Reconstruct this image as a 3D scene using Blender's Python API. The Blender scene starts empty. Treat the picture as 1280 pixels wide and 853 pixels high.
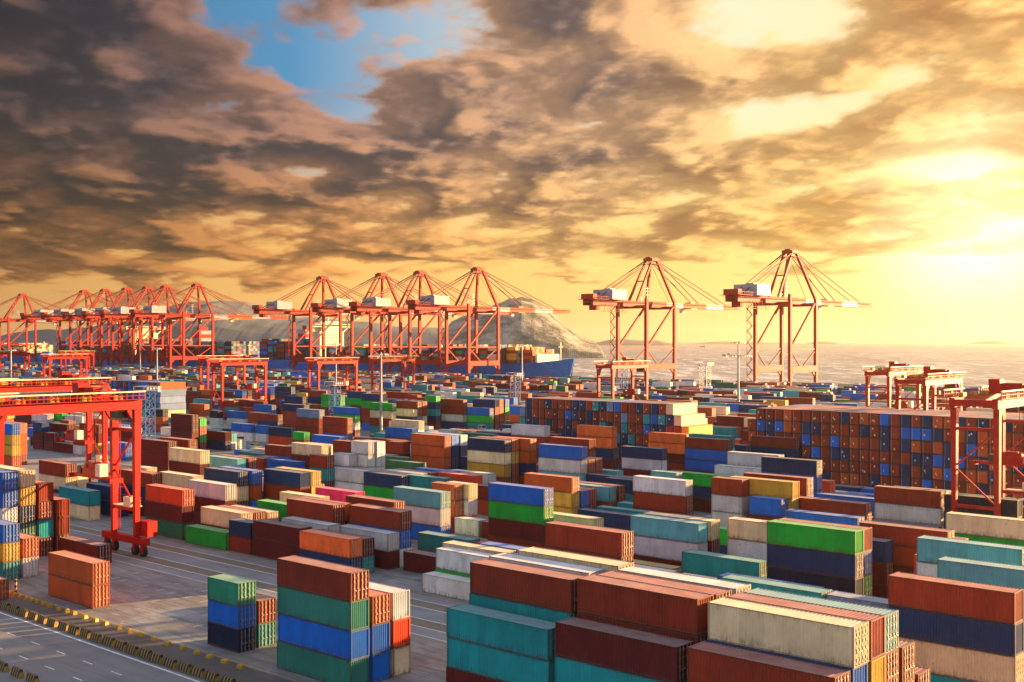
import bpy, math, random
from mathutils import Vector
C = bpy.context.scene.collection
R = math.radians
YAW = R(41.5)
# ---------------------------------------------------------------- camera
cd = bpy.data.cameras.new('camera'); cam = bpy.data.objects.new('camera', cd); C.objects.link(cam)
cam.location = (0, 0, 35.5); cam.rotation_euler = (R(90), 0, YAW - R(90))
cd.sensor_width = 36; cd.lens = 1430 / 1280 * 36; cd.shift_y = -1 / 1280
cd.clip_start = 1; cd.clip_end = 90000
sc = bpy.context.scene; sc.camera = cam
sc.view_settings.view_transform = 'Standard'; sc.view_settings.look = 'None'
sc.view_settings.exposure = 2.35; sc.view_settings.gamma = 1
sc.view_settings.use_curve_mapping = False
SUN_AZ = YAW - R(63); SUN_EL = R(8.5)
# ---------------------------------------------------------------- node helpers
class NT:
    def __init__(s, tree): s.t = tree; s.n = tree.nodes; s.l = tree.links
    def new(s, kind, **kw):
        n = s.n.new(kind)
        for k, v in kw.items(): setattr(n, k, v)
        return n
    def put(s, sock, v):
        if hasattr(v, 'is_output'): s.l.new(v, sock)
        elif isinstance(v, (tuple, list)) and len(v) == 3 and sock.type == 'RGBA': sock.default_value = (*v, 1)
        else: sock.default_value = v
    def math(s, op, a, b=0.0, clamp=False, c=None):
        n = s.new('ShaderNodeMath', operation=op, use_clamp=clamp); s.put(n.inputs[0], a); s.put(n.inputs[1], b)
        if c is not None: s.put(n.inputs[2], c)
        return n.outputs[0]
    def vmath(s, op, a, b=None, out=0):
        n = s.new('ShaderNodeVectorMath', operation=op); s.put(n.inputs[0], a)
        if b is not None:
            s.put(n.inputs[3 if op == 'SCALE' else 1], b)
        return n.outputs[out]
    def dot(s, a, b): return s.vmath('DOT_PRODUCT', a, b, 1)
    def mix(s, f, a, b, mode='MIX'):
        n = s.new('ShaderNodeMix', data_type='RGBA', blend_type=mode, clamp_factor=True)
        s.put(n.inputs[0], f); s.put(n.inputs[6], a); s.put(n.inputs[7], b); return n.outputs[2]
    def rng(s, v, a, b, c=0.0, d=1.0, smooth=False):
        n = s.new('ShaderNodeMapRange', interpolation_type='SMOOTHSTEP' if smooth else 'LINEAR')
        for i, q in enumerate((v, a, b, c, d)): s.put(n.inputs[i], q)
        return n.outputs[0]
    def noise(s, vec, scale, detail=4, rough=.5, dist=0.0):
        n = s.new('ShaderNodeTexNoise'); s.put(n.inputs['Vector'], vec)
        n.inputs['Scale'].default_value = scale; n.inputs['Detail'].default_value = detail
        n.inputs['Roughness'].default_value = rough; n.inputs['Distortion'].default_value = dist
        return n.outputs['Fac']
    def mapping(s, vec, sc_=(1, 1, 1), loc=(0, 0, 0), rot=(0, 0, 0)):
        n = s.new('ShaderNodeMapping'); s.put(n.inputs[0], vec); n.inputs['Scale'].default_value = sc_
        n.inputs['Location'].default_value = loc; n.inputs['Rotation'].default_value = rot; return n.outputs[0]
# ---------------------------------------------------------------- world: dramatic sunset cloud sky
w = bpy.data.worlds.new('World'); sc.world = w; w.use_nodes = True
T = NT(w.node_tree)
for n in list(T.n): T.n.remove(n)
out = T.new('ShaderNodeOutputWorld'); bg = T.new('ShaderNodeBackground'); T.l.new(bg.outputs[0], out.inputs[0])
tc = T.new('ShaderNodeTexCoord'); D = T.vmath('NORMALIZE', tc.outputs['Generated'])
sep = T.new('ShaderNodeSeparateXYZ'); T.l.new(D, sep.inputs[0]); Z = sep.outputs[2]
OPEN_SKY = (0.46, 0.53, 0.70)
def dirv(az, el):
    a = YAW - R(az); e = R(el); return (math.cos(a) * math.cos(e), math.sin(a) * math.cos(e), math.sin(e))
G = dirv(22, 5.4)
gd = T.dot(D, G); ang = T.math('ARCCOSINE', gd)                      # angle from the glow, radians
rt = T.dot(D, (math.sin(YAW), -math.cos(YAW), 0)); fw = T.dot(D, (math.cos(YAW), math.sin(YAW), 0))
az = T.math('ARCTAN2', rt, fw)                                       # azimuth, right positive
el = T.math('ARCSINE', Z)
glow = T.rng(ang, 0.36, 0.0, 0, 1, True); core = T.rng(ang, 0.15, 0.0, 0, 1, True)
SKYOFF = (5.2, 1.9, 0)
side = T.rng(az, -0.45, 0.42, 0, 1)                                  # 0 far left .. 1 right
def ramp(v, *stops):
    n = T.new('ShaderNodeValToRGB'); T.put(n.inputs[0], v); e = n.color_ramp.elements
    while len(e) < len(stops): e.new(0.5)
    for q, (p, c) in zip(e, stops): q.position = p; q.color = (*c, 1)
    return n.outputs[0]
hor = ramp(side, (0, (0.55, 0.27, 0.075)), (.35, (0.88, 0.50, 0.13)), (.7, (1.0, 0.70, 0.20)), (1, (1.05, 0.86, 0.32)))
top = ramp(side, (0, (0.05, 0.12, 0.20)), (.30, (0.06, 0.25, 0.46)), (.50, (0.48, 0.56, 0.60)), (.72, (0.95, 0.80, 0.55)), (1, (1.1, 0.72, 0.32)))
up = T.rng(el, 0.075, 0.22, 0, 1, True)
clear = T.mix(up, hor, top)
# clouds on a sheet overhead
den = T.math('ADD', T.math('MAXIMUM', Z, 0.0), 0.15)
cs = T.new('ShaderNodeCombineXYZ')
T.put(cs.inputs[0], T.math('DIVIDE', rt, den)); T.put(cs.inputs[1], T.math('DIVIDE', fw, den)); T.put(cs.inputs[2], 3.7)
P = T.mapping(cs.outputs[0], (1.0, 1.0, 1), SKYOFF, (0, 0, R(-14)))
def dens(p, det):
    a = T.noise(T.mapping(p, (1.0, .80, 1)), 3.7, det, .50, .12)
    b = T.noise(p, 0.62, 2, .5, .2)
    return T.math('ADD', T.math('MULTIPLY', a, .64), T.math('MULTIPLY', b, .36))
d1 = dens(P, 8); d2 = dens(T.vmath('ADD', P, (0.10, -0.12, 0.0)), 4); wisp = T.noise(T.mapping(P, (1.0, .62, 1)), 6.0, 7, .55, .2)
wisp2 = T.noise(T.mapping(T.vmath('ADD', P, (0.022, -0.030, 0.0)), (1.0, .62, 1)), 6.0, 7, .55, .2)
d3 = dens(T.vmath('ADD', P, (0.035, -0.045, 0.0)), 8)
cover = T.rng(el, 0.022, 0.085, 0.60, 0.408, True)                   # threshold falls with height: more cloud above
cover = T.math('ADD', cover, T.math('MULTIPLY', T.rng(side, .45, .8, 0, 1, True), 0.004))
cover = T.math('SUBTRACT', cover, T.math('MULTIPLY', T.rng(side, .50, 0.0, 0, 1, True), 0.065))
hole = T.math('MULTIPLY', T.rng(el, 0.19, 0.28, 0, 1, True), T.rng(T.math('ABSOLUTE', T.math('SUBTRACT', az, -0.20)), 0.24, 0.0, 0, 1, True))
cover = T.math('ADD', cover, T.math('MULTIPLY', hole, 0.19))
cl = T.math('ADD', T.math('SUBTRACT', d1, cover), T.math('MULTIPLY', T.math('SUBTRACT', wisp, .5), .11))
alpha = T.rng(cl, -0.02, 0.055, 0, 1, True)
relief = T.rng(T.math('ADD', T.math('SUBTRACT', d1, d3), T.math('MULTIPLY', T.math('SUBTRACT', wisp, wisp2), .20)), -0.035, 0.060, 0, 1)
thick = T.rng(cl, 0.0, 0.17, 0, 1)
lit = T.rng(T.math('SUBTRACT', d1, d2), -0.02, 0.11, 0, 1, True)
lo = T.rng(el, .20, .06, 0, 1, True)
darkhi = ramp(side, (0, (0.012, 0.010, 0.016)), (.35, (0.050, 0.046, 0.064)), (.6, (0.150, 0.100, 0.095)), (.8, (0.38, 0.15, 0.040)), (1, (0.56, 0.22, 0.050)))
darklo = ramp(side, (0, (0.008, 0.005, 0.004)), (.30, (0.050, 0.025, 0.013)), (.6, (0.27, 0.115, 0.042)), (.8, (0.62, 0.27, 0.055)), (1, (0.86, 0.46, 0.08)))
brhi = ramp(side, (0, (0.15, 0.070, 0.050)), (.35, (0.52, 0.25, 0.15)), (.6, (0.98, 0.52, 0.22)), (.8, (1.0, 0.66, 0.26)), (1, (1.15, 0.74, 0.26)))
brlo = ramp(side, (0, (0.30, 0.11, 0.03)), (.35, (0.95, 0.38, 0.09)), (.6, (1.15, 0.68, 0.20)), (.8, (1.0, 0.70, 0.20)), (1, (1.0, 0.82, 0.28)))
dark = T.mix(lo, darkhi, darklo); bright = T.mix(lo, brhi, brlo)
mid_ = T.mix(.38, dark, bright)
cc = T.mix(T.rng(thick, .0, .42, 0, 1, True), bright, mid_); cc = T.mix(T.rng(thick, .30, .95, 0, 1, True), cc, dark)
cc = T.mix(T.math('MULTIPLY', T.math('MULTIPLY', lit, lit), .50), cc, bright)
cc = T.mix(T.math('MULTIPLY', T.math('POWER', relief, 2.0), T.rng(side, 0, .7, .20, .42)), cc, bright)
cc = T.vmath('SCALE', cc, T.rng(relief, .10, .80, .66, 1.20))
sky = T.mix(alpha, clear, cc)
sky = T.mix(T.math('MULTIPLY', glow, .10), sky, (1.15, 0.80, 0.20))
sky = T.mix(T.math('MULTIPLY', T.math('MULTIPLY', core, core), T.rng(T.math('MULTIPLY', thick, alpha), 0, .8, 1.0, .35)), sky, (1.9, 1.75, 1.0))
sky = T.mix(T.math('MULTIPLY', T.rng(el, .05, .0, 0, 1, True), .35), sky, T.mix(side, (.60, .36, .14), (1.1, .78, .38)))
sky = T.mix(T.rng(el, 0.0, -0.02, 0, 1), sky, (0.35, 0.25, 0.2))
# the rest of the sky dome, overhead and behind the viewer: pale and open
over = T.rng(el, .34, .75, 0, 1, True); behind = T.rng(T.math('ABSOLUTE', az), .75, 1.5, 0, 1, True)
sky = T.mix(T.math('MAXIMUM', over, behind), sky, OPEN_SKY)
ni = T.new('ShaderNodeTexSky', sky_type='NISHITA', sun_disc=False)
ni.sun_elevation = SUN_EL; ni.sun_rotation = R(90) - SUN_AZ; ni.altitude = 30; ni.dust_density = 3
fin = T.mix(1.0, T.vmath('SCALE', sky, 3.7), T.vmath('SCALE', ni.outputs[0], .035), 'ADD')   # scaled so that the exposure gives the listed colours
T.put(bg.inputs[0], fin); bg.inputs[1].default_value = 0.06
w.cycles.sampling_method = 'MANUAL'; w.cycles.sample_map_resolution = 1024
# ---------------------------------------------------------------- sun
sd = bpy.data.lights.new('sun', 'SUN'); sd.energy = 5.0; sd.angle = R(0.6); sd.color = (1.0, 0.60, 0.26)
so = bpy.data.objects.new('sun', sd); C.objects.link(so)
sv = Vector((math.cos(SUN_AZ) * math.cos(SUN_EL), math.sin(SUN_AZ) * math.cos(SUN_EL), math.sin(SUN_EL)))
so.rotation_euler = sv.to_track_quat('Z', 'Y').to_euler(); so.location = (300, -100, 200)
# x, y, z, length class, tier height, paint index, label : the containers that show largest
CONT = [
(77.7, 36, 11.94, 40, 2.98, 13, 'cream long container on top of blue one'),
(75, 49.29, 8.76, 40, 2.92, 3, 'dark maroon long container on top of teal one, in front of rust capped stack'),
(78, 49.3, 11.92, 40, 2.98, 0, 'rust red long container on top of rust one, behind maroon capped stack'),
(110.77, 35.48, 9, 40, 3, 0, 'rust red long container topmost, over navy and cream and teal'),
(75, 36.11, 8.91, 40, 2.97, 0, 'rust red long container, right of maroon capped stack'),
(75, 62.23, 8.15, 40, 2.72, 7, 'teal long container topmost, over teal and maroon'),
(78, 62.17, 11.72, 40, 2.93, 0, 'rust red long container on top of teal one'),
(110.77, 35.48, 6, 40, 3, 5, 'navy long container between rust above and cream below'),
(110.77, 35.48, 3, 40, 3, 13, 'cream long container between navy above and teal below'),
(76, 89.02, 8.93, 40, 2.98, 0, 'rust red long container topmost, over sage and blue and sage'),
(75, 62.23, 5.43, 40, 2.72, 7, 'teal long container between teal above and maroon below'),
(76, 89.02, 5.96, 40, 2.98, 8, 'sage green long container between rust above and blue below'),
(76, 89.02, 2.98, 40, 2.98, 4, 'blue long container between sage above and sage below'),
(134, 61.94, 8.92, 40, 2.97, 11, 'bright green long container topmost, over navy and black'),
(113.5, 82.55, 8.98, 40, 2.99, 0, 'rust red long container on top of rust one, fourth from left of such'),
(76, 89.02, 0, 40, 2.98, 8, 'sage green long container under rust and sage and blue'),
(134, 61.94, 5.94, 40, 2.97, 5, 'navy long container between green above and black below'),
(136, 42.84, 8.77, 40, 2.92, 10, 'pale aqua long container on top of white one'),
(124, 35.62, 8.76, 40, 2.92, 10, 'pale aqua long container with nothing visible under it, rightmost of such'),
(80.6, 36, 11.89, 40, 2.97, 0, 'rust red long container on top of yellow one'),
(135.5, 75.99, 3, 40, 3, 7, 'teal long container with nothing visible under it, fifth from left of such'),
(142.5, 89.83, 5.89, 40, 2.95, 10, 'pale aqua long container topmost, over white and maroon'),
(76.5, 141.71, 3, 40, 3, 2, 'orange long container on top of orange one'),
(176.6, 54.63, 5.91, 40, 2.96, 13, 'cream long container on top of green one'),
(83.5, 36.16, 11.75, 40, 2.94, 10, 'pale aqua long container on top of rust one, behind rust capped stack'),
(198, 63.09, 5.92, 40, 2.96, 6, 'black navy long container on top of black one'),
(112.02, 131.43, 2.86, 40, 2.86, 18, 'vivid orange long container on top of navy one'),
(75, 49.29, 5.84, 40, 2.92, 7, 'teal long container under maroon, in front of rust capped stack'),
(76.5, 141.71, 0, 40, 3, 2, 'orange long container under orange'),
(76.6, 109.18, 5.27, 20, 2.64, 9, 'emerald green short container topmost, over blue and black'),
(141, 117.9, 8.72, 40, 2.91, 4, 'blue long container topmost, over green and maroon and rust'),
(122.26, 131.49, 5.77, 40, 2.88, 0, 'rust red long container topmost, over blue and white'),
(200, 76.54, 5.97, 40, 2.99, 0, 'rust red long container topmost, over white and white'),
(174.67, 91.81, 8.78, 40, 2.93, 15, 'mustard yellow long container topmost, over yellow and rust'),
(150, 56.61, 7.8, 40, 2.6, 0, 'rust red long container topmost, over rust and maroon, rightmost of such'),
(134, 61.94, 2.97, 40, 2.97, 6, 'black navy long container under green and navy'),
(84.3, 61.64, 12, 40, 3, 13, 'cream long container, behind white capped stack, left of white capped stack'),
(200, 76.54, 2.99, 40, 2.99, 14, 'white long container between rust above and white below'),
(119.7, 144.62, 5.84, 40, 2.92, 0, 'rust red long container, in front of orange capped stack'),
(141, 117.9, 5.81, 40, 2.91, 11, 'bright green long container between blue above and maroon below'),
(142.5, 89.83, 2.95, 40, 2.95, 14, 'white long container between aqua above and maroon below'),
(78, 62.17, 8.79, 40, 2.93, 7, 'teal long container under rust'),
(76.6, 109.18, 0, 20, 2.64, 6, 'black navy short container under emerald and blue'),
(76.6, 109.18, 2.64, 20, 2.64, 4, 'blue short container between emerald above and black below'),
(112.5, 104.27, 0, 40, 2.6, 14, 'white long container, in front of white capped stack, leftmost of such'),
(84, 49.33, 11.81, 40, 2.95, 14, 'white long container, right of cream capped stack'),
(177.23, 80.2, 5.94, 40, 2.97, 0, 'rust red long container with nothing visible under it, tenth from left of such'),
(141, 141.28, 5.99, 40, 3, 10, 'pale aqua long container topmost, over white and blue'),
(183.22, 118.34, 6, 40, 3, 14, 'white long container topmost, over rust and rust'),
(113, 144.67, 2.91, 40, 2.91, 3, 'dark maroon long container on top of maroon one'),
(141, 117.9, 2.91, 40, 2.91, 3, 'dark maroon long container between green above and rust below'),
(208, 104.14, 8.87, 40, 2.96, 5, 'navy long container topmost, over blue and blue'),
(81.3, 62.74, 11.75, 40, 2.94, 14, 'white long container, in front of cream capped stack'),
(115.5, 104.56, 2.86, 40, 2.86, 14, 'white long container on top of green one'),
(112.6, 55.73, 5.81, 40, 2.91, 7, 'teal long container, in front of blue capped stack'),
(183.22, 118.34, 3, 40, 3, 0, 'rust red long container between white above and rust below'),
(81, 49.44, 11.81, 40, 2.95, 0, 'rust red long container, in front of white capped stack'),
(113.2, 178.21, 5.94, 40, 2.97, 1, 'bright orange red long container topmost, over maroon and dark green'),
(112.5, 163.91, 0, 40, 3, 11, 'bright green long container, left of navy capped stack'),
(149.6, 77.17, 5.93, 40, 2.96, 13, 'cream long container on top of white one'),
(92, 168.88, 0, 40, 3, 3, 'dark maroon long container, by the barriers'),
(119.7, 131.52, 2.78, 40, 2.78, 14, 'white long container on top of maroon one'),
(122.4, 178.51, 5.96, 40, 2.98, 14, 'white long container topmost, over maroon and maroon'),
(173.4, 137.96, 5.93, 40, 2.97, 2, 'orange long container topmost, over yellow and yellow'),
(82, 89.23, 5.91, 40, 2.95, 14, 'white long container topmost, over vermilion and cream'),
(113.2, 178.21, 2.97, 40, 2.97, 3, 'dark maroon long container between vermilion above and dark green below'),
(115.6, 164.05, 2.97, 40, 2.97, 13, 'cream long container on top of maroon one, in front of rust capped stack'),
(143, 182.84, 5.99, 40, 3, 5, 'navy long container on top of rust one'),
(172.11, 92.49, 6, 20, 3, 4, 'blue short container on top of maroon one'),
(164, 75.37, 5.77, 40, 2.88, 4, 'blue long container with nothing visible under it, sixth from left of such'),
(198.5, 155.41, 9, 40, 3, 4, 'blue long container topmost, over white and aqua'),
(79, 89.13, 6, 40, 3, 2, 'orange long container topmost, over blue and blue'),
(121.03, 117.28, 0, 40, 3, 3, 'dark maroon long container, right of white capped stack'),
(141, 141.28, 3, 40, 3, 14, 'white long container between aqua above and blue below'),
(78, 49.3, 8.94, 40, 2.98, 0, 'rust red long container under rust, behind maroon capped stack'),
(134.6, 128.16, 0, 40, 3, 7, 'teal long container, left of orange capped stack'),
(113, 144.67, 0, 40, 2.91, 3, 'dark maroon long container under maroon'),
(113.2, 178.21, 0, 40, 2.97, 12, 'dark green long container under vermilion and maroon'),
(113, 210.72, 2.93, 40, 2.93, 7, 'teal long container on top of cream one'),
(198.5, 155.41, 6, 40, 3, 14, 'white long container between blue above and aqua below'),
(86.4, 36.07, 8.77, 40, 2.92, 0, 'rust red long container, in front of rust capped stack'),
(136, 193.82, 6, 40, 3, 5, 'navy long container topmost, over cream and maroon'),
(149.6, 77.17, 2.96, 40, 2.96, 14, 'white long container under cream'),
(173.4, 124.41, 0, 40, 2.99, 5, 'navy long container, right of orange capped stack'),
(79, 89.13, 3, 40, 3, 4, 'blue long container between orange above and blue below'),
(79, 89.13, 0, 40, 3, 4, 'blue long container under orange and blue'),
(140, 213.49, 8.75, 40, 2.92, 13, 'cream long container on top of maroon one, near the blue lattice mast'),
(123.47, 205.57, 5.89, 40, 2.95, 0, 'rust red long container topmost, over navy and maroon'),
(170.47, 183.07, 3, 40, 3, 5, 'navy long container on top of green one'),
(201.6, 180.74, 8.86, 40, 2.95, 5, 'navy long container topmost, over cream and yellow and rust'),
(113.33, 43.42, 5.67, 40, 2.83, 17, 'slate blue long container with nothing visible under it'),
(121, 235.57, 5.87, 40, 2.94, 0, 'rust red long container on top of cream one'),
(237, 160.16, 5.71, 40, 2.86, 5, 'navy long container topmost, over white and maroon'),
(246, 147.03, 8.23, 40, 2.74, 0, 'rust red long container topmost, over blue and blue and maroon'),
(82, 89.23, 2.95, 40, 2.95, 1, 'bright orange red long container between white above and cream below'),
(79.5, 109.31, 2.71, 20, 2.71, 0, 'rust red short container on top of teal one'),
(82, 89.23, 0, 40, 2.95, 13, 'cream long container under white and vermilion'),
(262, 136.99, 8.17, 40, 2.72, 0, 'rust red long container on top of navy one, near the double-arm light pole'),
(179.79, 91.84, 8.95, 40, 2.98, 0, 'rust red long container with nothing visible under it, eighth from left of such'),
(214, 115.56, 8.77, 40, 2.92, 14, 'white long container, behind white capped stack'),
(201.6, 180.74, 5.91, 40, 2.95, 13, 'cream long container between navy above and yellow below'),
(127.47, 138.56, 6, 40, 3, 0, 'rust red long container on top of rust one, leftmost of such'),
(146, 63.19, 5.9, 20, 2.95, 5, 'navy short container topmost, over maroon and maroon'),
(77.7, 36, 8.95, 40, 2.98, 4, 'blue long container under cream'),
(150.3, 140.97, 0, 20, 3, 14, 'white short container, right of orange capped stack'),
(171.51, 196.5, 2.94, 40, 2.94, 14, 'white long container on top of white one'),
(145.4, 89.53, 5.93, 40, 2.97, 13, 'cream long container on top of maroon one, behind aqua capped stack'),
(237, 160.16, 2.86, 40, 2.86, 14, 'white long container between navy above and maroon below'),
(126.03, 194.8, 5.96, 40, 2.98, 13, 'cream long container, near the red yard gantry at left, rightmost of such'),
(205, 204.13, 8.52, 40, 2.84, 2, 'orange long container topmost, over orange and orange'),
(250, 185.02, 9, 40, 3, 18, 'vivid orange long container topmost, over orange and navy and maroon'),
(246, 147.03, 5.49, 40, 2.74, 4, 'blue long container between rust above and blue below'),
(79.5, 109.31, 0, 20, 2.71, 7, 'teal short container under rust'),
(112.02, 131.43, 0, 40, 2.86, 5, 'navy long container under orange'),
(113, 210.72, 0, 40, 2.93, 13, 'cream long container under teal'),
(113, 157.68, 2.63, 20, 2.63, 5, 'navy short container on top of rust one'),
(146.72, 236.93, 8.89, 40, 2.96, 3, 'dark maroon long container topmost, over maroon and maroon, in front of cream capped stack'),
(240, 200.48, 9, 40, 3, 14, 'white long container on top of rust one'),
(150.4, 114.77, 3, 40, 3, 13, 'cream long container, right of maroon capped stack'),
(137, 62.15, 8.8, 40, 2.93, 0, 'rust red long container topmost, over blue and green'),
(79.5, 167.7, 2.96, 40, 2.96, 2, 'orange long container on top of white one'),
(205, 204.13, 5.68, 40, 2.84, 2, 'orange long container between orange above and orange below'),
(119.7, 131.52, 0, 40, 2.78, 3, 'dark maroon long container under white'),
(76.5, 167.56, 5.54, 40, 2.77, 4, 'blue long container topmost, over yellow and teal'),
(173.02, 172.17, 3, 40, 3, 7, 'teal long container with nothing visible under it, leftmost of such'),
(83.5, 36.16, 8.82, 40, 2.94, 0, 'rust red long container under aqua'),
(146, 63.19, 2.95, 20, 2.95, 3, 'dark maroon short container between navy above and maroon below'),
(75, 62.23, 2.72, 40, 2.72, 3, 'dark maroon long container under teal and teal'),
(119, 210.74, 3, 40, 3, 5, 'navy long container on top of navy one'),
(201.6, 180.74, 2.95, 40, 2.95, 15, 'mustard yellow long container between cream above and rust below'),
(184.5, 227.46, 5.97, 40, 2.98, 13, 'cream long container on top of maroon one, in front of cream capped stack'),
(146, 169.81, 3, 40, 3, 16, 'pink long container with nothing visible under it'),
(86, 182.3, 11.49, 40, 2.87, 13, 'cream long container topmost, over yellow and navy and dark green'),
(117.14, 142.63, 3, 40, 3, 14, 'white long container, in front of rust capped stack'),
(174.67, 91.81, 5.85, 40, 2.93, 15, 'mustard yellow long container between yellow above and rust below'),
(256, 165.21, 8.05, 40, 2.68, 18, 'vivid orange long container topmost, over orange and maroon and rust'),
(121.5, 101.52, 3, 40, 3, 4, 'blue long container, behind cream capped stack'),
(215, 165.71, 9, 40, 3, 0, 'rust red long container on top of rust one, before the shorter wall of doors'),
(150, 56.61, 5.2, 40, 2.6, 0, 'rust red long container between rust above and maroon below, rightmost of such'),
(184.5, 137.18, 3, 40, 3, 10, 'pale aqua long container on top of rust one, left of teal capped stack'),
(173.4, 137.96, 2.97, 40, 2.97, 15, 'mustard yellow long container between orange above and yellow below'),
(113, 157.68, 0, 20, 2.63, 0, 'rust red short container under navy'),
(203, 120.97, 5.24, 40, 2.62, 11, 'bright green long container topmost, over navy and maroon'),
(211, 116.98, 5.97, 40, 2.99, 14, 'white long container, in front of white capped stack, near the double-arm light pole'),
(150.3, 147.15, 5.96, 20, 2.98, 2, 'orange short container topmost, over orange and maroon'),
(123.47, 205.57, 2.95, 40, 2.95, 5, 'navy long container between rust above and maroon below'),
(123.47, 205.57, 0, 40, 2.95, 3, 'dark maroon long container under rust and navy'),
(79.5, 167.7, 0, 40, 2.96, 14, 'white long container under orange'),
(89, 182.19, 9, 40, 3, 0, 'rust red long container topmost, over rust and teal and maroon'),
(143, 182.84, 3, 40, 3, 0, 'rust red long container under navy'),
(76.5, 167.56, 2.77, 40, 2.77, 15, 'mustard yellow long container between blue above and teal below'),
(140, 213.49, 5.83, 40, 2.92, 3, 'dark maroon long container under cream'),
(80.6, 36, 8.91, 40, 2.97, 15, 'mustard yellow long container under rust'),
(150.3, 214.86, 6, 40, 3, 10, 'pale aqua long container, in front of rust capped stack'),
(146.72, 236.93, 5.93, 40, 2.96, 3, 'dark maroon long container between maroon above and maroon below, in front of cream capped stack'),
(246, 147.03, 2.74, 40, 2.74, 4, 'blue long container between blue above and maroon below'),
(204, 89.95, 3, 40, 3, 4, 'blue long container with nothing visible under it, rightmost of such'),
(83, 182.05, 11.49, 40, 2.87, 4, 'blue long container topmost, over blue and white'),
(205, 204.13, 2.84, 40, 2.84, 2, 'orange long container under orange and orange'),
(127, 163.19, 3, 40, 3, 11, 'bright green long container with nothing visible under it, rightmost of such'),
(180.7, 170.65, 3, 40, 3, 1, 'bright orange red long container with nothing visible under it'),
(76.5, 167.56, 0, 40, 2.77, 7, 'teal long container under blue and yellow'),
(176.63, 200.85, 8.9, 20, 2.97, 14, 'white short container topmost, over white and white'),
(168.95, 206.6, 5.9, 20, 2.95, 0, 'rust red short container topmost, over teal and maroon'),
(89, 182.19, 6, 40, 3, 0, 'rust red long container between rust above and teal below'),
(176.6, 54.63, 2.96, 40, 2.96, 11, 'bright green long container under cream'),
(191, 198.74, 3, 40, 3, 12, 'dark green long container with nothing visible under it'),
(171.98, 99.82, 8.78, 20, 2.93, 0, 'rust red short container topmost, over white and white'),
(114.58, 131.59, 2.69, 40, 2.69, 3, 'dark maroon long container on top of teal one, behind orange capped stack'),
(89, 182.19, 3, 40, 3, 7, 'teal long container between rust above and maroon below'),
(92, 182.49, 6, 40, 3, 0, 'rust red long container topmost, over rust and maroon, behind rust capped stack'),
(262, 136.99, 5.45, 40, 2.72, 5, 'navy long container under rust'),
(141, 141.28, 0, 40, 3, 4, 'blue long container under aqua and white'),
(121, 235.57, 2.94, 40, 2.94, 13, 'cream long container under rust'),
(173, 222.47, 3, 40, 3, 4, 'blue long container, right of rust capped stack'),
(176.63, 200.85, 5.93, 20, 2.97, 14, 'white short container between white above and white below'),
(83, 182.05, 8.61, 40, 2.87, 4, 'blue long container between blue above and white below'),
(141, 117.9, 0, 40, 2.91, 0, 'rust red long container under blue and green and maroon'),
(86, 182.3, 8.62, 40, 2.87, 15, 'mustard yellow long container between cream above and navy below'),
(119, 210.74, 0, 40, 3, 5, 'navy long container under navy'),
(86, 182.3, 5.75, 40, 2.87, 5, 'navy long container between yellow above and dark green below'),
(238, 250.55, 5.88, 40, 2.94, 4, 'blue long container on top of rust one'),
(170.47, 183.07, 0, 40, 3, 11, 'bright green long container under navy'),
(171.98, 99.82, 5.85, 20, 2.93, 14, 'white short container between rust above and white below'),
(122.4, 178.51, 2.98, 40, 2.98, 3, 'dark maroon long container between white above and maroon below'),
(122.26, 131.49, 2.88, 40, 2.88, 4, 'blue long container between rust above and white below'),
(139, 193.36, 6, 40, 3, 4, 'blue long container topmost, over orange and blue'),
(92, 182.49, 3, 40, 3, 0, 'rust red long container between rust above and maroon below, behind rust capped stack'),
(207.5, 177.87, 8.92, 40, 2.97, 2, 'orange long container topmost, over orange and navy and rust'),
(153, 146.08, 5.9, 20, 2.95, 13, 'cream short container on top of white one'),
(204, 315.67, 8.91, 40, 2.97, 3, 'dark maroon long container topmost, over maroon and maroon, rightmost of such'),
(238, 280.69, 8.09, 40, 2.7, 0, 'rust red long container topmost, over rust and blue'),
(203.72, 217.8, 6, 20, 3, 0, 'rust red short container on top of maroon one'),
(314.75, 179.68, 8.7, 40, 2.9, 3, 'dark maroon long container on top of rust one, near the double-arm light pole'),
(250, 185.02, 6, 40, 3, 18, 'vivid orange long container between orange above and navy below'),
(256, 165.21, 5.37, 40, 2.68, 18, 'vivid orange long container between orange above and maroon below'),
(137, 169.51, 3, 40, 3, 13, 'cream long container with nothing visible under it, fourth from left of such'),
(243, 253.16, 8.13, 40, 2.71, 13, 'cream long container, near the tall light pole'),
(146, 183.1, 6, 40, 3, 15, 'mustard yellow long container on top of yellow one'),
(197.72, 136.36, 2.98, 40, 2.98, 5, 'navy long container on top of teal one'),
(204, 315.67, 5.94, 40, 2.97, 3, 'dark maroon long container between maroon above and maroon below, near the blue lattice mast'),
(136, 42.84, 5.85, 40, 2.92, 14, 'white long container under aqua'),
(214, 312.23, 3, 40, 3, 3, 'dark maroon long container on top of navy one, in front of teal capped stack'),
(184.85, 338.64, 5.8, 40, 2.9, 0, 'rust red long container topmost, over rust and yellow'),
(185.82, 171.24, 3, 40, 3, 14, 'white long container, behind blue capped stack'),
(198, 257.19, 2.9, 40, 2.9, 0, 'rust red long container on top of blue one'),
(246, 304.59, 9, 40, 3, 17, 'slate blue long container topmost, over rust and rust'),
(238, 280.69, 5.4, 40, 2.7, 0, 'rust red long container between rust above and blue below'),
(238, 309.75, 3, 40, 3, 5, 'navy long container on top of vermilion one'),
(152.5, 237.46, 8.89, 40, 2.96, 0, 'rust red long container, near the blue lattice mast'),
(113.5, 82.55, 5.99, 40, 2.99, 0, 'rust red long container under rust, leftmost of such'),
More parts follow.
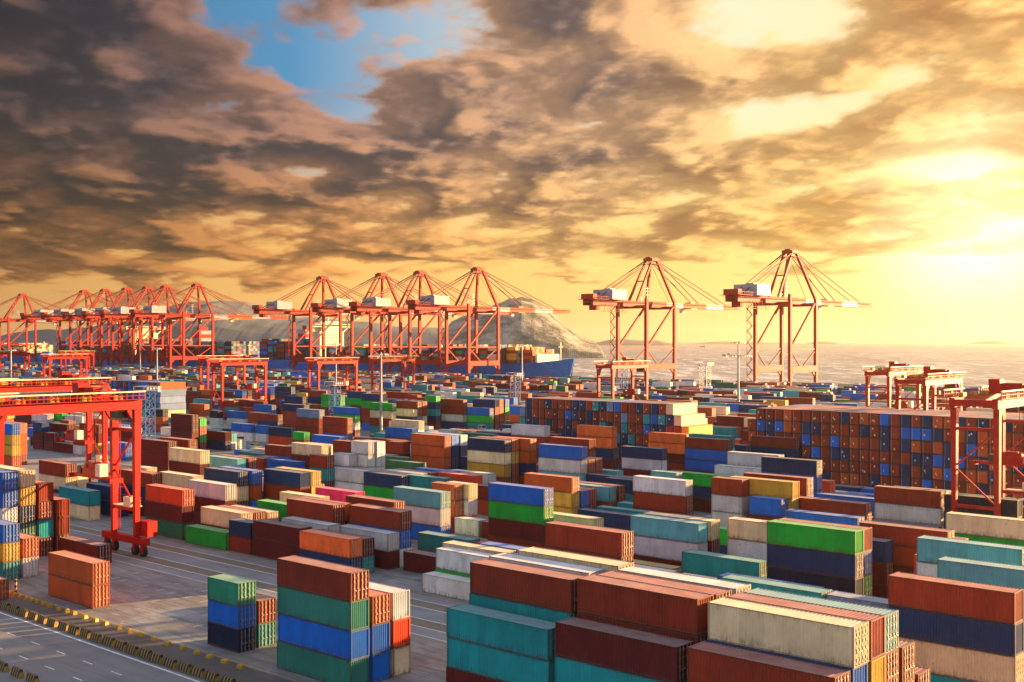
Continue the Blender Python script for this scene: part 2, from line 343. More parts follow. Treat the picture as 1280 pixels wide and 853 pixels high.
(118.47, 106.16, 3, 40, 3, 13, 'cream long container, in front of blue capped stack'),
(147, 316.81, 9, 40, 3, 4, 'blue long container topmost, over yellow and yellow and orange'),
(89, 182.19, 0, 40, 3, 3, 'dark maroon long container under rust and rust and teal'),
(174.07, 204.34, 5.99, 20, 2.99, 14, 'white short container, behind white capped stack'),
(89.3, 35.94, 6, 40, 3, 0, 'rust red long container, behind rust capped stack, rightmost of such'),
(205, 244.95, 5.88, 40, 2.94, 4, 'blue long container, near the tall light pole'),
(137, 90.73, 0, 40, 3, 15, 'mustard yellow long container with nothing visible under it'),
(214, 312.23, 0, 40, 3, 5, 'navy long container under maroon'),
(171.51, 196.5, 0, 40, 2.94, 14, 'white long container under white'),
(203, 120.97, 0, 40, 2.62, 3, 'dark maroon long container under green and navy'),
(176.63, 207.53, 8.73, 20, 2.91, 0, 'rust red short container with nothing visible under it'),
(127.5, 214.02, 6, 40, 3, 13, 'cream long container, right of navy capped stack'),
(203, 120.97, 2.62, 40, 2.62, 5, 'navy long container between green above and maroon below'),
(182.5, 353.77, 5.41, 40, 2.71, 3, 'dark maroon long container on top of navy one, leftmost of such'),
(153, 146.08, 2.95, 20, 2.95, 14, 'white short container under cream'),
(207.5, 177.87, 5.95, 40, 2.97, 2, 'orange long container between orange above and navy below'),
(250, 185.02, 3, 40, 3, 5, 'navy long container between orange above and maroon below'),
(246, 304.59, 6, 40, 3, 0, 'rust red long container between slate above and rust below'),
(83, 182.05, 5.74, 40, 2.87, 14, 'white long container under blue and blue'),
(187.5, 137.2, 3, 40, 3, 0, 'rust red long container, before the shorter wall of doors'),
(240, 334.33, 3, 40, 3, 4, 'blue long container on top of white one, left of blue capped stack'),
(147, 316.81, 6, 40, 3, 15, 'mustard yellow long container between blue above and yellow below'),
(147, 316.81, 3, 40, 3, 15, 'mustard yellow long container between yellow above and orange below'),
(291, 317.7, 8.89, 40, 2.96, 11, 'bright green long container topmost, over cream and rust and teal'),
(118.5, 164.24, 2.86, 40, 2.86, 0, 'rust red long container, behind cream capped stack, in front of cream capped stack'),
(193, 126.96, 6, 20, 3, 10, 'pale aqua short container with nothing visible under it'),
(328, 301.88, 6, 40, 3, 4, 'blue long container topmost, over green and teal'),
(200.28, 143.08, 3, 40, 3, 5, 'navy long container, behind navy capped stack'),
(142.5, 89.83, 0, 40, 2.95, 3, 'dark maroon long container under aqua and white'),
(334, 304.44, 9, 40, 3, 5, 'navy long container topmost, over rust and rust and rust'),
(275, 319.86, 8.1, 40, 2.7, 4, 'blue long container topmost, over green and white and maroon'),
(291, 317.7, 5.93, 40, 2.96, 13, 'cream long container between green above and rust below'),
(150.3, 147.15, 2.98, 20, 2.98, 2, 'orange short container between orange above and maroon below'),
(305.9, 180.5, 5.8, 40, 2.9, 7, 'teal long container, in front of orange capped stack'),
(137, 62.15, 5.86, 40, 2.93, 4, 'blue long container between rust above and green below'),
(176.5, 339.08, 0, 40, 3, 3, 'dark maroon long container, left of rust capped stack'),
(326, 314.27, 9, 40, 3, 0, 'rust red long container topmost, over rust and white and navy'),
(147, 316.81, 0, 40, 3, 2, 'orange long container under blue and yellow and yellow'),
(208, 104.14, 5.91, 40, 2.96, 4, 'blue long container between navy above and blue below'),
(432.9, 154.78, 8.7, 40, 2.9, 0, 'rust red long container, behind orange capped stack'),
(328, 301.88, 3, 40, 3, 11, 'bright green long container between blue above and teal below'),
(139, 193.36, 3, 40, 3, 2, 'orange long container between blue above and blue below'),
(308.85, 322.39, 8.7, 40, 2.9, 0, 'rust red long container on top of rust one, behind cream capped stack'),
(435.85, 219.99, 8.7, 40, 2.9, 0, 'rust red long container, right of navy capped stack'),
(300, 332.75, 11.59, 40, 2.9, 5, 'navy long container topmost, over green and rust and rust'),
(238, 309.75, 0, 40, 3, 1, 'bright orange red long container under navy'),
(69.4, 155.8, 0, 40, 2.75, 2, 'orange long container with nothing visible under it'),
(121.4, 164.49, 2.71, 40, 2.71, 13, 'cream long container, behind rust capped stack'),
(326, 314.27, 3, 40, 3, 14, 'white long container between rust above and navy below'),
(326, 314.27, 6, 40, 3, 0, 'rust red long container between rust above and white below'),
(183.22, 118.34, 0, 40, 3, 0, 'rust red long container under white and rust'),
(146, 63.19, 0, 20, 2.95, 3, 'dark maroon short container under navy and maroon'),
(250, 148.5, 8.63, 40, 2.88, 7, 'teal long container, near the double-arm light pole, leftmost of such'),
(198, 398.95, 5.8, 40, 2.9, 14, 'white long container with nothing visible under it, leftmost of such'),
(240, 391.48, 5.98, 40, 2.99, 6, 'black navy long container topmost, over orange and rust'),
(176.5, 332.9, 3, 20, 3, 0, 'rust red short container on top of white one'),
(153.2, 214.68, 6, 40, 3, 0, 'rust red long container, behind aqua capped stack, near the blue lattice mast'),
(260.72, 346.94, 5.2, 40, 2.6, 0, 'rust red long container on top of navy one, leftmost of such'),
(207.5, 177.87, 2.97, 40, 2.97, 5, 'navy long container between orange above and rust below'),
(177, 308.78, 2.6, 20, 2.6, 4, 'blue short container on top of blue one'),
(178.7, 123.93, 0, 40, 3, 7, 'teal long container, right of rust capped stack'),
(326, 314.27, 0, 40, 3, 5, 'navy long container under rust and rust and white'),
(137, 62.15, 2.93, 40, 2.93, 11, 'bright green long container under rust and blue'),
(110.77, 35.48, 0, 40, 3, 7, 'teal long container under rust and navy and cream'),
(256, 165.21, 2.68, 40, 2.68, 3, 'dark maroon long container between orange above and rust below'),
(136, 193.82, 3, 40, 3, 13, 'cream long container between navy above and maroon below'),
(114.58, 131.59, 0, 40, 2.69, 7, 'teal long container under maroon, behind orange capped stack'),
(490.8, 207.38, 8.7, 40, 2.9, 0, 'rust red long container, before the long wall of doors at right'),
(171.98, 99.82, 2.93, 20, 2.93, 14, 'white short container under rust and white'),
(285, 383.35, 6, 40, 3, 4, 'blue long container with nothing visible under it, leftmost of such'),
(240, 391.48, 2.99, 40, 2.99, 2, 'orange long container between black above and rust below'),
(170, 148.7, 3, 40, 3, 3, 'dark maroon long container on top of rust one, leftmost of such'),
(300, 382.36, 8.95, 40, 2.98, 5, 'navy long container with nothing visible under it, leftmost of such'),
(305.9, 321.83, 5.8, 40, 2.9, 13, 'cream long container on top of navy one'),
(176.5, 332.9, 0, 20, 3, 14, 'white short container under rust'),
(280, 395.23, 3, 40, 3, 4, 'blue long container on top of white one, leftmost of such'),
(328, 301.88, 0, 40, 3, 7, 'teal long container under blue and green'),
(184.85, 338.64, 2.9, 40, 2.9, 0, 'rust red long container between rust above and yellow below'),
(250, 317.75, 10.4, 40, 2.6, 5, 'navy long container topmost, over rust and rust'),
(115.5, 58.14, 5.45, 40, 2.73, 4, 'blue long container, behind teal capped stack'),
(300, 357.87, 10.75, 40, 2.69, 11, 'bright green long container topmost, over green and rust'),
(237, 160.16, 0, 40, 2.86, 3, 'dark maroon long container under navy and white'),
(177, 308.78, 0, 20, 2.6, 4, 'blue short container under blue'),
(86, 182.3, 2.87, 40, 2.87, 12, 'dark green long container under cream and yellow and navy'),
(375, 206.95, 8.7, 40, 2.9, 5, 'navy long container, in front of blue capped stack'),
(427, 135.99, 8.7, 40, 2.9, 3, 'dark maroon long container with nothing visible under it, rightmost of such'),
(176.5, 351.85, 2.88, 20, 2.88, 3, 'dark maroon short container on top of maroon one'),
(246, 304.59, 3, 40, 3, 0, 'rust red long container under slate and rust'),
]
# stacks behind: x, y, length class, tier height, then paint index from top to bottom (-1: built above)
REST = [
(83, 182, 40, 2.87, -1, -1, -1, 17, 7),
(86, 182.3, 40, 2.87, -1, -1, -1, -1, 3),
(92, 182.5, 40, 3, -1, -1, 3),
(121, 235.6, 40, 2.94, -1, -1, 3),
(124, 236, 40, 3, 13, 0),
(122.3, 131.5, 40, 2.88, -1, -1, 14),
(150.3, 128.1, 40, 3, 3),
(150.3, 147.2, 20, 2.98, -1, -1, 3),
(153, 146.1, 20, 2.95, -1, -1, 2),
(113.5, 82.5, 40, 2.99, -1, -1, 14, 3),
(209, 190.2, 40, 3, 5, 5),
(205, 204.1, 40, 2.84, -1, -1, -1, 14),
(208, 204.4, 40, 2.81, 4, 5, 5, 5),
(211, 204.2, 40, 2.79, 14, 5, 5, 5),
(201.6, 180.7, 40, 2.95, -1, -1, -1, 0),
(204.5, 180.9, 40, 2.96, 2, 15, 0, 0),
(207.5, 177.9, 40, 2.97, -1, -1, -1, 0),
(198.5, 155.4, 40, 3, -1, -1, 10, 0),
(201.5, 155.6, 20, 3, 0, 0, 0),
(204.5, 155.8, 20, 3, 0, 0, 0),
(173.4, 138, 40, 2.97, -1, -1, 15),
(176.4, 138, 40, 3, 4, 4),
(179.4, 138.4, 40, 2.97, 0, 0),
(200.3, 143.1, 40, 3, -1, 14),
(184.5, 137.2, 40, 3, -1, 0),
(187.5, 137.2, 40, 3, -1, 0),
(185.8, 124, 40, 3, 7),
(150.4, 114.8, 40, 3, -1, 3),
(145.4, 89.5, 40, 2.97, -1, 3, 3),
(160, 95.4, 40, 2.6, 11, 5),
(135.5, 76, 40, 3, -1, 10),
(134, 61.9, 40, 2.97, -1, -1, -1, 6),
(137, 62.1, 40, 2.93, -1, -1, -1, 4),
(149.6, 77.2, 40, 2.96, -1, -1, 14),
(172, 99.8, 20, 2.93, -1, -1, -1, 14),
(193, 127, 20, 3, -1, 0, 3),
(197.7, 136.4, 40, 2.98, -1, 7),
(211, 117, 40, 2.99, -1, 5, 4),
(214, 115.6, 40, 2.92, -1, 4, 4, 5),
(246, 147, 40, 2.74, -1, -1, -1, 3),
(256, 165.2, 40, 2.68, -1, -1, -1, 0),
(250, 185, 40, 3, -1, -1, -1, 3),
(250, 148.5, 40, 2.88, -1, 10, 3, 0),
(262, 137, 40, 2.72, -1, -1, 3, 0),
(208, 104.1, 40, 2.96, -1, -1, 4, 0),
(174.7, 91.8, 40, 2.93, -1, -1, 0, 0),
(179.8, 91.8, 40, 2.98, -1, 4, 3, 3),
(172.1, 92.5, 20, 3, -1, 3, 3),
(177.2, 92.5, 20, 3, 2, 0, 3),
(177.2, 80.2, 40, 2.97, -1, 3, 5),
(164, 75.4, 40, 2.88, -1, 4, 5),
(204, 89.9, 40, 3, -1, 5),
(200, 76.5, 40, 2.99, -1, -1, 14),
(197, 76.2, 40, 3, 5),
(198, 63.1, 40, 2.96, -1, 6, 3),
(176.6, 54.6, 40, 2.96, -1, -1, 11),
(150, 56.6, 40, 2.6, -1, -1, 3, 3),
(136, 42.8, 40, 2.92, -1, -1, 7, 3),
(124, 35.6, 40, 2.92, -1, 7, 3, 3),
(75, 36.1, 40, 2.97, -1, 4, 3, 3),
(77.7, 36, 40, 2.98, -1, -1, 0, 3, 3),
(80.6, 36, 40, 2.97, -1, -1, 3, 3, 3),
(83.5, 36.2, 40, 2.94, -1, -1, 0, 3, 3),
(86.4, 36.1, 40, 2.92, -1, 0, 3, 3),
(89.3, 35.9, 40, 3, -1, 0, 3),
(75, 49.3, 40, 2.92, -1, -1, 3, 3),
(78, 49.3, 40, 2.98, -1, -1, 3, 3, 3),
(81, 49.4, 40, 2.95, -1, 0, 3, 3, 3),
(84, 49.3, 40, 2.95, -1, 14, 3, 7, 3),
(75, 62.2, 40, 2.72, -1, -1, -1, 3),
(78, 62.2, 40, 2.93, -1, -1, 3, 3, 3),
(81.3, 62.7, 40, 2.94, -1, 14, 0, 3, 4),
(84.3, 61.6, 40, 3, -1, 14, 0, 3, 4),
(121.5, 101.5, 40, 3, -1, 5),
(115.5, 58.1, 40, 2.73, -1, 7, 5),
(112.6, 55.7, 40, 2.91, -1, 7, 3),
(113.3, 43.4, 40, 2.83, -1, 0, 3),
(153, 55.8, 40, 3, 0, 0, 3),
(134, 89.4, 40, 3, 14),
(115.5, 104.6, 40, 2.86, -1, 11),
(118.5, 106.2, 40, 3, -1, 4),
(143, 182.8, 40, 3, -1, -1, 3),
(146, 183.1, 40, 3, -1, 15, 3),
(122.4, 178.5, 40, 2.98, -1, -1, 3),
(136, 193.8, 40, 3, -1, -1, 3),
(139, 193.4, 40, 3, -1, -1, 4),
(150.3, 214.9, 40, 3, -1, 10, 14),
(153.2, 214.7, 40, 3, -1, 0, 3),
(140, 213.5, 40, 2.92, -1, -1, 3, 0),
(126, 194.8, 40, 2.98, -1, 13, 3),
(127.5, 214, 40, 3, -1, 14, 3),
(149.3, 242.6, 40, 2.99, 13, 3, 3),
(146.7, 236.9, 40, 2.96, -1, -1, 3, 3),
(152.5, 237.5, 40, 2.96, -1, 0, 3, 3),
(115.6, 164, 40, 2.97, -1, 3),
(118.5, 164.2, 40, 2.86, -1, 3),
(121.4, 164.5, 40, 2.71, -1, 3),
(127, 163.2, 40, 3, -1, 3),
(137, 169.5, 40, 3, -1, 3),
(119.7, 144.6, 40, 2.92, -1, 0, 3),
(122.3, 145.9, 40, 2.83, 2, 0, 3),
(117.1, 142.6, 40, 3, -1, 3),
(124.8, 134.4, 40, 2.72, 0, 0, 3),
(127.5, 138.6, 40, 3, -1, 0, 3),
(146, 169.8, 40, 3, -1, 16),
(173, 172.2, 40, 3, -1, 4),
(175.6, 182.4, 40, 3, 14, 4),
(178.1, 181.9, 40, 3, 0, 4),
(183.3, 180.1, 40, 3, 4, 4),
(180.7, 170.7, 40, 3, -1, 3),
(185.8, 171.2, 40, 3, -1, 3),
(170, 148.7, 40, 3, -1, 0),
(197, 209.9, 40, 3, 12, 12),
(191, 198.7, 40, 3, -1, 12),
(169, 206.6, 20, 2.95, -1, 7, 3),
(174.1, 204.3, 20, 2.99, -1, 14, 14),
(176.6, 200.9, 20, 2.97, -1, -1, 14, 14),
(179.2, 200.5, 20, 2.95, 14, 14, 14, 14),
(176.6, 207.5, 20, 2.91, -1, 0, 3, 3),
(184.5, 227.5, 40, 2.98, -1, 3, 3),
(187.5, 227.2, 40, 2.92, 13, 15, 3),
(173, 222.5, 40, 3, -1, 3),
(176.5, 359.4, 20, 2.92, 5, 3, 3),
(176.5, 351.9, 20, 2.88, -1, 3),
(179.5, 344.1, 20, 2.92, 14, 3),
(182.5, 353.8, 40, 2.71, -1, 5, 3),
(150, 319.1, 40, 2.99, 2, 2, 2, 3),
(204, 315.7, 40, 2.97, -1, -1, 3, 3),
(208, 317.3, 20, 2.6, 11, 0, 11, 0),
(217, 313.7, 20, 2.6, 7, 14),
(221, 314.2, 20, 2.97, 14),
(300, 451.2, 40, 2.81, 10, 13, 3),
(282, 426.8, 40, 2.6, 2, 2, 13),
(330, 492.4, 40, 2.6, 2, 0, 3, 3),
(276, 407.8, 20, 3, 6, 14),
(240, 391.5, 40, 2.99, -1, -1, 0),
(243, 405.4, 40, 2.64, 11, 13, 5),
(214, 344.1, 20, 2.88, 14, 5),
(300, 431, 40, 2.82, 0, 10, 14),
(280, 395.2, 40, 3, -1, 14),
(263.3, 357.1, 40, 2.6, 0, 0, 3),
(240, 334.3, 40, 3, -1, 14),
(340, 458.2, 40, 3, 4, 0, 3, 4),
(335, 435.5, 40, 2.7, 5, 5, 0, 3, 0),
(310, 379.2, 40, 2.82, 0, 5, 0, 3, 5),
(300, 382.4, 40, 2.98, -1, 5, 3, 4),
(285, 383.4, 40, 3, -1, 17, 14),
(246, 304.6, 40, 3, -1, -1, -1, 3),
(250, 317.7, 40, 2.6, -1, 0, 0, 3, 0),
(238, 280.7, 40, 2.7, -1, -1, 4, 3),
(241, 327.3, 20, 2.88, 4, 14),
(236, 300, 20, 2.6, 11, 0),
(260.7, 346.9, 40, 2.6, -1, 5, 3),
(300, 357.9, 40, 2.69, -1, 11, 0, 0, 0),
(312, 355.8, 40, 2.87, 5, 11, 0, 0, 3),
(300, 332.8, 40, 2.9, -1, 11, 0, 0, 4),
(291, 317.7, 40, 2.96, -1, -1, 0, 7),
(275, 319.9, 40, 2.7, -1, 11, 14, 3),
(205, 245, 40, 2.94, -1, 3, 0),
(238, 250.6, 40, 2.94, -1, 0, 4),
(243, 253.2, 40, 2.71, -1, 14, 0, 3),
(320, 323.4, 20, 2.69, 11, 5, 7, 5, 0),
(334, 304.4, 40, 3, -1, 0, 0, 0),
(337, 304.7, 40, 3, 2, 2, 0, 0),
(340, 304.4, 40, 3, 4, 11, 2, 2),
(206.3, 221.5, 20, 3, 0, 0, 3),
(203.7, 217.8, 20, 3, -1, 3, 3),
(240, 200.5, 40, 3, -1, 0, 3, 0),
(215, 165.7, 40, 3, -1, 0, 3, 4),
(594.8, 1290.1, 40, 2.9, 5, 4, 13, 17),
(588.9, 1279.3, 20, 2.9, 13, 12, 7, 3),
(583, 1281.5, 20, 2.9, 5, 3, 4, 14),
(588.9, 1214.6, 40, 2.9, 10, 13, 13, 13),
(591.9, 1202.1, 40, 2.9, 10, 11, 2, 17),
(586, 1196, 20, 2.9, 0, 2, 7, 12),
(560, 1222.3, 40, 2.9, 3, 4, 3, 15),
(565.9, 1212.5, 40, 2.9, 0, 2, 13, 4),
(568.9, 1208.2, 20, 2.9, 7, 12, 14, 4),
(560, 1209.6, 40, 2.9, 7, 14, 0, 10),
(574.8, 1191.7, 40, 2.9, 14, 0, 14, 0),
(591.9, 1170.2, 40, 2.9, 4, 14, 13, 5),
(571.8, 1188.4, 40, 2.9, 12, 10, 2, 13),
(565.9, 1174.4, 40, 2.9, 2, 14, 2, 7),
(594.8, 1130, 40, 2.9, 3, 5, 4, 5),
(571.8, 1150.3, 40, 2.9, 0, 5, 7, 2),
(568.9, 1150.9, 40, 2.9, 10, 2, 3, 4),
(539.9, 1182.9, 40, 2.9, 12, 7, 7, 2),
(565.9, 1149.1, 40, 2.9, 4, 14, 17, 4),
(545.8, 1171.6, 40, 2.9, 14, 13, 0, 13),
(583, 1127.1, 20, 2.9, 7, 1, 5, 17),
(568.9, 1131.6, 40, 2.9, 4, 13, 2, 13),
(536.9, 1164.5, 40, 2.9, 4, 4, 14, 17),
(539.9, 1157.6, 40, 2.9, 0, 3, 0, 3),
(565.9, 1123.7, 40, 2.9, 14, 4, 10, 0),
(560, 1126.9, 40, 2.9, 4, 14, 5, 2),
(531, 1157, 20, 2.9, 14, 12, 4),
(534, 1151.1, 40, 2.9, 0, 0, 5),
(591.9, 1080, 40, 2.9, 4, 14, 3),
(560, 1114.3, 40, 2.9, 0, 3, 7),
(594.8, 1071.3, 40, 2.9, 5, 0, 2),
(591.9, 1073.5, 20, 2.9, 0, 3, 1),
(563, 1105.8, 40, 2.9, 2, 3, 2, 11),
(522.8, 1150.2, 40, 2.9, 1, 0, 0, 4),
(586, 1073.5, 40, 2.9, 3, 13, 4, 0),
(536.9, 1119.9, 40, 2.9, 13, 3, 17, 5),
(574.8, 1075.3, 20, 2.9, 3, 5, 4, 2),
(545.8, 1107.2, 20, 2.9, 14, 3, 0, 12),
(539.9, 1112.9, 40, 2.9, 15, 1, 0, 17),
(597.8, 1047.3, 40, 2.9, 0, 10, 14, 0),
(542.8, 1107.2, 20, 2.9, 5, 12, 3, 2),
(560, 1087.6, 40, 2.9, 0, 2, 2, 5),
(531, 1118.9, 40, 2.9, 5, 3, 14, 10),
(574.8, 1068.8, 20, 2.9, 0, 17, 10, 5),
(536.9, 1107.2, 40, 2.9, 0, 12, 7, 14),
(516.9, 1124.9, 40, 2.9, 14, 4, 7),
(563, 1072.5, 40, 2.9, 13, 5, 11, 0),
(560, 1074.9, 40, 2.9, 2, 17, 0, 0),
(594.8, 1033.3, 40, 2.9, 3, 5, 14, 7),
(519.8, 1115.2, 40, 2.9, 2, 0, 5),
(591.9, 1028.8, 40, 2.9, 4, 2, 2, 10),
(539.9, 1086.2, 40, 2.9, 5, 2, 0, 5),
(563, 1059.8, 40, 2.9, 0, 0, 0, 0),
(594.8, 1020.6, 40, 2.9, 4, 7, 12, 7),
(539.9, 1079.7, 20, 2.9, 0, 7, 13, 2),
(510.9, 1112.3, 40, 2.9, 5, 4, 7),
(513.9, 1107.3, 20, 2.9, 3, 0, 0, 15),
(508, 1106.4, 40, 2.9, 0, 17, 1),
(594.8, 1007.9, 40, 2.9, 10, 7, 13, 4),
(545.8, 1061.3, 40, 2.9, 3, 0, 17, 13),
(583, 1017.3, 40, 2.9, 0, 13, 5, 13),
(519.8, 1088.5, 40, 2.9, 3, 3, 5, 5),
(545.8, 1054.7, 20, 2.9, 4, 7, 7, 0),
(560, 1036.8, 40, 2.9, 3, 10, 4, 1),
(516.9, 1085.5, 40, 2.9, 14, 0, 3, 3),
(536.9, 1055.1, 40, 2.9, 7, 5, 0, 7),
(591.9, 990.3, 40, 2.9, 10, 15, 3, 5),
(534, 1054, 20, 2.9, 10, 14, 5, 12),
(594.8, 982.5, 40, 2.9, 10, 0, 4, 0),
(574.8, 1004.4, 40, 2.9, 5, 0, 14, 2),
(588.9, 984.4, 40, 2.9, 5, 4, 17, 2),
(513.9, 1068, 40, 2.9, 5, 0, 0, 0),
(591.9, 977.6, 40, 2.9, 5, 15, 4, 5),
(563, 1009.1, 40, 2.9, 4, 0, 4, 5),
(536.9, 1035.9, 40, 2.9, 0, 10, 5, 10),
(565.9, 1001.6, 40, 2.9, 7, 0, 10, 5),
(508, 1060.4, 20, 2.9, 13, 3, 2, 4),
(531, 1028.4, 20, 2.9, 13, 5, 5, 15),
(568.9, 984.2, 40, 2.9, 12, 4, 4, 11),
(513.9, 1042.6, 40, 2.9, 12, 2, 3, 5),
(536.9, 1010.5, 40, 2.9, 17, 13, 5, 5),
(560, 979.5, 20, 2.9, 12, 14, 3, 3),
(522.8, 1021.5, 40, 2.9, 14, 2, 2, 17),
(597.8, 931.8, 40, 2.9, 0, 17, 4, 4),
(594.8, 930.4, 40, 2.9, 2, 0, 5, 13),
(487.9, 1049.9, 40, 2.9, 12, 5, 5),
(493.8, 1042.2, 40, 2.9, 5, 3, 5, 4),
(522.8, 1008.8, 40, 2.9, 7, 4, 0, 3),
(519.8, 1011.9, 20, 2.9, 1, 17, 15, 13),
(531, 996.4, 20, 2.9, 5, 12, 4, 0),
(508, 1022.4, 40, 2.9, 13, 1, 2, 14),
(490.8, 1041.8, 40, 2.9, 2, 13, 10, 2),
(591.9, 925.6, 40, 2.9, 0, 14, 4, 10),
(560, 960.2, 20, 2.9, 0, 15, 12, 13),
(519.8, 999.2, 40, 2.9, 4, 0, 14, 10),
(484.9, 1036.2, 40, 2.9, 0, 5, 12, 12),
(510.9, 1002.9, 40, 2.9, 4, 5, 3, 0),
(542.8, 965.9, 20, 2.9, 0, 10, 4, 3),
(594.8, 905.1, 40, 2.9, 4, 13, 0, 14),
(479, 1035.9, 40, 2.9, 0, 10, 14),
(519.8, 986.5, 40, 2.9, 0, 4, 11, 11),
(560, 939.7, 20, 2.9, 5, 17, 3, 5),
(490.8, 1016.4, 40, 2.9, 10, 13, 12, 5),
(591.9, 900.2, 40, 2.9, 5, 12, 12, 13),
(583, 907.9, 40, 2.9, 11, 2, 4, 7),
(536.9, 959.3, 40, 2.9, 7, 5, 14, 11),
(513.9, 985.3, 40, 2.9, 5, 3, 3, 0),
(484.9, 1017, 40, 2.9, 7, 5, 5, 7),
(479, 1023.2, 40, 2.9, 4, 13, 10),
(565.9, 924.2, 40, 2.9, 13, 15, 12, 0),
(522.8, 970.8, 40, 2.9, 4, 4, 1, 10),
(591.9, 887.5, 40, 2.9, 4, 4, 7, 5),
(571.8, 906.1, 40, 2.9, 0, 12, 0, 2),
(487.9, 986, 20, 2.9, 7, 7, 13, 4),
(493.8, 978.3, 20, 2.9, 7, 11, 4, 7),
(470.8, 1003.2, 40, 2.9, 5, 4, 0, 3),
(560, 901.6, 40, 2.9, 0, 13, 1, 0),
(542.8, 919.9, 40, 2.9, 12, 13, 3, 5),
(536.9, 926, 40, 2.9, 7, 3, 5, 14),
(531, 931.7, 40, 2.9, 0, 2, 4, 4),
(583, 869.8, 40, 2.9, 2, 3, 3, 13),
(571.8, 880.8, 40, 2.9, 11, 5, 2, 14),
(458.9, 1003.2, 40, 2.9, 2, 5, 4, 0),
(519.8, 934, 40, 2.9, 7, 0, 2, 3),
(490.8, 965.6, 40, 2.9, 5, 4, 2, 5),
(479, 978.6, 40, 2.9, 4, 4, 17, 4),
(531, 919, 40, 2.9, 13, 0, 7, 0),
(591.9, 849.4, 40, 2.9, 14, 5, 17, 12),
(563, 880.9, 40, 2.9, 0, 5, 1, 2),
(539.9, 906.8, 40, 2.9, 4, 0, 4, 1),
(510.9, 938.1, 40, 2.9, 7, 1, 3, 0),
(574.8, 863.1, 40, 2.9, 7, 5, 4, 13),
(456, 996.4, 40, 2.9, 12, 1, 2, 15),
(586, 849.5, 40, 2.9, 7, 2, 13, 12),
(522.8, 918.7, 40, 2.9, 0, 7, 5, 5),
(588.9, 842.7, 40, 2.9, 4, 0, 0),
(536.9, 900.7, 40, 2.9, 17, 0, 7, 4),
(594.8, 835, 40, 2.9, 2, 5, 7, 7),
(479, 965.9, 40, 2.9, 0, 0, 5),
(568.9, 862.1, 40, 2.9, 5, 14, 14, 3),
(563, 868.2, 40, 2.9, 4, 15, 13, 7),
(510.9, 925.4, 40, 2.9, 0, 5, 13, 0),
(470.8, 965.2, 40, 2.9, 2, 13, 0),
(522.8, 906, 40, 2.9, 2, 10, 5, 0),
(571.8, 848.8, 40, 2.9, 14, 3, 14, 13),
(542.8, 881.4, 20, 2.9, 5, 13, 15, 13),
(591.9, 824, 40, 2.9, 13, 0, 3, 14),
(563, 855.5, 40, 2.9, 1, 14, 5, 4),
(464.9, 964.1, 40, 2.9, 4, 13, 5, 4),
(565.9, 848, 40, 2.9, 0, 3, 7),
(588.9, 816.9, 20, 2.9, 17, 5, 14, 10),
(536.9, 875.3, 40, 2.9, 10, 4, 5, 13),
(484.9, 933, 20, 2.9, 13, 14, 10, 13),
(490.8, 926.3, 40, 2.9, 4, 0, 0, 12),
(591.9, 811.4, 40, 2.9, 0, 5, 10, 1),
(510.9, 900.1, 40, 2.9, 7, 7, 13, 4),
(560, 844.3, 40, 2.9, 5, 2, 12, 7),
(519.8, 889, 40, 2.9, 12, 12, 13, 3),
(456, 958.4, 40, 2.9, 14, 1, 2, 14),
(522.8, 880.6, 40, 2.9, 0, 4, 15, 5),
(470.8, 938.5, 40, 2.9, 3, 5, 3, 5),
(441.8, 971.1, 40, 2.9, 7, 13, 3, 13),
(565.9, 828.8, 40, 2.9, 12, 4, 0, 7),
(545.8, 850, 40, 2.9, 15, 12, 2, 3),
(563, 830.1, 40, 2.9, 0, 2, 0, 0),
(574.8, 812.4, 40, 2.9, 0, 14, 5, 14),
(490.8, 907, 20, 2.9, 3, 11, 1, 0),
(479, 920, 40, 2.9, 0, 4, 13, 11),
(571.8, 810.7, 40, 2.9, 15, 4, 14, 5),
(508, 881, 40, 2.9, 10, 2, 0, 17),
(438.8, 958.9, 40, 2.9, 10, 4, 10, 0),
(531, 849, 40, 2.9, 13, 1, 17, 5),
(516.9, 861, 40, 2.9, 5, 14, 5, 11),
(508, 868.4, 40, 2.9, 0, 14, 4, 7),
(545.8, 824.6, 40, 2.9, 5, 4, 3, 0),
(586, 778.2, 40, 2.9, 2, 12, 7, 15),
(534, 836.5, 40, 2.9, 0, 5, 0, 2),
(458.9, 919.2, 40, 2.9, 0, 4, 5, 14),
(531, 836.3, 40, 2.9, 4, 3, 2, 4),
(490.8, 881.2, 40, 2.9, 10, 3, 17, 14),
(516.9, 848.3, 40, 2.9, 14, 13, 0, 13),
(481.9, 887.6, 20, 2.9, 14, 0, 3, 5),
(519.8, 844.3, 20, 2.9, 0, 15, 13, 13),
(441.8, 931.7, 40, 2.9, 10, 11, 7, 13),
(588.9, 764.8, 40, 2.9, 10, 2, 10, 4),
(484.9, 881.8, 40, 2.9, 11, 0, 14, 4),
(568.9, 784.6, 40, 2.9, 12, 5, 14, 10),
(534, 823.8, 40, 2.9, 0, 5, 2, 13),
(464.9, 899.4, 40, 2.9, 10, 5, 1, 4),
(429.9, 937.9, 40, 2.9, 12, 14, 17, 5),
(516.9, 835.6, 40, 2.9, 1, 3, 2, 3),
(470.8, 887.7, 40, 2.9, 0, 0, 3, 0),
(519.8, 831.6, 40, 2.9, 10, 12, 7, 0),
(441.8, 919, 40, 2.9, 4, 2, 2, 3),
(531, 817, 40, 2.9, 2, 3, 15),
(493.8, 856.3, 20, 2.9, 0, 0, 0, 3),
(563, 778, 40, 2.9, 14, 0, 0, 1),
(435.9, 918.3, 40, 2.9, 3, 10, 12, 12),
(467.8, 876.2, 20, 2.9, 14, 5, 17, 2),
(429.9, 918.6, 20, 2.9, 7, 1, 0, 14),
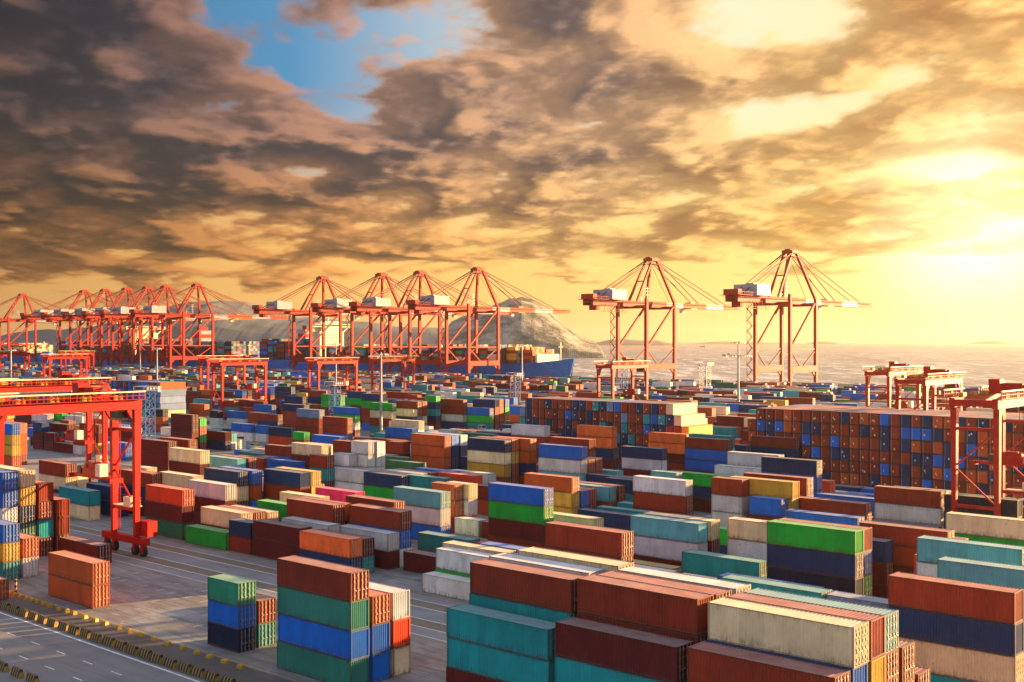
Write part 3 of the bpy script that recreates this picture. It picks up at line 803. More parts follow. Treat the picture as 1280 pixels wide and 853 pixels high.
(594.8, 732.2, 40, 2.9, 0, 4, 15, 5),
(484.9, 856.4, 40, 2.9, 0, 5, 0, 4),
(479, 862.6, 40, 2.9, 4, 12, 14, 10),
(438.8, 906.9, 40, 2.9, 3, 5, 0, 14),
(560, 766.8, 40, 2.9, 13, 4, 17, 0),
(435.9, 905.7, 40, 2.9, 5, 13, 12, 5),
(568.9, 752.7, 20, 2.9, 14, 15, 17, 0),
(493.8, 837, 40, 2.9, 15, 5, 3, 10),
(510.9, 817.4, 40, 2.9, 0, 13, 3, 0),
(516.9, 810.3, 40, 2.9, 1, 3, 14, 12),
(481.9, 849.5, 40, 2.9, 1, 3, 7, 14),
(487.9, 838.1, 40, 2.9, 12, 4, 0, 14),
(513.9, 805.4, 40, 2.9, 14, 14, 12, 0),
(418.8, 912.6, 40, 2.9, 0, 5, 0, 0),
(588.9, 720.2, 40, 2.9, 15, 4, 2, 4),
(591.9, 714.7, 40, 2.9, 5, 13, 7, 5),
(415.8, 913.4, 40, 2.9, 4, 15, 5, 2),
(456, 867.8, 40, 2.9, 14, 2, 14, 12),
(432.9, 893.4, 40, 2.9, 7, 13, 4, 1),
(481.9, 836.8, 40, 2.9, 4, 0, 13, 13),
(490.8, 823.9, 40, 2.9, 0, 7, 7, 5),
(438.8, 881.5, 40, 2.9, 0, 0, 1),
(487.9, 825.4, 40, 2.9, 7, 0, 10, 4),
(493.8, 817.8, 40, 2.9, 14, 3, 12, 4),
(519.8, 785.7, 40, 2.9, 5, 14, 10, 2),
(467.8, 844.2, 40, 2.9, 10, 14, 10),
(427, 888.6, 40, 2.9, 7, 14, 13, 14),
(461.9, 848.3, 40, 2.9, 0, 5, 13, 13),
(470.8, 837, 40, 2.9, 13, 2, 14, 13),
(481.9, 824.1, 40, 2.9, 13, 15, 0, 0),
(583, 709.7, 40, 2.9, 0, 11, 17, 3),
(560, 734.9, 40, 2.9, 5, 0, 0, 2),
(574.8, 714.8, 40, 2.9, 3, 11, 0, 4),
(438.8, 868.4, 20, 2.9, 3, 4, 4, 14),
(586, 702, 40, 2.9, 3, 4, 12, 7),
(597.8, 688.5, 20, 2.9, 14, 1, 14, 1),
(588.9, 694.8, 40, 2.9, 0, 7, 4, 14),
(513.9, 778.7, 40, 2.9, 0, 3, 7, 7),
(519.8, 766.4, 20, 2.9, 10, 5, 15, 2),
(406.9, 893.4, 40, 2.9, 0, 13, 15, 12),
(479, 811.9, 40, 2.9, 14, 0, 7, 3),
(586, 689.3, 40, 2.9, 12, 2, 1, 14),
(563, 714.6, 40, 2.9, 0, 14, 5, 4),
(409.9, 887.4, 20, 2.9, 5, 7, 4, 5),
(458.9, 830.4, 40, 2.9, 5, 14, 10),
(464.9, 823.2, 40, 2.9, 0, 0, 3, 5),
(594.8, 674.9, 40, 2.9, 4, 5, 13),
(412.9, 880.4, 40, 2.9, 1, 2, 12, 13),
(591.9, 676.6, 40, 2.9, 15, 3, 12, 14),
(461.9, 822.9, 40, 2.9, 5, 3, 14, 2),
(404, 888.3, 40, 2.9, 3, 5, 0, 4),
(568.9, 701.5, 40, 2.9, 4, 3, 3, 0),
(583, 684.3, 40, 2.9, 2, 0, 5, 14),
(467.8, 812.3, 40, 2.9, 5, 4, 14, 14),
(542.8, 727.4, 40, 2.9, 2, 14, 2, 12),
(531, 739.1, 20, 2.9, 0, 2, 7, 4),
(586, 676.7, 40, 2.9, 12, 5, 14, 12),
(563, 701.9, 40, 2.9, 3, 0, 12, 7),
(493.8, 778.4, 40, 2.9, 17, 15, 3, 3),
(588.9, 669.4, 40, 2.9, 14, 14, 0),
(571.8, 688.2, 40, 2.9, 7, 13, 7, 13),
(594.8, 662.2, 40, 2.9, 14, 10, 0, 14),
(513.9, 753.4, 40, 2.9, 1, 12, 14, 0),
(427, 850.5, 40, 2.9, 5, 12, 10, 3),
(490.8, 777.9, 40, 2.9, 3, 12, 13, 14),
(522.8, 739.7, 40, 2.9, 12, 12, 3, 4),
(560, 696.8, 40, 2.9, 7, 13, 11, 5),
(531, 726.4, 40, 2.9, 10, 3, 7, 10),
(568.9, 682.3, 20, 2.9, 0, 0, 0, 5),
(583, 665, 20, 2.9, 2, 10, 14),
(534, 720.2, 20, 2.9, 14, 5, 5, 17),
(516.9, 738.9, 40, 2.9, 4, 11, 4, 14),
(435.9, 829.1, 20, 2.9, 0, 5, 13, 3),
(412.9, 855, 40, 2.9, 13, 4, 1, 17),
(429.9, 835.5, 20, 2.9, 5, 0, 7, 17),
(484.9, 772, 20, 2.9, 0, 14, 4, 11),
(586, 657.4, 20, 2.9, 14, 1, 5, 5),
(545.8, 702.5, 40, 2.9, 4, 2, 2, 2),
(432.9, 829.9, 40, 2.9, 13, 15, 10, 0),
(510.9, 739.9, 40, 2.9, 0, 3, 10, 3),
(560, 684.1, 40, 2.9, 0, 1, 4, 12),
(406.9, 855.3, 40, 2.9, 0, 4, 12, 0),
(560, 677.6, 20, 2.9, 2, 3, 14, 10),
(418.8, 836.5, 40, 2.9, 0, 5, 5),
(412.9, 842.3, 40, 2.9, 2, 3, 3, 13),
(429.9, 822.8, 40, 2.9, 4, 14, 15, 14),
(536.9, 701.1, 40, 2.9, 0, 7, 5),
(545.8, 689.8, 40, 2.9, 4, 2, 4, 4),
(432.9, 817.2, 40, 2.9, 17, 14, 13, 5),
(522.8, 714.3, 40, 2.9, 0, 10, 0, 4),
(481.9, 759.4, 40, 2.9, 15, 14, 5, 10),
(519.8, 715.7, 40, 2.9, 17, 7, 0, 7),
(435.9, 809.8, 40, 2.9, 4, 5, 7, 7),
(508, 727, 40, 2.9, 4, 14, 0, 0),
(438.8, 804.5, 40, 2.9, 2, 2, 7, 0),
(415.8, 830.2, 20, 2.9, 3, 5, 3, 12),
(487.9, 748, 40, 2.9, 4, 7, 5, 2),
(493.8, 740.3, 40, 2.9, 4, 0, 14, 3),
(516.9, 713.6, 40, 2.9, 10, 2, 4, 14),
(470.8, 765.6, 20, 2.9, 3, 0, 13, 0),
(418.8, 823.8, 40, 2.9, 10, 4, 10, 17),
(531, 694.5, 20, 2.9, 10, 0, 5, 14),
(404, 837.5, 40, 2.9, 17, 7, 4, 0),
(545.8, 677.1, 40, 2.9, 0, 4, 3),
(586, 630.7, 40, 2.9, 3, 2, 0, 0),
(588.9, 623.5, 40, 2.9, 0, 2, 4),
(409.9, 823.5, 40, 2.9, 13, 11, 5),
(597.8, 611, 40, 2.9, 3, 13, 5, 0),
(522.8, 695.1, 20, 2.9, 14, 2, 14, 0),
(389.8, 843.4, 40, 2.9, 4, 2, 14, 12),
(404, 824.8, 40, 2.9, 0, 4, 11),
(545.8, 664.4, 40, 2.9, 2, 12, 10, 1),
(456, 765, 40, 2.9, 3, 0, 5, 14),
(586, 618, 40, 2.9, 5, 3, 10),
(409.9, 816.9, 20, 2.9, 0, 1, 14),
(510.9, 701.4, 40, 2.9, 0, 2, 5, 0),
(481.9, 734, 40, 2.9, 7, 7, 4, 0),
(441.8, 778.1, 40, 2.9, 3, 14, 3, 15),
(508, 701.6, 40, 2.9, 7, 7, 3, 14),
(435.9, 783.1, 40, 2.9, 0, 0, 4),
(490.8, 720.6, 40, 2.9, 5, 10, 13, 14),
(534, 669.4, 40, 2.9, 4, 14, 4, 15),
(516.9, 688.2, 40, 2.9, 7, 0, 7, 1),
(389.8, 830.7, 40, 2.9, 12, 4, 0, 4),
(542.8, 657.4, 40, 2.9, 5, 3, 14),
(531, 669.1, 40, 2.9, 4, 5, 0),
(456, 752.3, 40, 2.9, 5, 5, 5, 13),
(481.9, 721.3, 40, 2.9, 4, 5, 0, 14),
(594.8, 590.9, 40, 2.9, 14, 2, 5, 14),
(484.9, 714.6, 40, 2.9, 2, 12, 3, 3),
(490.8, 707.9, 40, 2.9, 12, 11, 0, 0),
(380.9, 831.9, 40, 2.9, 13, 15, 10, 17),
(404, 805.6, 40, 2.9, 13, 0, 5),
(568.9, 617.5, 40, 2.9, 5, 5, 0, 5),
(389.8, 818, 40, 2.9, 4, 5, 14),
(383.9, 823.9, 40, 2.9, 2, 13, 3, 10),
(427, 773, 40, 2.9, 4, 3, 5),
(456, 739.6, 40, 2.9, 5, 11, 11, 12),
(594.8, 578.2, 40, 2.9, 0, 13, 12, 7),
(386.8, 811.5, 40, 2.9, 4, 17, 7),
(438.8, 752, 40, 2.9, 0, 2, 4, 4),
(375, 823.9, 40, 2.9, 4, 12, 4),
(522.8, 656.6, 40, 2.9, 5, 2, 17),
(583, 587.6, 40, 2.9, 12, 5, 0, 0),
(389.8, 805.3, 40, 2.9, 7, 5, 4),
(418.8, 771.7, 40, 2.9, 10, 13, 7, 14),
(412.9, 777.6, 40, 2.9, 12, 0, 3, 5),
(479, 702.5, 40, 2.9, 0, 5, 3, 3),
(536.9, 636.4, 40, 2.9, 2, 13, 13, 5),
(404, 785, 20, 2.9, 3, 10, 3, 0),
(560, 605.8, 40, 2.9, 5, 4, 5, 3),
(571.8, 591.5, 40, 2.9, 5, 0, 2, 4),
(406.9, 777.8, 40, 2.9, 7, 13, 11, 4),
(586, 573.4, 40, 2.9, 1, 0, 2, 0),
(597.8, 559.9, 40, 2.9, 12, 2, 0, 14),
(415.8, 765.5, 40, 2.9, 7, 4, 3),
(375, 810.8, 20, 2.9, 12, 0, 4),
(484.9, 682.7, 40, 2.9, 14, 4, 3, 5),
(456, 714.2, 40, 2.9, 12, 7, 4, 14),
(487.9, 678, 40, 2.9, 4, 4, 3),
(432.9, 739.8, 40, 2.9, 3, 12, 5, 15),
(409.9, 764.9, 40, 2.9, 4, 4, 4, 5),
(481.9, 683.2, 40, 2.9, 4, 5, 14, 0),
(406.9, 765.1, 40, 2.9, 5, 0, 10, 0),
(429.9, 738.8, 20, 2.9, 14, 0, 15, 11),
(565.9, 584.2, 40, 2.9, 14, 14, 2, 15),
(568.9, 579, 40, 2.9, 0, 7, 3, 2),
(534, 617.3, 40, 2.9, 13, 5, 5, 10),
(542.8, 605.3, 40, 2.9, 0, 13, 2, 10),
(479, 677.1, 40, 2.9, 4, 15, 3),
(383.9, 784.6, 40, 2.9, 7, 3, 1),
(467.8, 689.4, 20, 2.9, 0, 5, 17, 2),
(456, 701.5, 40, 2.9, 4, 0, 17, 7),
(545.8, 599.7, 40, 2.9, 3, 5, 7, 14),
(429.9, 726.1, 40, 2.9, 5, 13, 15, 2),
(377.9, 784.7, 20, 2.9, 5, 4, 14),
(490.8, 656.7, 20, 2.9, 10, 3, 13, 12),
(531, 610.5, 40, 2.9, 0, 3, 14, 0),
(563, 573.7, 40, 2.9, 12, 3, 5, 3),
(568.9, 566.3, 40, 2.9, 14, 2, 14, 13),
(409.9, 745.6, 40, 2.9, 4, 1, 14),
(418.8, 733.7, 40, 2.9, 10, 7, 14, 11),
(513.9, 624.7, 40, 2.9, 10, 4, 4),
(467.8, 676.7, 40, 2.9, 3, 4, 17, 10),
(380.9, 773.3, 40, 2.9, 1, 7, 12, 5),
(438.8, 707.4, 40, 2.9, 0, 13, 7),
(560, 567.8, 40, 2.9, 13, 3, 0, 14),
(435.9, 707, 40, 2.9, 12, 10, 5),
(429.9, 713.4, 40, 2.9, 12, 7, 4, 0),
(412.9, 732.5, 20, 2.9, 0, 2, 11, 0),
(591.9, 528.7, 40, 2.9, 14, 1, 3, 4),
(597.8, 521.4, 20, 2.9, 0, 14, 7, 2),
(539.9, 586.1, 40, 2.9, 13, 14, 5, 7),
(522.8, 604.5, 40, 2.9, 4, 7, 1, 13),
(470.8, 663.3, 20, 2.9, 2, 5, 0, 4),
(516.9, 610.7, 40, 2.9, 2, 2, 7, 7),
(406.9, 733.2, 20, 2.9, 5, 5, 12, 14),
(427, 709.2, 40, 2.9, 0, 7, 4),
(545.8, 574.3, 40, 2.9, 3, 13, 4, 4),
(583, 530.3, 40, 2.9, 7, 0, 7, 14),
(458.9, 669.8, 40, 2.9, 13, 5, 13, 4),
(560, 555.1, 40, 2.9, 4, 13, 13, 4),
(588.9, 521.5, 20, 2.9, 3, 3, 0, 4),
(571.8, 540.3, 40, 2.9, 4, 4, 13, 4),
(412.9, 719.8, 40, 2.9, 4, 0, 7, 7),
(565.9, 546.1, 40, 2.9, 0, 5, 3, 5),
(427, 702.6, 20, 2.9, 3, 2, 13, 4),
(456, 669.6, 20, 2.9, 0, 2, 13, 11),
(591.9, 515.6, 20, 2.9, 13, 5, 0, 0),
(531, 578.6, 40, 2.9, 5, 10, 14, 4),
(508, 604.5, 40, 2.9, 13, 0, 3),
(545.8, 561.6, 40, 2.9, 12, 0, 12),
(380.9, 747.9, 40, 2.9, 3, 5, 17, 14),
(487.9, 625.9, 40, 2.9, 4, 0, 13, 5),
(583, 517.6, 40, 2.9, 7, 3, 2, 17),
(418.8, 701.7, 40, 2.9, 3, 14, 17),
(588.9, 508.8, 40, 2.9, 12, 13, 12),
(383.9, 739.9, 40, 2.9, 0, 14, 12),
(412.9, 707.1, 40, 2.9, 3, 0, 4, 5),
(522.8, 579.1, 40, 2.9, 13, 4, 15, 3),
(441.8, 670, 40, 2.9, 15, 3, 0, 15),
(519.8, 580.5, 40, 2.9, 12, 12, 2, 17),
(406.9, 707.8, 40, 2.9, 13, 14, 0, 7),
(467.8, 637.3, 40, 2.9, 0, 7, 10, 10),
(508, 591.8, 40, 2.9, 7, 1, 10, 14),
(545.8, 548.9, 40, 2.9, 0, 10, 4),
(415.8, 695.5, 40, 2.9, 2, 5, 14, 0),
(583, 504.9, 40, 2.9, 7, 4, 10),
(418.8, 689, 40, 2.9, 7, 14, 7),
(435.9, 668.9, 40, 2.9, 12, 0, 4, 5),
(571.8, 515, 40, 2.9, 5, 13, 11, 0),
(536.9, 553.7, 40, 2.9, 0, 2, 4, 7),
(427, 677.2, 40, 2.9, 0, 2, 13, 14),
(574.8, 509.6, 40, 2.9, 0, 0, 0, 4),
(542.8, 541.5, 20, 2.9, 3, 4, 15, 0),
(513.9, 573.5, 40, 2.9, 2, 4, 17, 5),
(588.9, 488.3, 20, 2.9, 0, 13, 4, 11),
(531, 553.2, 40, 2.9, 5, 2, 0),
(508, 579.1, 40, 2.9, 2, 3, 10, 13),
(545.8, 536.2, 40, 2.9, 7, 3, 3, 15),
(404, 695.8, 40, 2.9, 14, 0, 14, 5),
(438.8, 656.2, 20, 2.9, 2, 14, 13, 3),
(568.9, 509, 20, 2.9, 0, 14, 5),
(375, 726.8, 40, 2.9, 0, 0, 4),
(412.9, 681.8, 40, 2.9, 13, 0, 1),
(565.9, 508, 40, 2.9, 0, 4, 14),
(380.9, 716, 20, 2.9, 2, 5, 14, 4),
(487.9, 594, 40, 2.9, 5, 10, 7, 3),
(597.8, 469.3, 40, 2.9, 7, 11, 4, 0),
(522.8, 553.3, 20, 2.9, 7, 5, 7, 2),
(510.9, 566.2, 40, 2.9, 0, 2, 2, 2),
(470.8, 611.2, 40, 2.9, 5, 10, 4, 5),
(513.9, 560.8, 40, 2.9, 13, 13, 2, 13),
(545.8, 523.5, 40, 2.9, 2, 3, 3, 4),
(479, 598.8, 20, 2.9, 4, 5, 17, 4),
(375, 714.1, 40, 2.9, 4, 5, 4, 14),
(516.9, 553.4, 40, 2.9, 4, 14, 13, 0),
(560, 504.3, 40, 2.9, 7, 4, 3),
(389.8, 696, 40, 2.9, 3, 14, 4, 0),
(354.9, 734.2, 40, 2.9, 7, 5, 0),
(360.8, 727.1, 40, 2.9, 10, 11, 4, 5),
(380.9, 703.3, 40, 2.9, 2, 3, 2, 13),
(386.8, 696, 40, 2.9, 3, 14, 14),
(574.8, 482.9, 40, 2.9, 5, 4, 12, 10),
(591.9, 463.5, 40, 2.9, 3, 7, 0, 7),
(461.9, 610.2, 40, 2.9, 0, 3, 4, 4),
(522.8, 540.6, 40, 2.9, 14, 4, 13),
(418.8, 656.7, 40, 2.9, 5, 2, 7, 3),
(458.9, 611.1, 40, 2.9, 0, 14, 14, 0),
(346, 738.7, 40, 2.9, 4, 13, 3, 7),
(536.9, 521.7, 20, 2.9, 14, 10, 5),
(588.9, 462.9, 40, 2.9, 14, 5, 10),
(508, 553.8, 40, 2.9, 5, 14, 10, 12),
(438.8, 629.5, 40, 2.9, 4, 3, 0, 14),
(375, 701.4, 40, 2.9, 14, 5, 2),
(357.8, 720.7, 40, 2.9, 12, 5, 14, 7),
(435.9, 629.6, 40, 2.9, 0, 3, 0, 3),
(591.9, 450.8, 40, 2.9, 13, 3, 0, 11),
(534, 515.4, 40, 2.9, 7, 2, 13),
(583, 458.5, 20, 2.9, 13, 15, 7, 5),
(441.8, 617.5, 40, 2.9, 0, 7, 5, 0),
(380.9, 684, 40, 2.9, 5, 10, 13, 0),
(479, 573, 20, 2.9, 14, 0, 5, 1),
(568.9, 469.6, 40, 2.9, 5, 14, 12, 7),
(522.8, 521.4, 20, 2.9, 4, 12, 0, 4),
(510.9, 534.3, 40, 2.9, 7, 2, 1),
(337.8, 727.5, 40, 2.9, 5, 0, 7),
(571.8, 462.9, 40, 2.9, 5, 2, 5, 10),
(531, 508.5, 20, 2.9, 7, 0, 14),
(565.9, 468.7, 40, 2.9, 12, 5, 0, 12),
(586, 444.8, 40, 2.9, 12, 14, 3, 0),
(461.9, 584.9, 40, 2.9, 4, 13, 3, 5),
(522.8, 514.8, 20, 2.9, 3, 0, 0, 0),
(481.9, 560.7, 40, 2.9, 5, 14, 4, 0),
(583, 445.8, 40, 2.9, 7, 0, 14, 10),
(458.9, 585.8, 40, 2.9, 0, 5, 2, 7),
(346, 713.3, 40, 2.9, 14, 2, 0),
(513.9, 522.8, 40, 2.9, 12, 5, 7),
(377.9, 676.2, 40, 2.9, 5, 7, 3),
(594.8, 430.7, 40, 2.9, 0, 2, 12, 2),
(508, 528.4, 40, 2.9, 11, 15, 3),
(490.8, 547.4, 40, 2.9, 3, 4, 10, 4),
(568.9, 456.9, 40, 2.9, 5, 2, 3, 3),
(357.8, 695.4, 40, 2.9, 0, 7, 7),
(464.9, 572.9, 40, 2.9, 13, 4, 5),
(583, 439.3, 20, 2.9, 0, 7, 7, 3),
(519.8, 510.5, 40, 2.9, 17, 4, 14),
(456, 579.4, 40, 2.9, 0, 14, 5, 12),
(461.9, 572.2, 40, 2.9, 7, 4, 5),
(415.8, 624.2, 40, 2.9, 0, 14, 5, 3),
(539.9, 482.9, 40, 2.9, 4, 10, 0),
(351.9, 694.5, 40, 2.9, 4, 14, 13, 14),
(464.9, 566.4, 20, 2.9, 12, 10, 14, 7),
(346, 700.7, 40, 2.9, 4, 5, 14),
(583, 432.7, 20, 2.9, 7, 4, 7, 13),
(560, 458.4, 40, 2.9, 0, 0, 0, 14),
(348.9, 696.2, 20, 2.9, 0, 4, 12, 4),
(594.8, 418, 40, 2.9, 3, 0, 5, 13),
(545.8, 471, 20, 2.9, 2, 0, 3, 14),
(563, 451.2, 40, 2.9, 10, 7, 5, 13),
(568.9, 444.2, 40, 2.9, 17, 0, 14),
(334.8, 708.7, 40, 2.9, 0, 4, 2),
(470.8, 553.9, 40, 2.9, 2, 0, 4, 0),
(328.9, 713.4, 20, 2.9, 11, 2, 2, 0),
(560, 451.8, 20, 2.9, 0, 2, 14),
(360.8, 675.9, 40, 2.9, 0, 14, 0),
(412.9, 617, 40, 2.9, 4, 4, 0, 2),
(337.8, 701.7, 20, 2.9, 2, 4, 15),
(588.9, 417.8, 20, 2.9, 2, 2, 7, 0),
(406.9, 623.4, 40, 2.9, 0, 7, 3, 15),
(467.8, 554.6, 20, 2.9, 1, 13, 0, 2),
(479, 541.1, 40, 2.9, 10, 14, 15, 17),
(334.8, 702.1, 20, 2.9, 5, 2, 13, 14),
(351.9, 681.8, 40, 2.9, 10, 2, 3),
(348.9, 683.5, 40, 2.9, 0, 11, 3),
(389.8, 636.9, 20, 2.9, 14, 3, 7, 0),
(429.9, 591.3, 40, 2.9, 5, 14, 15, 7),
(360.8, 669.4, 20, 2.9, 0, 4, 7, 5),
(331.9, 701.7, 40, 2.9, 3, 3, 13),
(325.9, 708.2, 40, 2.9, 0, 10, 0, 3),
(456, 560.2, 40, 2.9, 17, 1, 5),
(586, 412.8, 20, 2.9, 12, 15, 13, 2),
(487.9, 523.5, 20, 2.9, 14, 4, 0, 7),
(574.8, 425.1, 20, 2.9, 0, 4, 7, 10),
(481.9, 528.8, 40, 2.9, 17, 12, 11, 4),
(418.8, 598, 40, 2.9, 3, 14, 11, 13),
(519.8, 483.8, 40, 2.9, 12, 3, 5, 0),
(542.8, 457.4, 20, 2.9, 0, 12, 0, 3),
(479, 528.4, 40, 2.9, 3, 0, 11, 14),
(334.8, 689.4, 40, 2.9, 0, 3, 0),
(441.8, 566.7, 40, 2.9, 5, 12, 15, 4),
(325.9, 695.6, 40, 2.9, 4, 10, 3),
(513.9, 483, 20, 2.9, 12, 4, 14, 3),
(404, 605.6, 40, 2.9, 10, 2, 0, 5),
(534, 456.3, 40, 2.9, 5, 4, 10, 0),
(583, 400.8, 40, 2.9, 7, 7, 0, 4),
(510.9, 482.2, 40, 2.9, 13, 0, 0),
(348.9, 664.3, 40, 2.9, 12, 14, 13, 5),
(412.9, 591.6, 40, 2.9, 10, 10, 14, 3),
(337.8, 676.3, 40, 2.9, 0, 13, 14),
(331.9, 682.5, 20, 2.9, 0, 5, 3, 14),
(565.9, 417.9, 40, 2.9, 0, 4, 5, 14),
(479, 515.7, 40, 2.9, 14, 2, 2, 0),
(508, 482.4, 40, 2.9, 3, 4, 14),
(461.9, 534.1, 40, 2.9, 0, 10, 4, 12),
(591.9, 386.9, 20, 2.9, 0, 3, 7, 15),
(432.9, 566.5, 40, 2.9, 5, 15, 5, 14),
(409.9, 591.6, 40, 2.9, 3, 5, 14, 2),
(594.8, 380, 40, 2.9, 17, 10, 5, 0),
(325.9, 682.9, 40, 2.9, 7, 7, 4, 14),
(565.9, 411.3, 20, 2.9, 7, 0, 3, 0),
(314.8, 695.1, 40, 2.9, 5, 11, 5, 3),
(536.9, 443.9, 40, 2.9, 0, 5, 0, 5),
(531, 449.9, 40, 2.9, 1, 7, 7, 3),
(545.8, 433, 40, 2.9, 5, 13, 0),
(438.8, 553.3, 40, 2.9, 5, 3, 13),
(386.8, 612, 40, 2.9, 7, 12, 12, 7),
(334.8, 670.2, 40, 2.9, 3, 15, 4),
(470.8, 515.8, 40, 2.9, 14, 3, 4, 5),
(493.8, 489.6, 40, 2.9, 3, 5, 10, 0),
(510.9, 469.5, 40, 2.9, 2, 0, 5, 12),
(571.8, 399.4, 40, 2.9, 5, 14, 15, 0),
(380.9, 612.7, 40, 2.9, 12, 4, 4, 13),
(441.8, 541.4, 40, 2.9, 2, 13, 2, 0),
(583, 381.5, 20, 2.9, 0, 10, 14, 15),
(594.8, 367.3, 40, 2.9, 0, 14, 0),
(435.9, 546.9, 40, 2.9, 2, 14, 17),
(418.8, 566.1, 20, 2.9, 4, 4, 12, 2),
(565.9, 398.6, 40, 2.9, 3, 0, 0, 1),
(545.8, 420.3, 40, 2.9, 13, 4, 4, 2),
(461.9, 514.8, 40, 2.9, 0, 10, 5, 5),
(597.8, 361.2, 40, 2.9, 12, 14, 4, 0),
(493.8, 476.9, 40, 2.9, 4, 7, 12),
(458.9, 515.8, 40, 2.9, 13, 2, 0, 13),
(560, 401, 40, 2.9, 5, 17, 10, 4),
(571.8, 386.8, 40, 2.9, 0, 14, 0, 3),
(383.9, 598.6, 40, 2.9, 7, 2, 4, 13),
(591.9, 361.6, 40, 2.9, 4, 4, 10),
(432.9, 541.1, 40, 2.9, 3, 0, 0),
(323, 663.8, 40, 2.9, 14, 0, 12),
(493.8, 470.3, 20, 2.9, 12, 4, 5, 4),
(441.8, 528.7, 40, 2.9, 5, 0, 4, 5),
(351.9, 629.7, 40, 2.9, 7, 15, 10),
(542.8, 412.8, 40, 2.9, 3, 10, 0, 14),
(531, 424.5, 40, 2.9, 10, 13, 14),
(409.9, 559.7, 20, 2.9, 13, 0, 4, 15),
(311.8, 669.5, 40, 2.9, 10, 2, 0),
(583, 361.8, 20, 2.9, 0, 5, 0),
(519.8, 433, 40, 2.9, 4, 13, 12, 5),
(412.9, 553.5, 40, 2.9, 13, 17, 7, 3),
(429.9, 534, 40, 2.9, 4, 1, 4),
(314.8, 663.2, 40, 2.9, 3, 12, 0),
(479, 476.3, 40, 2.9, 0, 13, 13, 0),
(404, 561, 40, 2.9, 13, 10, 0, 0),
(415.8, 547.6, 40, 2.9, 14, 5, 0, 5),
(563, 381.2, 40, 2.9, 7, 14, 4, 4),
(438.8, 521.4, 40, 2.9, 0, 2, 4, 7),
(386.8, 580.1, 40, 2.9, 4, 5, 7, 10),
(493.8, 457.7, 40, 2.9, 12, 7, 5, 14),
(464.9, 488.9, 40, 2.9, 2, 13, 0, 3),
(418.8, 540.7, 40, 2.9, 7, 13, 0, 5),
(519.8, 426.5, 20, 2.9, 11, 17, 12, 0),
(389.8, 573.4, 40, 2.9, 11, 0, 12, 3),
(513.9, 431.8, 40, 2.9, 2, 2, 3, 0),
(337.8, 630.4, 20, 2.9, 4, 2, 12, 2),
(484.9, 463.9, 40, 2.9, 5, 4, 5),
(539.9, 400.2, 40, 2.9, 0, 2, 12, 12),
(461.9, 488.2, 40, 2.9, 5, 17, 2),
(305.9, 664, 40, 2.9, 14, 0, 14),
(311.8, 656.8, 40, 2.9, 2, 10, 7),
(534, 404.7, 20, 2.9, 2, 10, 0, 0),
(435.9, 514.9, 20, 2.9, 10, 13, 13, 0),
(377.9, 579.5, 40, 2.9, 12, 12, 5, 5),
(588.9, 339.9, 20, 2.9, 0, 5, 14, 4),
(427, 522.8, 40, 2.9, 4, 0, 0, 7),
(404, 548.3, 40, 2.9, 14, 14, 5, 13),
(415.8, 534.9, 40, 2.9, 15, 10, 3, 5),
(438.8, 508.7, 40, 2.9, 1, 5, 2, 0),
(386.8, 567.4, 40, 2.9, 1, 0, 12),
(563, 368, 20, 2.9, 13, 2, 5),
(574.8, 354.7, 40, 2.9, 14, 0, 10),
(456, 488.9, 20, 2.9, 5, 7, 2, 12),
(591.9, 334.9, 40, 2.9, 17, 4, 7, 0),
(305.9, 657.4, 20, 2.9, 10, 5, 3),
(493.8, 445, 40, 2.9, 2, 2, 7, 4),
(560, 369.1, 40, 2.9, 13, 5, 7, 2),
(470.8, 469.9, 40, 2.9, 5, 7, 3, 4),
(481.9, 457, 40, 2.9, 17, 5, 10),
(346, 610.5, 40, 2.9, 12, 13, 11),
(389.8, 560.8, 40, 2.9, 5, 17, 5, 0),
(542.8, 387.4, 40, 2.9, 14, 14, 12, 10),
(545.8, 382.2, 40, 2.9, 0, 5, 17, 15),
(427, 516.2, 20, 2.9, 4, 4, 2, 5),
(479, 457, 40, 2.9, 4, 11, 5),
(380.9, 567.7, 20, 2.9, 4, 0, 5, 4),
(386.8, 560.8, 20, 2.9, 3, 5, 13),
(300, 657.6, 40, 2.9, 14, 3, 17, 0),
(522.8, 405.4, 40, 2.9, 0, 11, 13, 3),
(534, 392, 40, 2.9, 4, 5, 5, 2),
(429.9, 508.6, 40, 2.9, 4, 2, 12, 5),
(583, 335.1, 40, 2.9, 5, 7, 5),
(404, 535.6, 40, 2.9, 17, 4, 0, 2),
(415.8, 522.2, 40, 2.9, 5, 4, 4),
(334.8, 611.6, 40, 2.9, 1, 7, 0, 4),
(560, 356.4, 40, 2.9, 14, 14, 10, 3),
(311.8, 636.3, 20, 2.9, 11, 14, 0, 7),
(594.8, 315.2, 40, 2.9, 0, 7, 4, 14),
(308.9, 637, 40, 2.9, 5, 7, 15),
(479, 444.4, 40, 2.9, 0, 0, 0, 7),
(314.8, 629.9, 40, 2.9, 5, 2, 4),
(493.8, 425.7, 20, 2.9, 17, 17, 5, 15),
(323, 617.9, 40, 2.9, 0, 0, 3, 7),
(441.8, 482.7, 40, 2.9, 4, 11, 12, 14),
(536.9, 373.4, 20, 2.9, 14, 14, 10, 2),
(588.9, 314.6, 40, 2.9, 14, 4, 5, 4),
(467.8, 451.3, 40, 2.9, 5, 0, 5),
(490.8, 425.3, 40, 2.9, 0, 4, 2, 5),
(545.8, 363, 40, 2.9, 14, 0, 0, 12),
(597.8, 302.6, 40, 2.9, 13, 0, 12, 14),
(568.9, 334.8, 40, 2.9, 12, 14, 3, 7),
(311.8, 623.6, 40, 2.9, 13, 13, 4),
(542.8, 362.1, 40, 2.9, 12, 0, 5),
(583, 315.9, 40, 2.9, 2, 11, 17, 3),
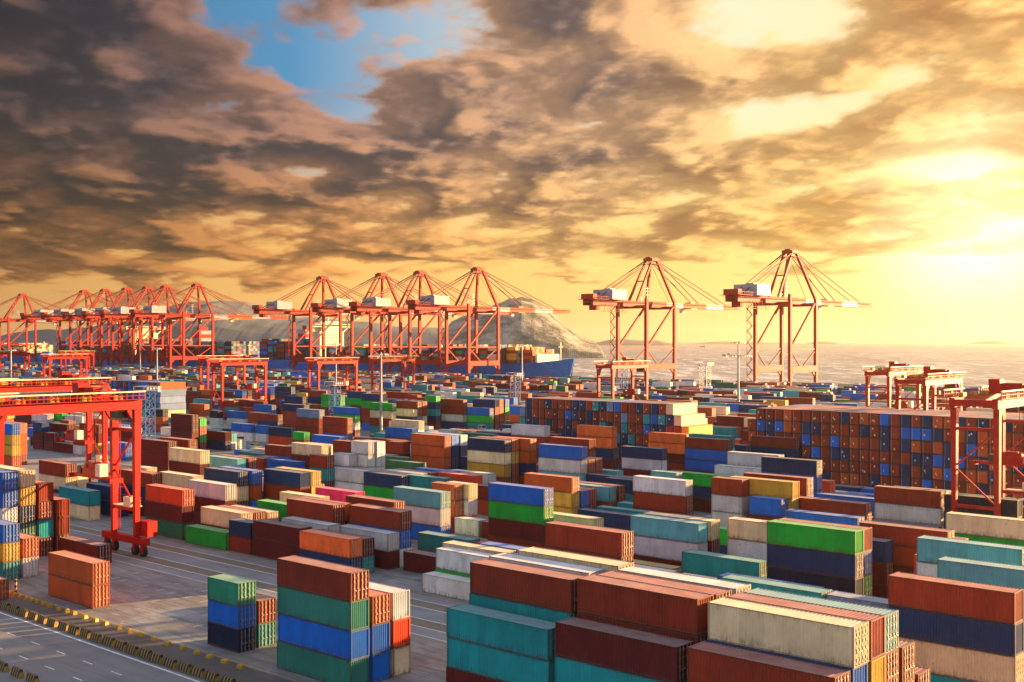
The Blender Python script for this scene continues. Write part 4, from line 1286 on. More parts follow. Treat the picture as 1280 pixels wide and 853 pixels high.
(565.9, 333.9, 40, 2.9, 12, 0, 11, 5),
(409.9, 508.5, 20, 2.9, 7, 4, 0),
(375, 547.4, 40, 2.9, 17, 14, 0),
(534, 366.6, 40, 2.9, 0, 5, 0),
(300, 630.9, 40, 2.9, 5, 5, 13),
(328.9, 597.9, 40, 2.9, 2, 4, 15, 11),
(519.8, 381.8, 20, 2.9, 10, 14, 3, 0),
(441.8, 470, 40, 2.9, 2, 13, 0),
(458.9, 450.6, 40, 2.9, 0, 0, 13, 7),
(560, 335.9, 20, 2.9, 4, 0, 4),
(377.9, 541, 40, 2.9, 3, 2, 7, 0),
(513.9, 387.1, 40, 2.9, 2, 7, 2, 5),
(429.9, 481.9, 40, 2.9, 3, 3, 5, 5),
(571.8, 321.6, 40, 2.9, 0, 14, 5, 5),
(302.9, 624.5, 40, 2.9, 4, 4, 13),
(597.8, 289.9, 40, 2.9, 17, 13, 14, 17),
(510.9, 386.8, 40, 2.9, 14, 5, 4, 12),
(305.9, 618, 40, 2.9, 0, 12, 4),
(323, 598.6, 20, 2.9, 0, 3, 5, 2),
(389.8, 522.7, 40, 2.9, 4, 11, 10, 14),
(360.8, 553.9, 40, 2.9, 3, 4, 5, 11),
(565.9, 321.2, 40, 2.9, 12, 1, 3),
(508, 386.6, 20, 2.9, 14, 14, 0, 3),
(308.9, 611.2, 20, 2.9, 10, 4, 17, 5),
(568.9, 315.6, 40, 2.9, 0, 2, 5, 2),
(375, 534.7, 40, 2.9, 7, 7, 3),
(300, 618.2, 40, 2.9, 1, 10),
(441.8, 457.4, 40, 2.9, 4, 2, 12, 0),
(560, 323.2, 40, 2.9, 7, 1, 7),
(435.9, 462.8, 40, 2.9, 17, 3, 13),
(418.8, 482.1, 20, 2.9, 5, 17, 10, 4),
(513.9, 374, 20, 2.9, 15, 0, 4, 14),
(302.9, 611.9, 40, 2.9, 0, 15, 0),
(386.8, 516.2, 40, 2.9, 17, 0, 17, 3),
(427, 470.3, 40, 2.9, 12, 4, 0),
(487.9, 401.5, 40, 2.9, 5, 0, 3, 10),
(438.8, 456.6, 40, 2.9, 13, 0, 17),
(586, 290.3, 40, 2.9, 12, 0, 10, 14),
(375, 528.1, 20, 2.9, 5, 2, 10, 14),
(305.9, 605.4, 40, 2.9, 5, 7, 5, 0),
(464.9, 425.5, 40, 2.9, 5, 14, 14, 17),
(470.8, 418.7, 40, 2.9, 3, 0, 0, 10),
(389.8, 510, 40, 2.9, 12, 14, 3, 5),
(519.8, 362.6, 40, 2.9, 5, 0, 5, 10),
(458.9, 431.3, 40, 2.9, 14, 3, 0),
(360.8, 541.2, 40, 2.9, 17, 0, 0, 15),
(429.9, 462.7, 20, 2.9, 4, 5, 3),
(406.9, 488.2, 40, 2.9, 3, 7, 2, 5),
(467.8, 419.4, 40, 2.9, 17, 14, 0),
(508, 373.9, 40, 2.9, 5, 13, 0, 7),
(314.8, 591.4, 40, 2.9, 14, 0, 14, 3),
(357.8, 541.3, 40, 2.9, 14, 3, 5),
(409.9, 481.8, 40, 2.9, 5, 7, 0),
(300, 605.5, 40, 2.9, 7, 1, 0),
(534, 339.9, 40, 2.9, 14, 2, 13),
(354.9, 541.7, 40, 2.9, 5, 5, 4, 0),
(360.8, 534.6, 20, 2.9, 10, 1, 0, 3),
(484.9, 393.9, 20, 2.9, 14, 0, 2),
(467.8, 412.8, 20, 2.9, 15, 4, 3),
(302.9, 599.2, 40, 2.9, 3, 2, 2),
(479, 399.7, 40, 2.9, 12, 7, 5, 14),
(380.9, 510.3, 40, 2.9, 4, 3, 0, 12),
(591.9, 271.4, 40, 2.9, 13, 7, 7, 4),
(427, 457.6, 40, 2.9, 0, 0, 0),
(597.8, 264.5, 40, 2.9, 4, 4, 3, 7),
(510.9, 361.4, 40, 2.9, 5, 13, 7, 12),
(464.9, 412.8, 40, 2.9, 4, 0, 0),
(300, 598.9, 20, 2.9, 4, 0, 5, 14),
(418.8, 462.8, 20, 2.9, 14, 0, 7),
(406.9, 475.5, 40, 2.9, 3, 3, 1, 3),
(308.9, 585.8, 40, 2.9, 10, 0, 5, 3),
(427, 451, 20, 2.9, 2, 15, 4),
(404, 477, 40, 2.9, 7, 14, 0),
(487.9, 382.2, 40, 2.9, 2, 12, 12, 0),
(415.8, 463.6, 40, 2.9, 0, 3, 17, 3),
(458.9, 412.1, 40, 2.9, 7, 0, 4),
(435.9, 437.5, 40, 2.9, 4, 17, 7, 5),
(412.9, 463.4, 40, 2.9, 13, 3, 13, 5),
(354.9, 528.6, 20, 2.9, 5, 0, 5),
(302.9, 586.5, 40, 2.9, 4, 7, 0, 0),
(565.9, 289.3, 20, 2.9, 5, 2, 4, 0),
(479, 387, 40, 2.9, 17, 0, 0),
(461.9, 405.5, 40, 2.9, 4, 4, 0),
(432.9, 437.9, 40, 2.9, 4, 5, 5, 0),
(470.8, 393.3, 40, 2.9, 0, 5, 0, 15),
(300, 586.2, 40, 2.9, 14, 14),
(481.9, 380.5, 20, 2.9, 0, 14, 4, 14),
(429.9, 437.3, 40, 2.9, 2, 7, 14, 0),
(360.8, 515.4, 20, 2.9, 3, 5, 2, 5),
(406.9, 462.8, 40, 2.9, 7, 2, 0),
(302.9, 579.9, 20, 2.9, 2, 5, 15, 7),
(427, 438.3, 40, 2.9, 7, 12, 1, 3),
(586, 258.4, 20, 2.9, 3, 7, 5, 13),
(568.9, 277.1, 40, 2.9, 4, 13, 1, 17),
(305.9, 573.4, 40, 2.9, 2, 7, 0, 5),
(464.9, 393.5, 20, 2.9, 3, 3, 14, 4),
(346, 527.8, 40, 2.9, 2, 0, 13, 14),
(583, 258.6, 40, 2.9, 4, 2, 5, 3),
(348.9, 522.9, 40, 2.9, 2, 0, 17),
(389.8, 476.7, 20, 2.9, 17, 0, 4, 0),
(467.8, 387.5, 40, 2.9, 3, 7, 7, 4),
(380.9, 483.7, 40, 2.9, 3, 10, 0, 0),
(409.9, 449.8, 40, 2.9, 4, 4, 4),
(470.8, 380.6, 40, 2.9, 4, 5, 5),
(418.8, 437.5, 40, 2.9, 17, 7, 0),
(542.8, 296.9, 20, 2.9, 14, 0, 15, 13),
(406.9, 450.1, 40, 2.9, 1, 2, 14),
(276.8, 596.9, 40, 2.9, 0, 3, 12),
(467.8, 380.9, 20, 2.9, 4, 4, 4),
(302.9, 567.2, 40, 2.9, 15, 15, 1),
(479, 367.8, 40, 2.9, 2, 3, 0),
(456, 393.5, 40, 2.9, 0, 13, 17, 3),
(597.8, 232.6, 20, 2.9, 4, 0, 14, 4),
(586, 245.7, 40, 2.9, 0, 2, 5, 4),
(305.9, 560.7, 40, 2.9, 12, 15, 3, 14),
(375, 482.2, 40, 2.9, 7, 5, 5),
(458.9, 386.7, 40, 2.9, 4, 15, 0),
(594.8, 232.5, 40, 2.9, 3, 0, 0, 0),
(583, 245.5, 20, 2.9, 17, 0, 3, 0),
(484.9, 355.8, 40, 2.9, 0, 0, 10, 5),
(545.8, 285.1, 40, 2.9, 2, 2, 12, 13),
(438.8, 405.5, 20, 2.9, 2, 0, 0, 5),
(300, 560.9, 40, 2.9, 14, 13),
(481.9, 355.1, 40, 2.9, 10, 5, 2, 7),
(464.9, 374.3, 20, 2.9, 12, 0, 2, 7),
(510.9, 322, 40, 2.9, 0, 2, 10, 5),
(534, 295.3, 40, 2.9, 14, 7, 13, 12),
(412.9, 431.5, 40, 2.9, 17, 3, 5),
(467.8, 368.2, 40, 2.9, 10, 14, 11),
(302.9, 554.5, 40, 2.9, 3, 13, 4, 2),
(415.8, 425.5, 40, 2.9, 0, 0, 0),
(568.9, 251.7, 40, 2.9, 13, 14, 4),
(574.8, 244.9, 40, 2.9, 4, 5, 3, 2),
(458.9, 374, 40, 2.9, 5, 5, 5),
(435.9, 399.4, 40, 2.9, 13, 11, 5, 0),
(560, 258.9, 20, 2.9, 5, 12, 7, 17),
(583, 232.8, 40, 2.9, 0, 3, 13, 4),
(389.8, 450.9, 20, 2.9, 13, 2, 14, 13),
(565.9, 251.2, 40, 2.9, 15, 4, 0),
(354.9, 489.2, 40, 2.9, 17, 14, 7, 4),
(360.8, 482.1, 40, 2.9, 14, 1, 2, 10),
(438.8, 392.8, 40, 2.9, 5, 0, 3),
(539.9, 277.6, 40, 2.9, 2, 7, 12, 5),
(487.9, 336.3, 40, 2.9, 5, 3, 5, 14),
(300, 548.2, 40, 2.9, 14, 0, 11, 0),
(351.9, 488.4, 40, 2.9, 2, 7, 0, 4),
(412.9, 418.8, 40, 2.9, 7, 3, 3),
(418.8, 412.1, 40, 2.9, 1, 11, 7, 0),
(560, 252.3, 20, 2.9, 4, 7, 10),
(406.9, 424.7, 40, 2.9, 10, 3, 14),
(383.9, 450.7, 40, 2.9, 12, 10, 4),
(270.9, 578.1, 40, 2.9, 14, 5, 4),
(302.9, 541.8, 40, 2.9, 7, 13, 4, 0),
(597.8, 207.2, 40, 2.9, 3, 4, 7, 4),
(568.9, 239, 40, 2.9, 0, 5, 13, 3),
(563, 245.5, 40, 2.9, 4, 5, 2, 11),
(300, 541.6, 20, 2.9, 2, 3, 11, 0),
(328.9, 508.6, 40, 2.9, 5, 12, 0, 3),
(522.8, 289.5, 40, 2.9, 0, 12, 7, 5),
(441.8, 380.8, 40, 2.9, 3, 0, 3),
(594.8, 207.1, 40, 2.9, 4, 0, 14, 14),
(435.9, 386.7, 40, 2.9, 4, 4, 7),
(429.9, 392.7, 20, 2.9, 5, 3, 7, 15),
(325.9, 509.6, 40, 2.9, 2, 14, 1, 3),
(354.9, 476.5, 40, 2.9, 7, 17, 12, 4),
(264.9, 577.8, 40, 2.9, 3, 13, 13),
(432.9, 387.1, 40, 2.9, 2, 0, 3),
(586, 213.7, 40, 2.9, 4, 12, 0, 2),
(516.9, 289.6, 20, 2.9, 12, 11, 3, 5),
(412.9, 406.1, 40, 2.9, 0, 4, 10, 2),
(571.8, 226.2, 40, 2.9, 11, 3, 15, 0),
(588.9, 206.5, 40, 2.9, 4, 0, 3, 13),
(531, 270.5, 40, 2.9, 14, 4, 14, 2),
(432.9, 380.6, 20, 2.9, 17, 14, 7),
(409.9, 405.2, 20, 2.9, 14, 5, 14, 5),
(493.8, 310.2, 40, 2.9, 17, 14, 10, 0),
(441.8, 368.1, 40, 2.9, 5, 7, 5),
(346, 475.7, 40, 2.9, 0, 4, 13),
(429.9, 380, 40, 2.9, 10, 7, 15),
(377.9, 437.7, 40, 2.9, 13, 5, 5),
(516.9, 276.9, 40, 2.9, 17, 13, 3, 3),
(351.9, 463, 40, 2.9, 4, 12, 3, 12),
(534, 257.2, 40, 2.9, 4, 0, 12, 7),
(418.8, 386.7, 40, 2.9, 2, 13, 0),
(571.8, 213.5, 40, 2.9, 0, 14, 5, 13),
(348.9, 464.3, 40, 2.9, 0, 11),
(536.9, 251.3, 40, 2.9, 5, 2, 4, 12),
(531, 257.8, 40, 2.9, 5, 2, 2, 5),
(276.8, 544.8, 40, 2.9, 0, 10),
(508, 283.4, 40, 2.9, 10, 0, 13, 13),
(490.8, 302.8, 40, 2.9, 5, 1, 0, 0),
(415.8, 387.4, 40, 2.9, 5, 4, 3, 7),
(432.9, 367.9, 40, 2.9, 4, 3, 3),
(427, 374.4, 40, 2.9, 5, 5, 0),
(375, 431.4, 40, 2.9, 0, 5, 5, 2),
(441.8, 355.4, 40, 2.9, 5, 13, 0),
(354.9, 451.1, 40, 2.9, 0, 4, 1),
(490.8, 296.2, 20, 2.9, 7, 3, 0, 7),
(568.9, 207.1, 40, 2.9, 5, 17, 17),
(487.9, 298.2, 40, 2.9, 4, 5, 0, 0),
(586, 187, 40, 2.9, 3, 5, 14, 5),
(510.9, 271.3, 40, 2.9, 0, 4, 13, 0),
(273.8, 539.1, 40, 2.9, 0, 3),
(481.9, 303, 40, 2.9, 1, 4, 10, 10),
(254.8, 559.6, 20, 2.9, 0, 3, 3),
(276.8, 532.1, 40, 2.9, 0, 17, 0),
(508, 270.7, 40, 2.9, 5, 12, 0, 0),
(432.9, 355.2, 40, 2.9, 0, 5, 3),
(404, 387.3, 40, 2.9, 14, 2, 4, 0),
(262, 545, 40, 2.9, 5, 3, 13),
(542.8, 226.9, 40, 2.9, 1, 7, 5, 3),
(325.9, 470.2, 40, 2.9, 11, 14, 3, 7),
(276.8, 525.6, 20, 2.9, 5, 3, 12),
(331.9, 463.3, 40, 2.9, 17, 12, 13),
(270.9, 532.2, 20, 2.9, 5, 1),
(490.8, 283.5, 40, 2.9, 14, 0, 11, 12),
(456, 322.1, 40, 2.9, 3, 7, 7, 0),
(264.9, 538, 20, 2.9, 14, 2, 1),
(464.9, 309.5, 40, 2.9, 0, 15, 7, 7),
(519.8, 246.6, 40, 2.9, 13, 5, 12),
(406.9, 374, 40, 2.9, 14, 7, 5),
(348.9, 438.9, 40, 2.9, 4, 5, 5),
(377.9, 405.8, 40, 2.9, 5, 13, 0, 0),
(536.9, 226, 40, 2.9, 10, 4, 0, 13),
(513.9, 251.5, 20, 2.9, 11, 4, 14, 2),
(508, 258, 40, 2.9, 15, 5, 14, 10),
(325.9, 463.7, 20, 2.9, 4, 5, 13, 0),
(467.8, 303, 20, 2.9, 4, 5, 4, 5),
(404, 374.6, 40, 2.9, 5, 10, 10),
(264.9, 531.5, 20, 2.9, 2, 3, 5),
(251.8, 546.2, 40, 2.9, 12, 14, 10),
(409.9, 367.1, 40, 2.9, 17, 4, 0),
(438.8, 334.1, 40, 2.9, 0, 14, 5, 7),
(351.9, 431.1, 20, 2.9, 14, 0, 0, 11),
(481.9, 283.8, 40, 2.9, 7, 10, 7, 0),
(412.9, 361.5, 40, 2.9, 0, 0, 0),
(354.9, 425.8, 40, 2.9, 0, 4, 0, 5),
(513.9, 244.9, 20, 2.9, 4, 14, 11),
(270.9, 519.5, 40, 2.9, 4, 10),
(325.9, 457.1, 20, 2.9, 3, 2, 13, 5),
(323, 457.3, 40, 2.9, 4, 0, 14, 5),
(464.9, 296.8, 40, 2.9, 5, 5, 11, 3),
(254.8, 534.3, 40, 2.9, 5, 0),
(346, 431.1, 40, 2.9, 5, 10, 5, 0),
(458.9, 302.7, 40, 2.9, 0, 3, 4, 3),
(348.9, 426.2, 40, 2.9, 0, 5, 4, 4),
(508, 245.3, 40, 2.9, 0, 0, 7),
(513.9, 238.4, 20, 2.9, 4, 2, 4, 0),
(276.8, 506.3, 40, 2.9, 4, 3, 4),
(404, 361.9, 40, 2.9, 7, 7, 14),
(251.8, 533.5, 40, 2.9, 5),
(539.9, 207.6, 40, 2.9, 12, 5, 7, 3),
(432.9, 328.5, 40, 2.9, 0, 5, 12, 12),
(248.8, 534.2, 40, 2.9, 4, 4, 12),
(389.8, 374.4, 40, 2.9, 4, 0, 13, 3),
(458.9, 296.1, 20, 2.9, 1, 17, 0),
(429.9, 327.9, 40, 2.9, 5, 4, 4, 2),
(565.9, 173.7, 40, 2.9, 0, 5, 13, 4),
(314.8, 456.6, 40, 2.9, 10, 4, 5),
(380.9, 381.7, 40, 2.9, 7, 15, 14, 1),
(386.8, 374.9, 40, 2.9, 5, 5, 4, 4),
(461.9, 289.9, 40, 2.9, 3, 1, 0, 0),
(493.8, 252.9, 40, 2.9, 10, 13, 5, 13),
(273.8, 500.6, 40, 2.9, 13, 4),
(470.8, 277.8, 40, 2.9, 0, 12, 14, 5),
(519.8, 220.8, 40, 2.9, 14, 1, 14, 15),
(435.9, 315.4, 20, 2.9, 4, 2, 14, 14),
(429.9, 321.4, 20, 2.9, 0, 13, 4, 0),
(302.9, 464.4, 40, 2.9, 0, 0, 5, 10),
(257.7, 515.5, 40, 2.9, 4, 12, 5),
(360.8, 399, 40, 2.9, 4, 5, 14, 4),
(308.9, 457.6, 40, 2.9, 0, 0),
(276.8, 493.6, 40, 2.9, 4, 17, 4),
(270.9, 500.3, 40, 2.9, 1, 2),
(479, 264.5, 40, 2.9, 4, 5, 14, 4),
(264.9, 506.1, 40, 2.9, 2, 0, 4),
(251.8, 520.8, 40, 2.9, 0, 2, 5),
(438.8, 308.8, 40, 2.9, 5, 10, 3, 3),
(563, 167.7, 40, 2.9, 12, 4, 4, 3),
(522.8, 212.9, 40, 2.9, 14, 2, 15, 0),
(267.9, 500.4, 40, 2.9, 3, 7),
(311.8, 450.8, 40, 2.9, 3, 0, 2, 5),
(441.8, 302.9, 40, 2.9, 12, 17, 4, 5),
(389.8, 361.7, 40, 2.9, 7, 5, 0),
(458.9, 283.4, 40, 2.9, 0, 5, 0, 13),
(383.9, 368, 40, 2.9, 7, 12, 7, 14),
(242.9, 527.2, 20, 2.9, 5, 12, 7),
(245.9, 522.3, 40, 2.9, 5),
(490.8, 245.4, 40, 2.9, 0, 5, 4),
(479, 258, 20, 2.9, 7, 14, 3, 7),
(415.8, 328.8, 20, 2.9, 14, 5, 0, 4),
(493.8, 240.2, 40, 2.9, 14, 14, 4, 0),
(432.9, 308.8, 20, 2.9, 7, 5, 11, 0),
(427, 315.4, 40, 2.9, 13, 4, 0, 5),
(354.9, 393.8, 40, 2.9, 2, 0, 13, 0),
(508, 219.9, 40, 2.9, 2, 2, 2, 4),
(360.8, 386.3, 40, 2.9, 0, 1, 4, 14),
(308.9, 444.9, 40, 2.9, 12, 3, 3),
(487.9, 240.9, 40, 2.9, 3, 10, 14, 12),
(545.8, 175.3, 40, 2.9, 0, 5, 7, 10),
(375, 368, 40, 2.9, 14, 12, 5, 10),
(493.8, 233.6, 20, 2.9, 4, 0, 0),
(409.9, 327.8, 40, 2.9, 2, 12, 14, 14),
(267.9, 487.7, 40, 2.9, 15, 5),
(305.9, 444.3, 40, 2.9, 15, 4),
(248.8, 508.8, 40, 2.9, 2, 15),
(513.9, 206.4, 40, 2.9, 5, 2, 7, 3),
(467.8, 258.4, 40, 2.9, 1, 7, 0, 7),
(536.9, 180, 40, 2.9, 14, 3, 12, 13),
(380.9, 356.3, 40, 2.9, 13, 0, 10, 0),
(415.8, 316.1, 40, 2.9, 0, 15, 5, 5),
(545.8, 168.7, 20, 2.9, 15, 14, 0, 3),
(510.9, 207.8, 40, 2.9, 14, 13, 2, 10),
(427, 302.7, 40, 2.9, 13, 14, 14, 4),
(305.9, 437.8, 20, 2.9, 11, 0, 5),
(354.9, 381.1, 40, 2.9, 17, 7, 4),
(360.8, 373.6, 40, 2.9, 0, 14, 2, 7),
(308.9, 432.2, 40, 2.9, 14, 13, 5),
(302.9, 438.6, 40, 2.9, 14, 4, 3),
(245.9, 503, 40, 2.9, 4, 4),
(325.9, 412.5, 20, 2.9, 15, 1, 5, 15),
(487.9, 228.2, 40, 2.9, 15, 0, 7),
(375, 355.3, 40, 2.9, 0, 4, 10),
(334.8, 399.8, 40, 2.9, 0, 3, 5, 14),
(267.9, 475, 40, 2.9, 13, 1),
(242.9, 501.8, 40, 2.9, 2, 4),
(389.8, 335, 40, 2.9, 2, 4, 5, 0),
(484.9, 227.2, 40, 2.9, 11, 2, 1),
(490.8, 220.1, 40, 2.9, 0, 12, 12),
(240, 502.8, 20, 2.9, 4, 5),
(479, 232.6, 40, 2.9, 3, 4, 0, 13),
(461.9, 251.9, 40, 2.9, 5, 14, 15, 7),
(264.9, 474.1, 40, 2.9, 2, 15),
(427, 290, 40, 2.9, 4, 5, 14, 15),
(346, 380.4, 40, 2.9, 3, 13, 5),
(305.9, 425.1, 40, 2.9, 0, 10, 14),
(262, 474.5, 40, 2.9, 13, 11),
(519.8, 181.4, 40, 2.9, 0, 5, 12, 0),
(386.8, 328.9, 40, 2.9, 0, 2, 3),
(334.8, 387.1, 40, 2.9, 1, 14, 14, 12),
(470.8, 233.1, 20, 2.9, 0, 4, 10),
(242.9, 489.1, 40, 2.9, 14, 0, 3),
(412.9, 296.7, 40, 2.9, 14, 7, 12, 13),
(348.9, 368.9, 40, 2.9, 4, 14, 2),
(484.9, 214.5, 40, 2.9, 4, 7, 10, 12),
(230.8, 501.3, 40, 2.9, 2, 15),
(490.8, 207.4, 40, 2.9, -1, 14, 15, 14),
(308.9, 413, 40, 2.9, 5, 4),
(467.8, 233, 40, 2.9, 5, 5, 0),
(240, 490.1, 40, 2.9, 13, 3),
(314.8, 405.4, 40, 2.9, 4, 0, 3),
(415.8, 290.7, 40, 2.9, 3, 0, 12, 14),
(380.9, 329.6, 40, 2.9, 3, 13, 7),
(409.9, 295.8, 40, 2.9, 3, 1, 2, 13),
(470.8, 226.6, 20, 2.9, 10, 2, 4),
(481.9, 213.8, 40, 2.9, 2, 2, 10),
(435.9, 264.6, 40, 2.9, 14, 15, 5, 2),
(354.9, 355.8, 40, 2.9, 5, 2, 10, 0),
(302.9, 413.2, 40, 2.9, 3, 12, 3),
(467.8, 226.4, 20, 2.9, 5, 5, 12, 3),
(227.9, 495.6, 40, 2.9, 14, 4, 7),
(311.8, 400, 40, 2.9, 5, 2, 5),
(346, 361.1, 20, 2.9, 0, 11, 13, 4),
(300, 413, 40, 2.9, 0, 13),
(412.9, 284, 40, 2.9, 12, 2, 14, 4),
(276.8, 436.3, 40, 2.9, 0, 3),
(377.9, 321.8, 40, 2.9, 13, 13, 5),
(461.9, 226.1, 40, 2.9, 5, 7, 0),
(438.8, 251.4, 40, 2.9, 14, 0, 0, 3),
(386.8, 309.7, 40, 2.9, 3, 4, 14, 4),
(323, 381.2, 40, 2.9, 10, 0, 14, 1),
(470.8, 213.9, 40, 2.9, 0, 7, 4),
(516.9, 161.4, 40, 2.9, 4, 13, 5, 14),
(248.8, 462.8, 40, 2.9, 4, 13, 5),
(519.8, 156.1, 40, 2.9, 5, 0, 10, 14),
(464.9, 214.1, 20, 2.9, 7, 4, 0),
(357.8, 334.8, 40, 2.9, 7, 4, 0, 0),
(493.8, 181.1, 40, 2.9, 0, 3, 14, 2),
(458.9, 220, 40, 2.9, 14, 5, 1),
(412.9, 271.3, 40, 2.9, 4, 14, 0, 4),
(429.9, 251.3, 40, 2.9, 0, 7, 2, 17),
(377.9, 309.1, 40, 2.9, 3, 17, 2, 14),
(245.9, 457.1, 20, 2.9, 10, 7, 0),
(305.9, 386.6, 20, 2.9, 14, 2, 14),
(351.9, 334.4, 40, 2.9, 7, 4, 7),
(415.8, 258.8, 40, 2.9, 12, 14, 3, 17),
(458.9, 207.3, 40, 2.9, 13, 7, 3),
(435.9, 232.7, 40, 2.9, 5, 13, 2, 4),
(412.9, 258.2, 20, 2.9, 3, 0, 0, 0),
(389.8, 284.2, 40, 2.9, 11, 5, 7, 2),
(348.9, 329.5, 40, 2.9, 13, 11, 11),
(302.9, 381.3, 20, 2.9, 11, 2, 10),
(456, 207.9, 40, 2.9, 4, 13, 0),
(479, 180.5, 40, 2.9, 3, 4, 7, 5),
(357.8, 315.6, 20, 2.9, 4, 0, 12, 15),
(441.8, 220.2, 40, 2.9, 7, 3, 12),
(337.8, 335, 40, 2.9, 5, 4, 14, 4),
(314.8, 360.8, 40, 2.9, 7, 0, 2, 12),
(360.8, 308.4, 20, 2.9, 14, 0, 3),
(404, 259.1, 40, 2.9, 3, 14, 4, 5),
(240, 444.2, 40, 2.9, 2, 5, 0),
(435.9, 220, 40, 2.9, -1, 5, 12, 5),
(412.9, 245.5, 40, 2.9, 5, 15, 11, 2),
(302.9, 368.6, 40, 2.9, 0, 7, 12),
(230.8, 449.3, 40, 2.9, 7, 1, 12),
(331.9, 334.6, 40, 2.9, 0, 5, 2, 5),
(227.9, 449.7, 40, 2.9, 2, 4, 14),
(493.8, 149.2, 40, 2.9, 3, 5, 4, 3),
(305.9, 361.2, 40, 2.9, 17, 0, 10),
(354.9, 303.7, 40, 2.9, 2, 14, 3),
(484.9, 155.9, 40, 2.9, 14, 4, 0, 14),
(212.8, 463.3, 40, 2.9, 14, 10, 11),
(230.8, 442.7, 20, 2.9, 11, 12, 13),
(467.8, 174.4, 40, 2.9, 14, 0, 4, 3),
(240, 431.5, 40, 2.9, 12),
(409.9, 238.5, 40, 2.9, 5, 7, 14, 3),
(222, 449.7, 40, 2.9, 15, 17, 13),
(209.8, 463.2, 20, 2.9, 17, 13),
(464.9, 174.8, 40, 2.9, 2, 14, 5, 3),
(406.9, 239.2, 40, 2.9, 14, 11, 3, 17),
(377.9, 271, 40, 2.9, 7, 12, 4, 5),
(224.9, 443, 40, 2.9, 3, 11, 12),
(331.9, 322, 40, 2.9, 13, 7, 17, 0),
(479, 155.1, 40, 2.9, 2, 0, 2, 4),
(257.7, 405.2, 20, 2.9, 7, 3),
(461.9, 174, 40, 2.9, 0, 5, 0, 14),
(351.9, 296.3, 40, 2.9, 12, 3, 3),
(470.8, 161.8, 40, 2.9, 13, 5, 3, 7),
(328.9, 321.8, 40, 2.9, 12, 0, 0, 0),
(262, 396.7, 20, 2.9, 7),
(245.9, 412.5, 40, 2.9, 12),
(380.9, 259.2, 20, 2.9, 0, 14, 4, 7),
(346, 296.3, 40, 2.9, 13, 0),
(412.9, 220.1, 40, 2.9, 15, 4, 17, 7),
(406.9, 226.5, 40, 2.9, 5, 14, 14, 3),
(314.8, 327.6, 20, 2.9, 13, 14, 4, 0),
(386.8, 245.8, 20, 2.9, 3, 3, 3, 3),
(438.8, 186.7, 40, 2.9, 12, 13, 5, 13),
(273.8, 371.9, 40, 2.9, 12, 0),
(470.8, 149.1, 40, 2.9, 0, 4, 3, 7),
(441.8, 180.8, 40, 2.9, 0, 0, 0, 11),
(383.9, 245.5, 40, 2.9, 2, 14, 0, 13),
(230.8, 417.3, 40, 2.9, 2, 7, 12),
(224.9, 423.7, 40, 2.9, 2, 0),
(302.9, 335.3, 40, 2.9, 5, 10, 4, 0),
(456, 162, 40, 2.9, 2, 14, 12, 5),
(432.9, 186.7, 40, 2.9, 0, 2, 4, 5),
(311.8, 322.5, 40, 2.9, 0, 0, 13, 10),
(458.9, 155.2, 40, 2.9, 1, 14, 14, 4),
(308.9, 322.4, 40, 2.9, -1, 0, 17, 11),
(245.9, 393.2, 20, 2.9, 7),
(470.8, 136.4, 40, 2.9, 0, 5, 5, 0),
(305.9, 321.8, 40, 2.9, -1, 5, 0),
(389.8, 226.5, 40, 2.9, 3, 3, 3, 5),
(230.8, 404.6, 40, 2.9, 15),
(456, 149.3, 40, 2.9, 14, 0, 4, 5),
(251.8, 379.5, 40, 2.9, 0),
(248.8, 380.1, 40, 2.9, 15, 4),
(458.9, 142.5, 40, 2.9, 7, 14, 10, 2),
(242.9, 385.8, 20, 2.9, 14),
(200.9, 430.3, 40, 2.9, 14, 3, 2),
(203.9, 425.1, 40, 2.9, 1, 14),
(389.8, 213.8, 40, 2.9, 3, 5, 2, 14),
(418.8, 180.6, 40, 2.9, 14, 7, 15, 10),
(377.9, 226.4, 40, 2.9, 10, 2, 13, 4),
(302.9, 309.9, 40, 2.9, 14),
(257.7, 360.6, 40, 2.9, 7),
(251.8, 366.8, 40, 2.9, 11),
(206.8, 417.4, 40, 2.9, 2, 0, 10),
(438.8, 154.7, 20, 2.9, 5, 10, 3, 14),
(427, 167.9, 40, 2.9, 4, 4, 13, 3),
(254.8, 361.4, 40, 2.9, 0),
(300, 309.7, 40, 2.9, 5),
(248.8, 367.4, 40, 2.9, 7),
(429.9, 161.2, 40, 2.9, 2, 7, 0, 2),
(245.9, 367.8, 40, 2.9, 13),
(380.9, 214.6, 20, 2.9, 2, 13, 4, 0),
(200.9, 417.6, 40, 2.9, 3, 3, 15),
(432.9, 154.8, 40, 2.9, -1, 5, 5, 5),
(418.8, 167.9, 40, 2.9, 10, 4, 7, 17),
(377.9, 213.7, 40, 2.9, 4, 13, 11, 0),
(245.9, 361.3, 20, 2.9, 17),
(251.8, 354.1, 40, 2.9, 4),
(380.9, 208, 20, 2.9, 2, 0, 4, 3),
(415.8, 167.8, 20, 2.9, 3, 10, 2, 4),
(248.8, 354.8, 40, 2.9, 7),
(435.9, 142.1, 20, 2.9, 10, 7, 0, 0),
(200.9, 404.9, 40, 2.9, 13, 13, 0),
(375, 206.9, 40, 2.9, -1, 17, 10, 5),
(203.9, 399.7, 40, 2.9, 11, 5, 14),
(311.8, 277.5, 20, 2.9, 3),
(209.8, 392.8, 40, 2.9, 13, 12, 4),
(212.8, 386.7, 40, 2.9, 3, 14, 14),
(245.9, 348.6, 40, 2.9, 5),
(240, 354.9, 40, 2.9, 7),
(314.8, 270.2, 40, 2.9, 12, 3),
(409.9, 161.1, 40, 2.9, 12, 13, 4, 3),
(300, 284.3, 40, 2.9, 14),
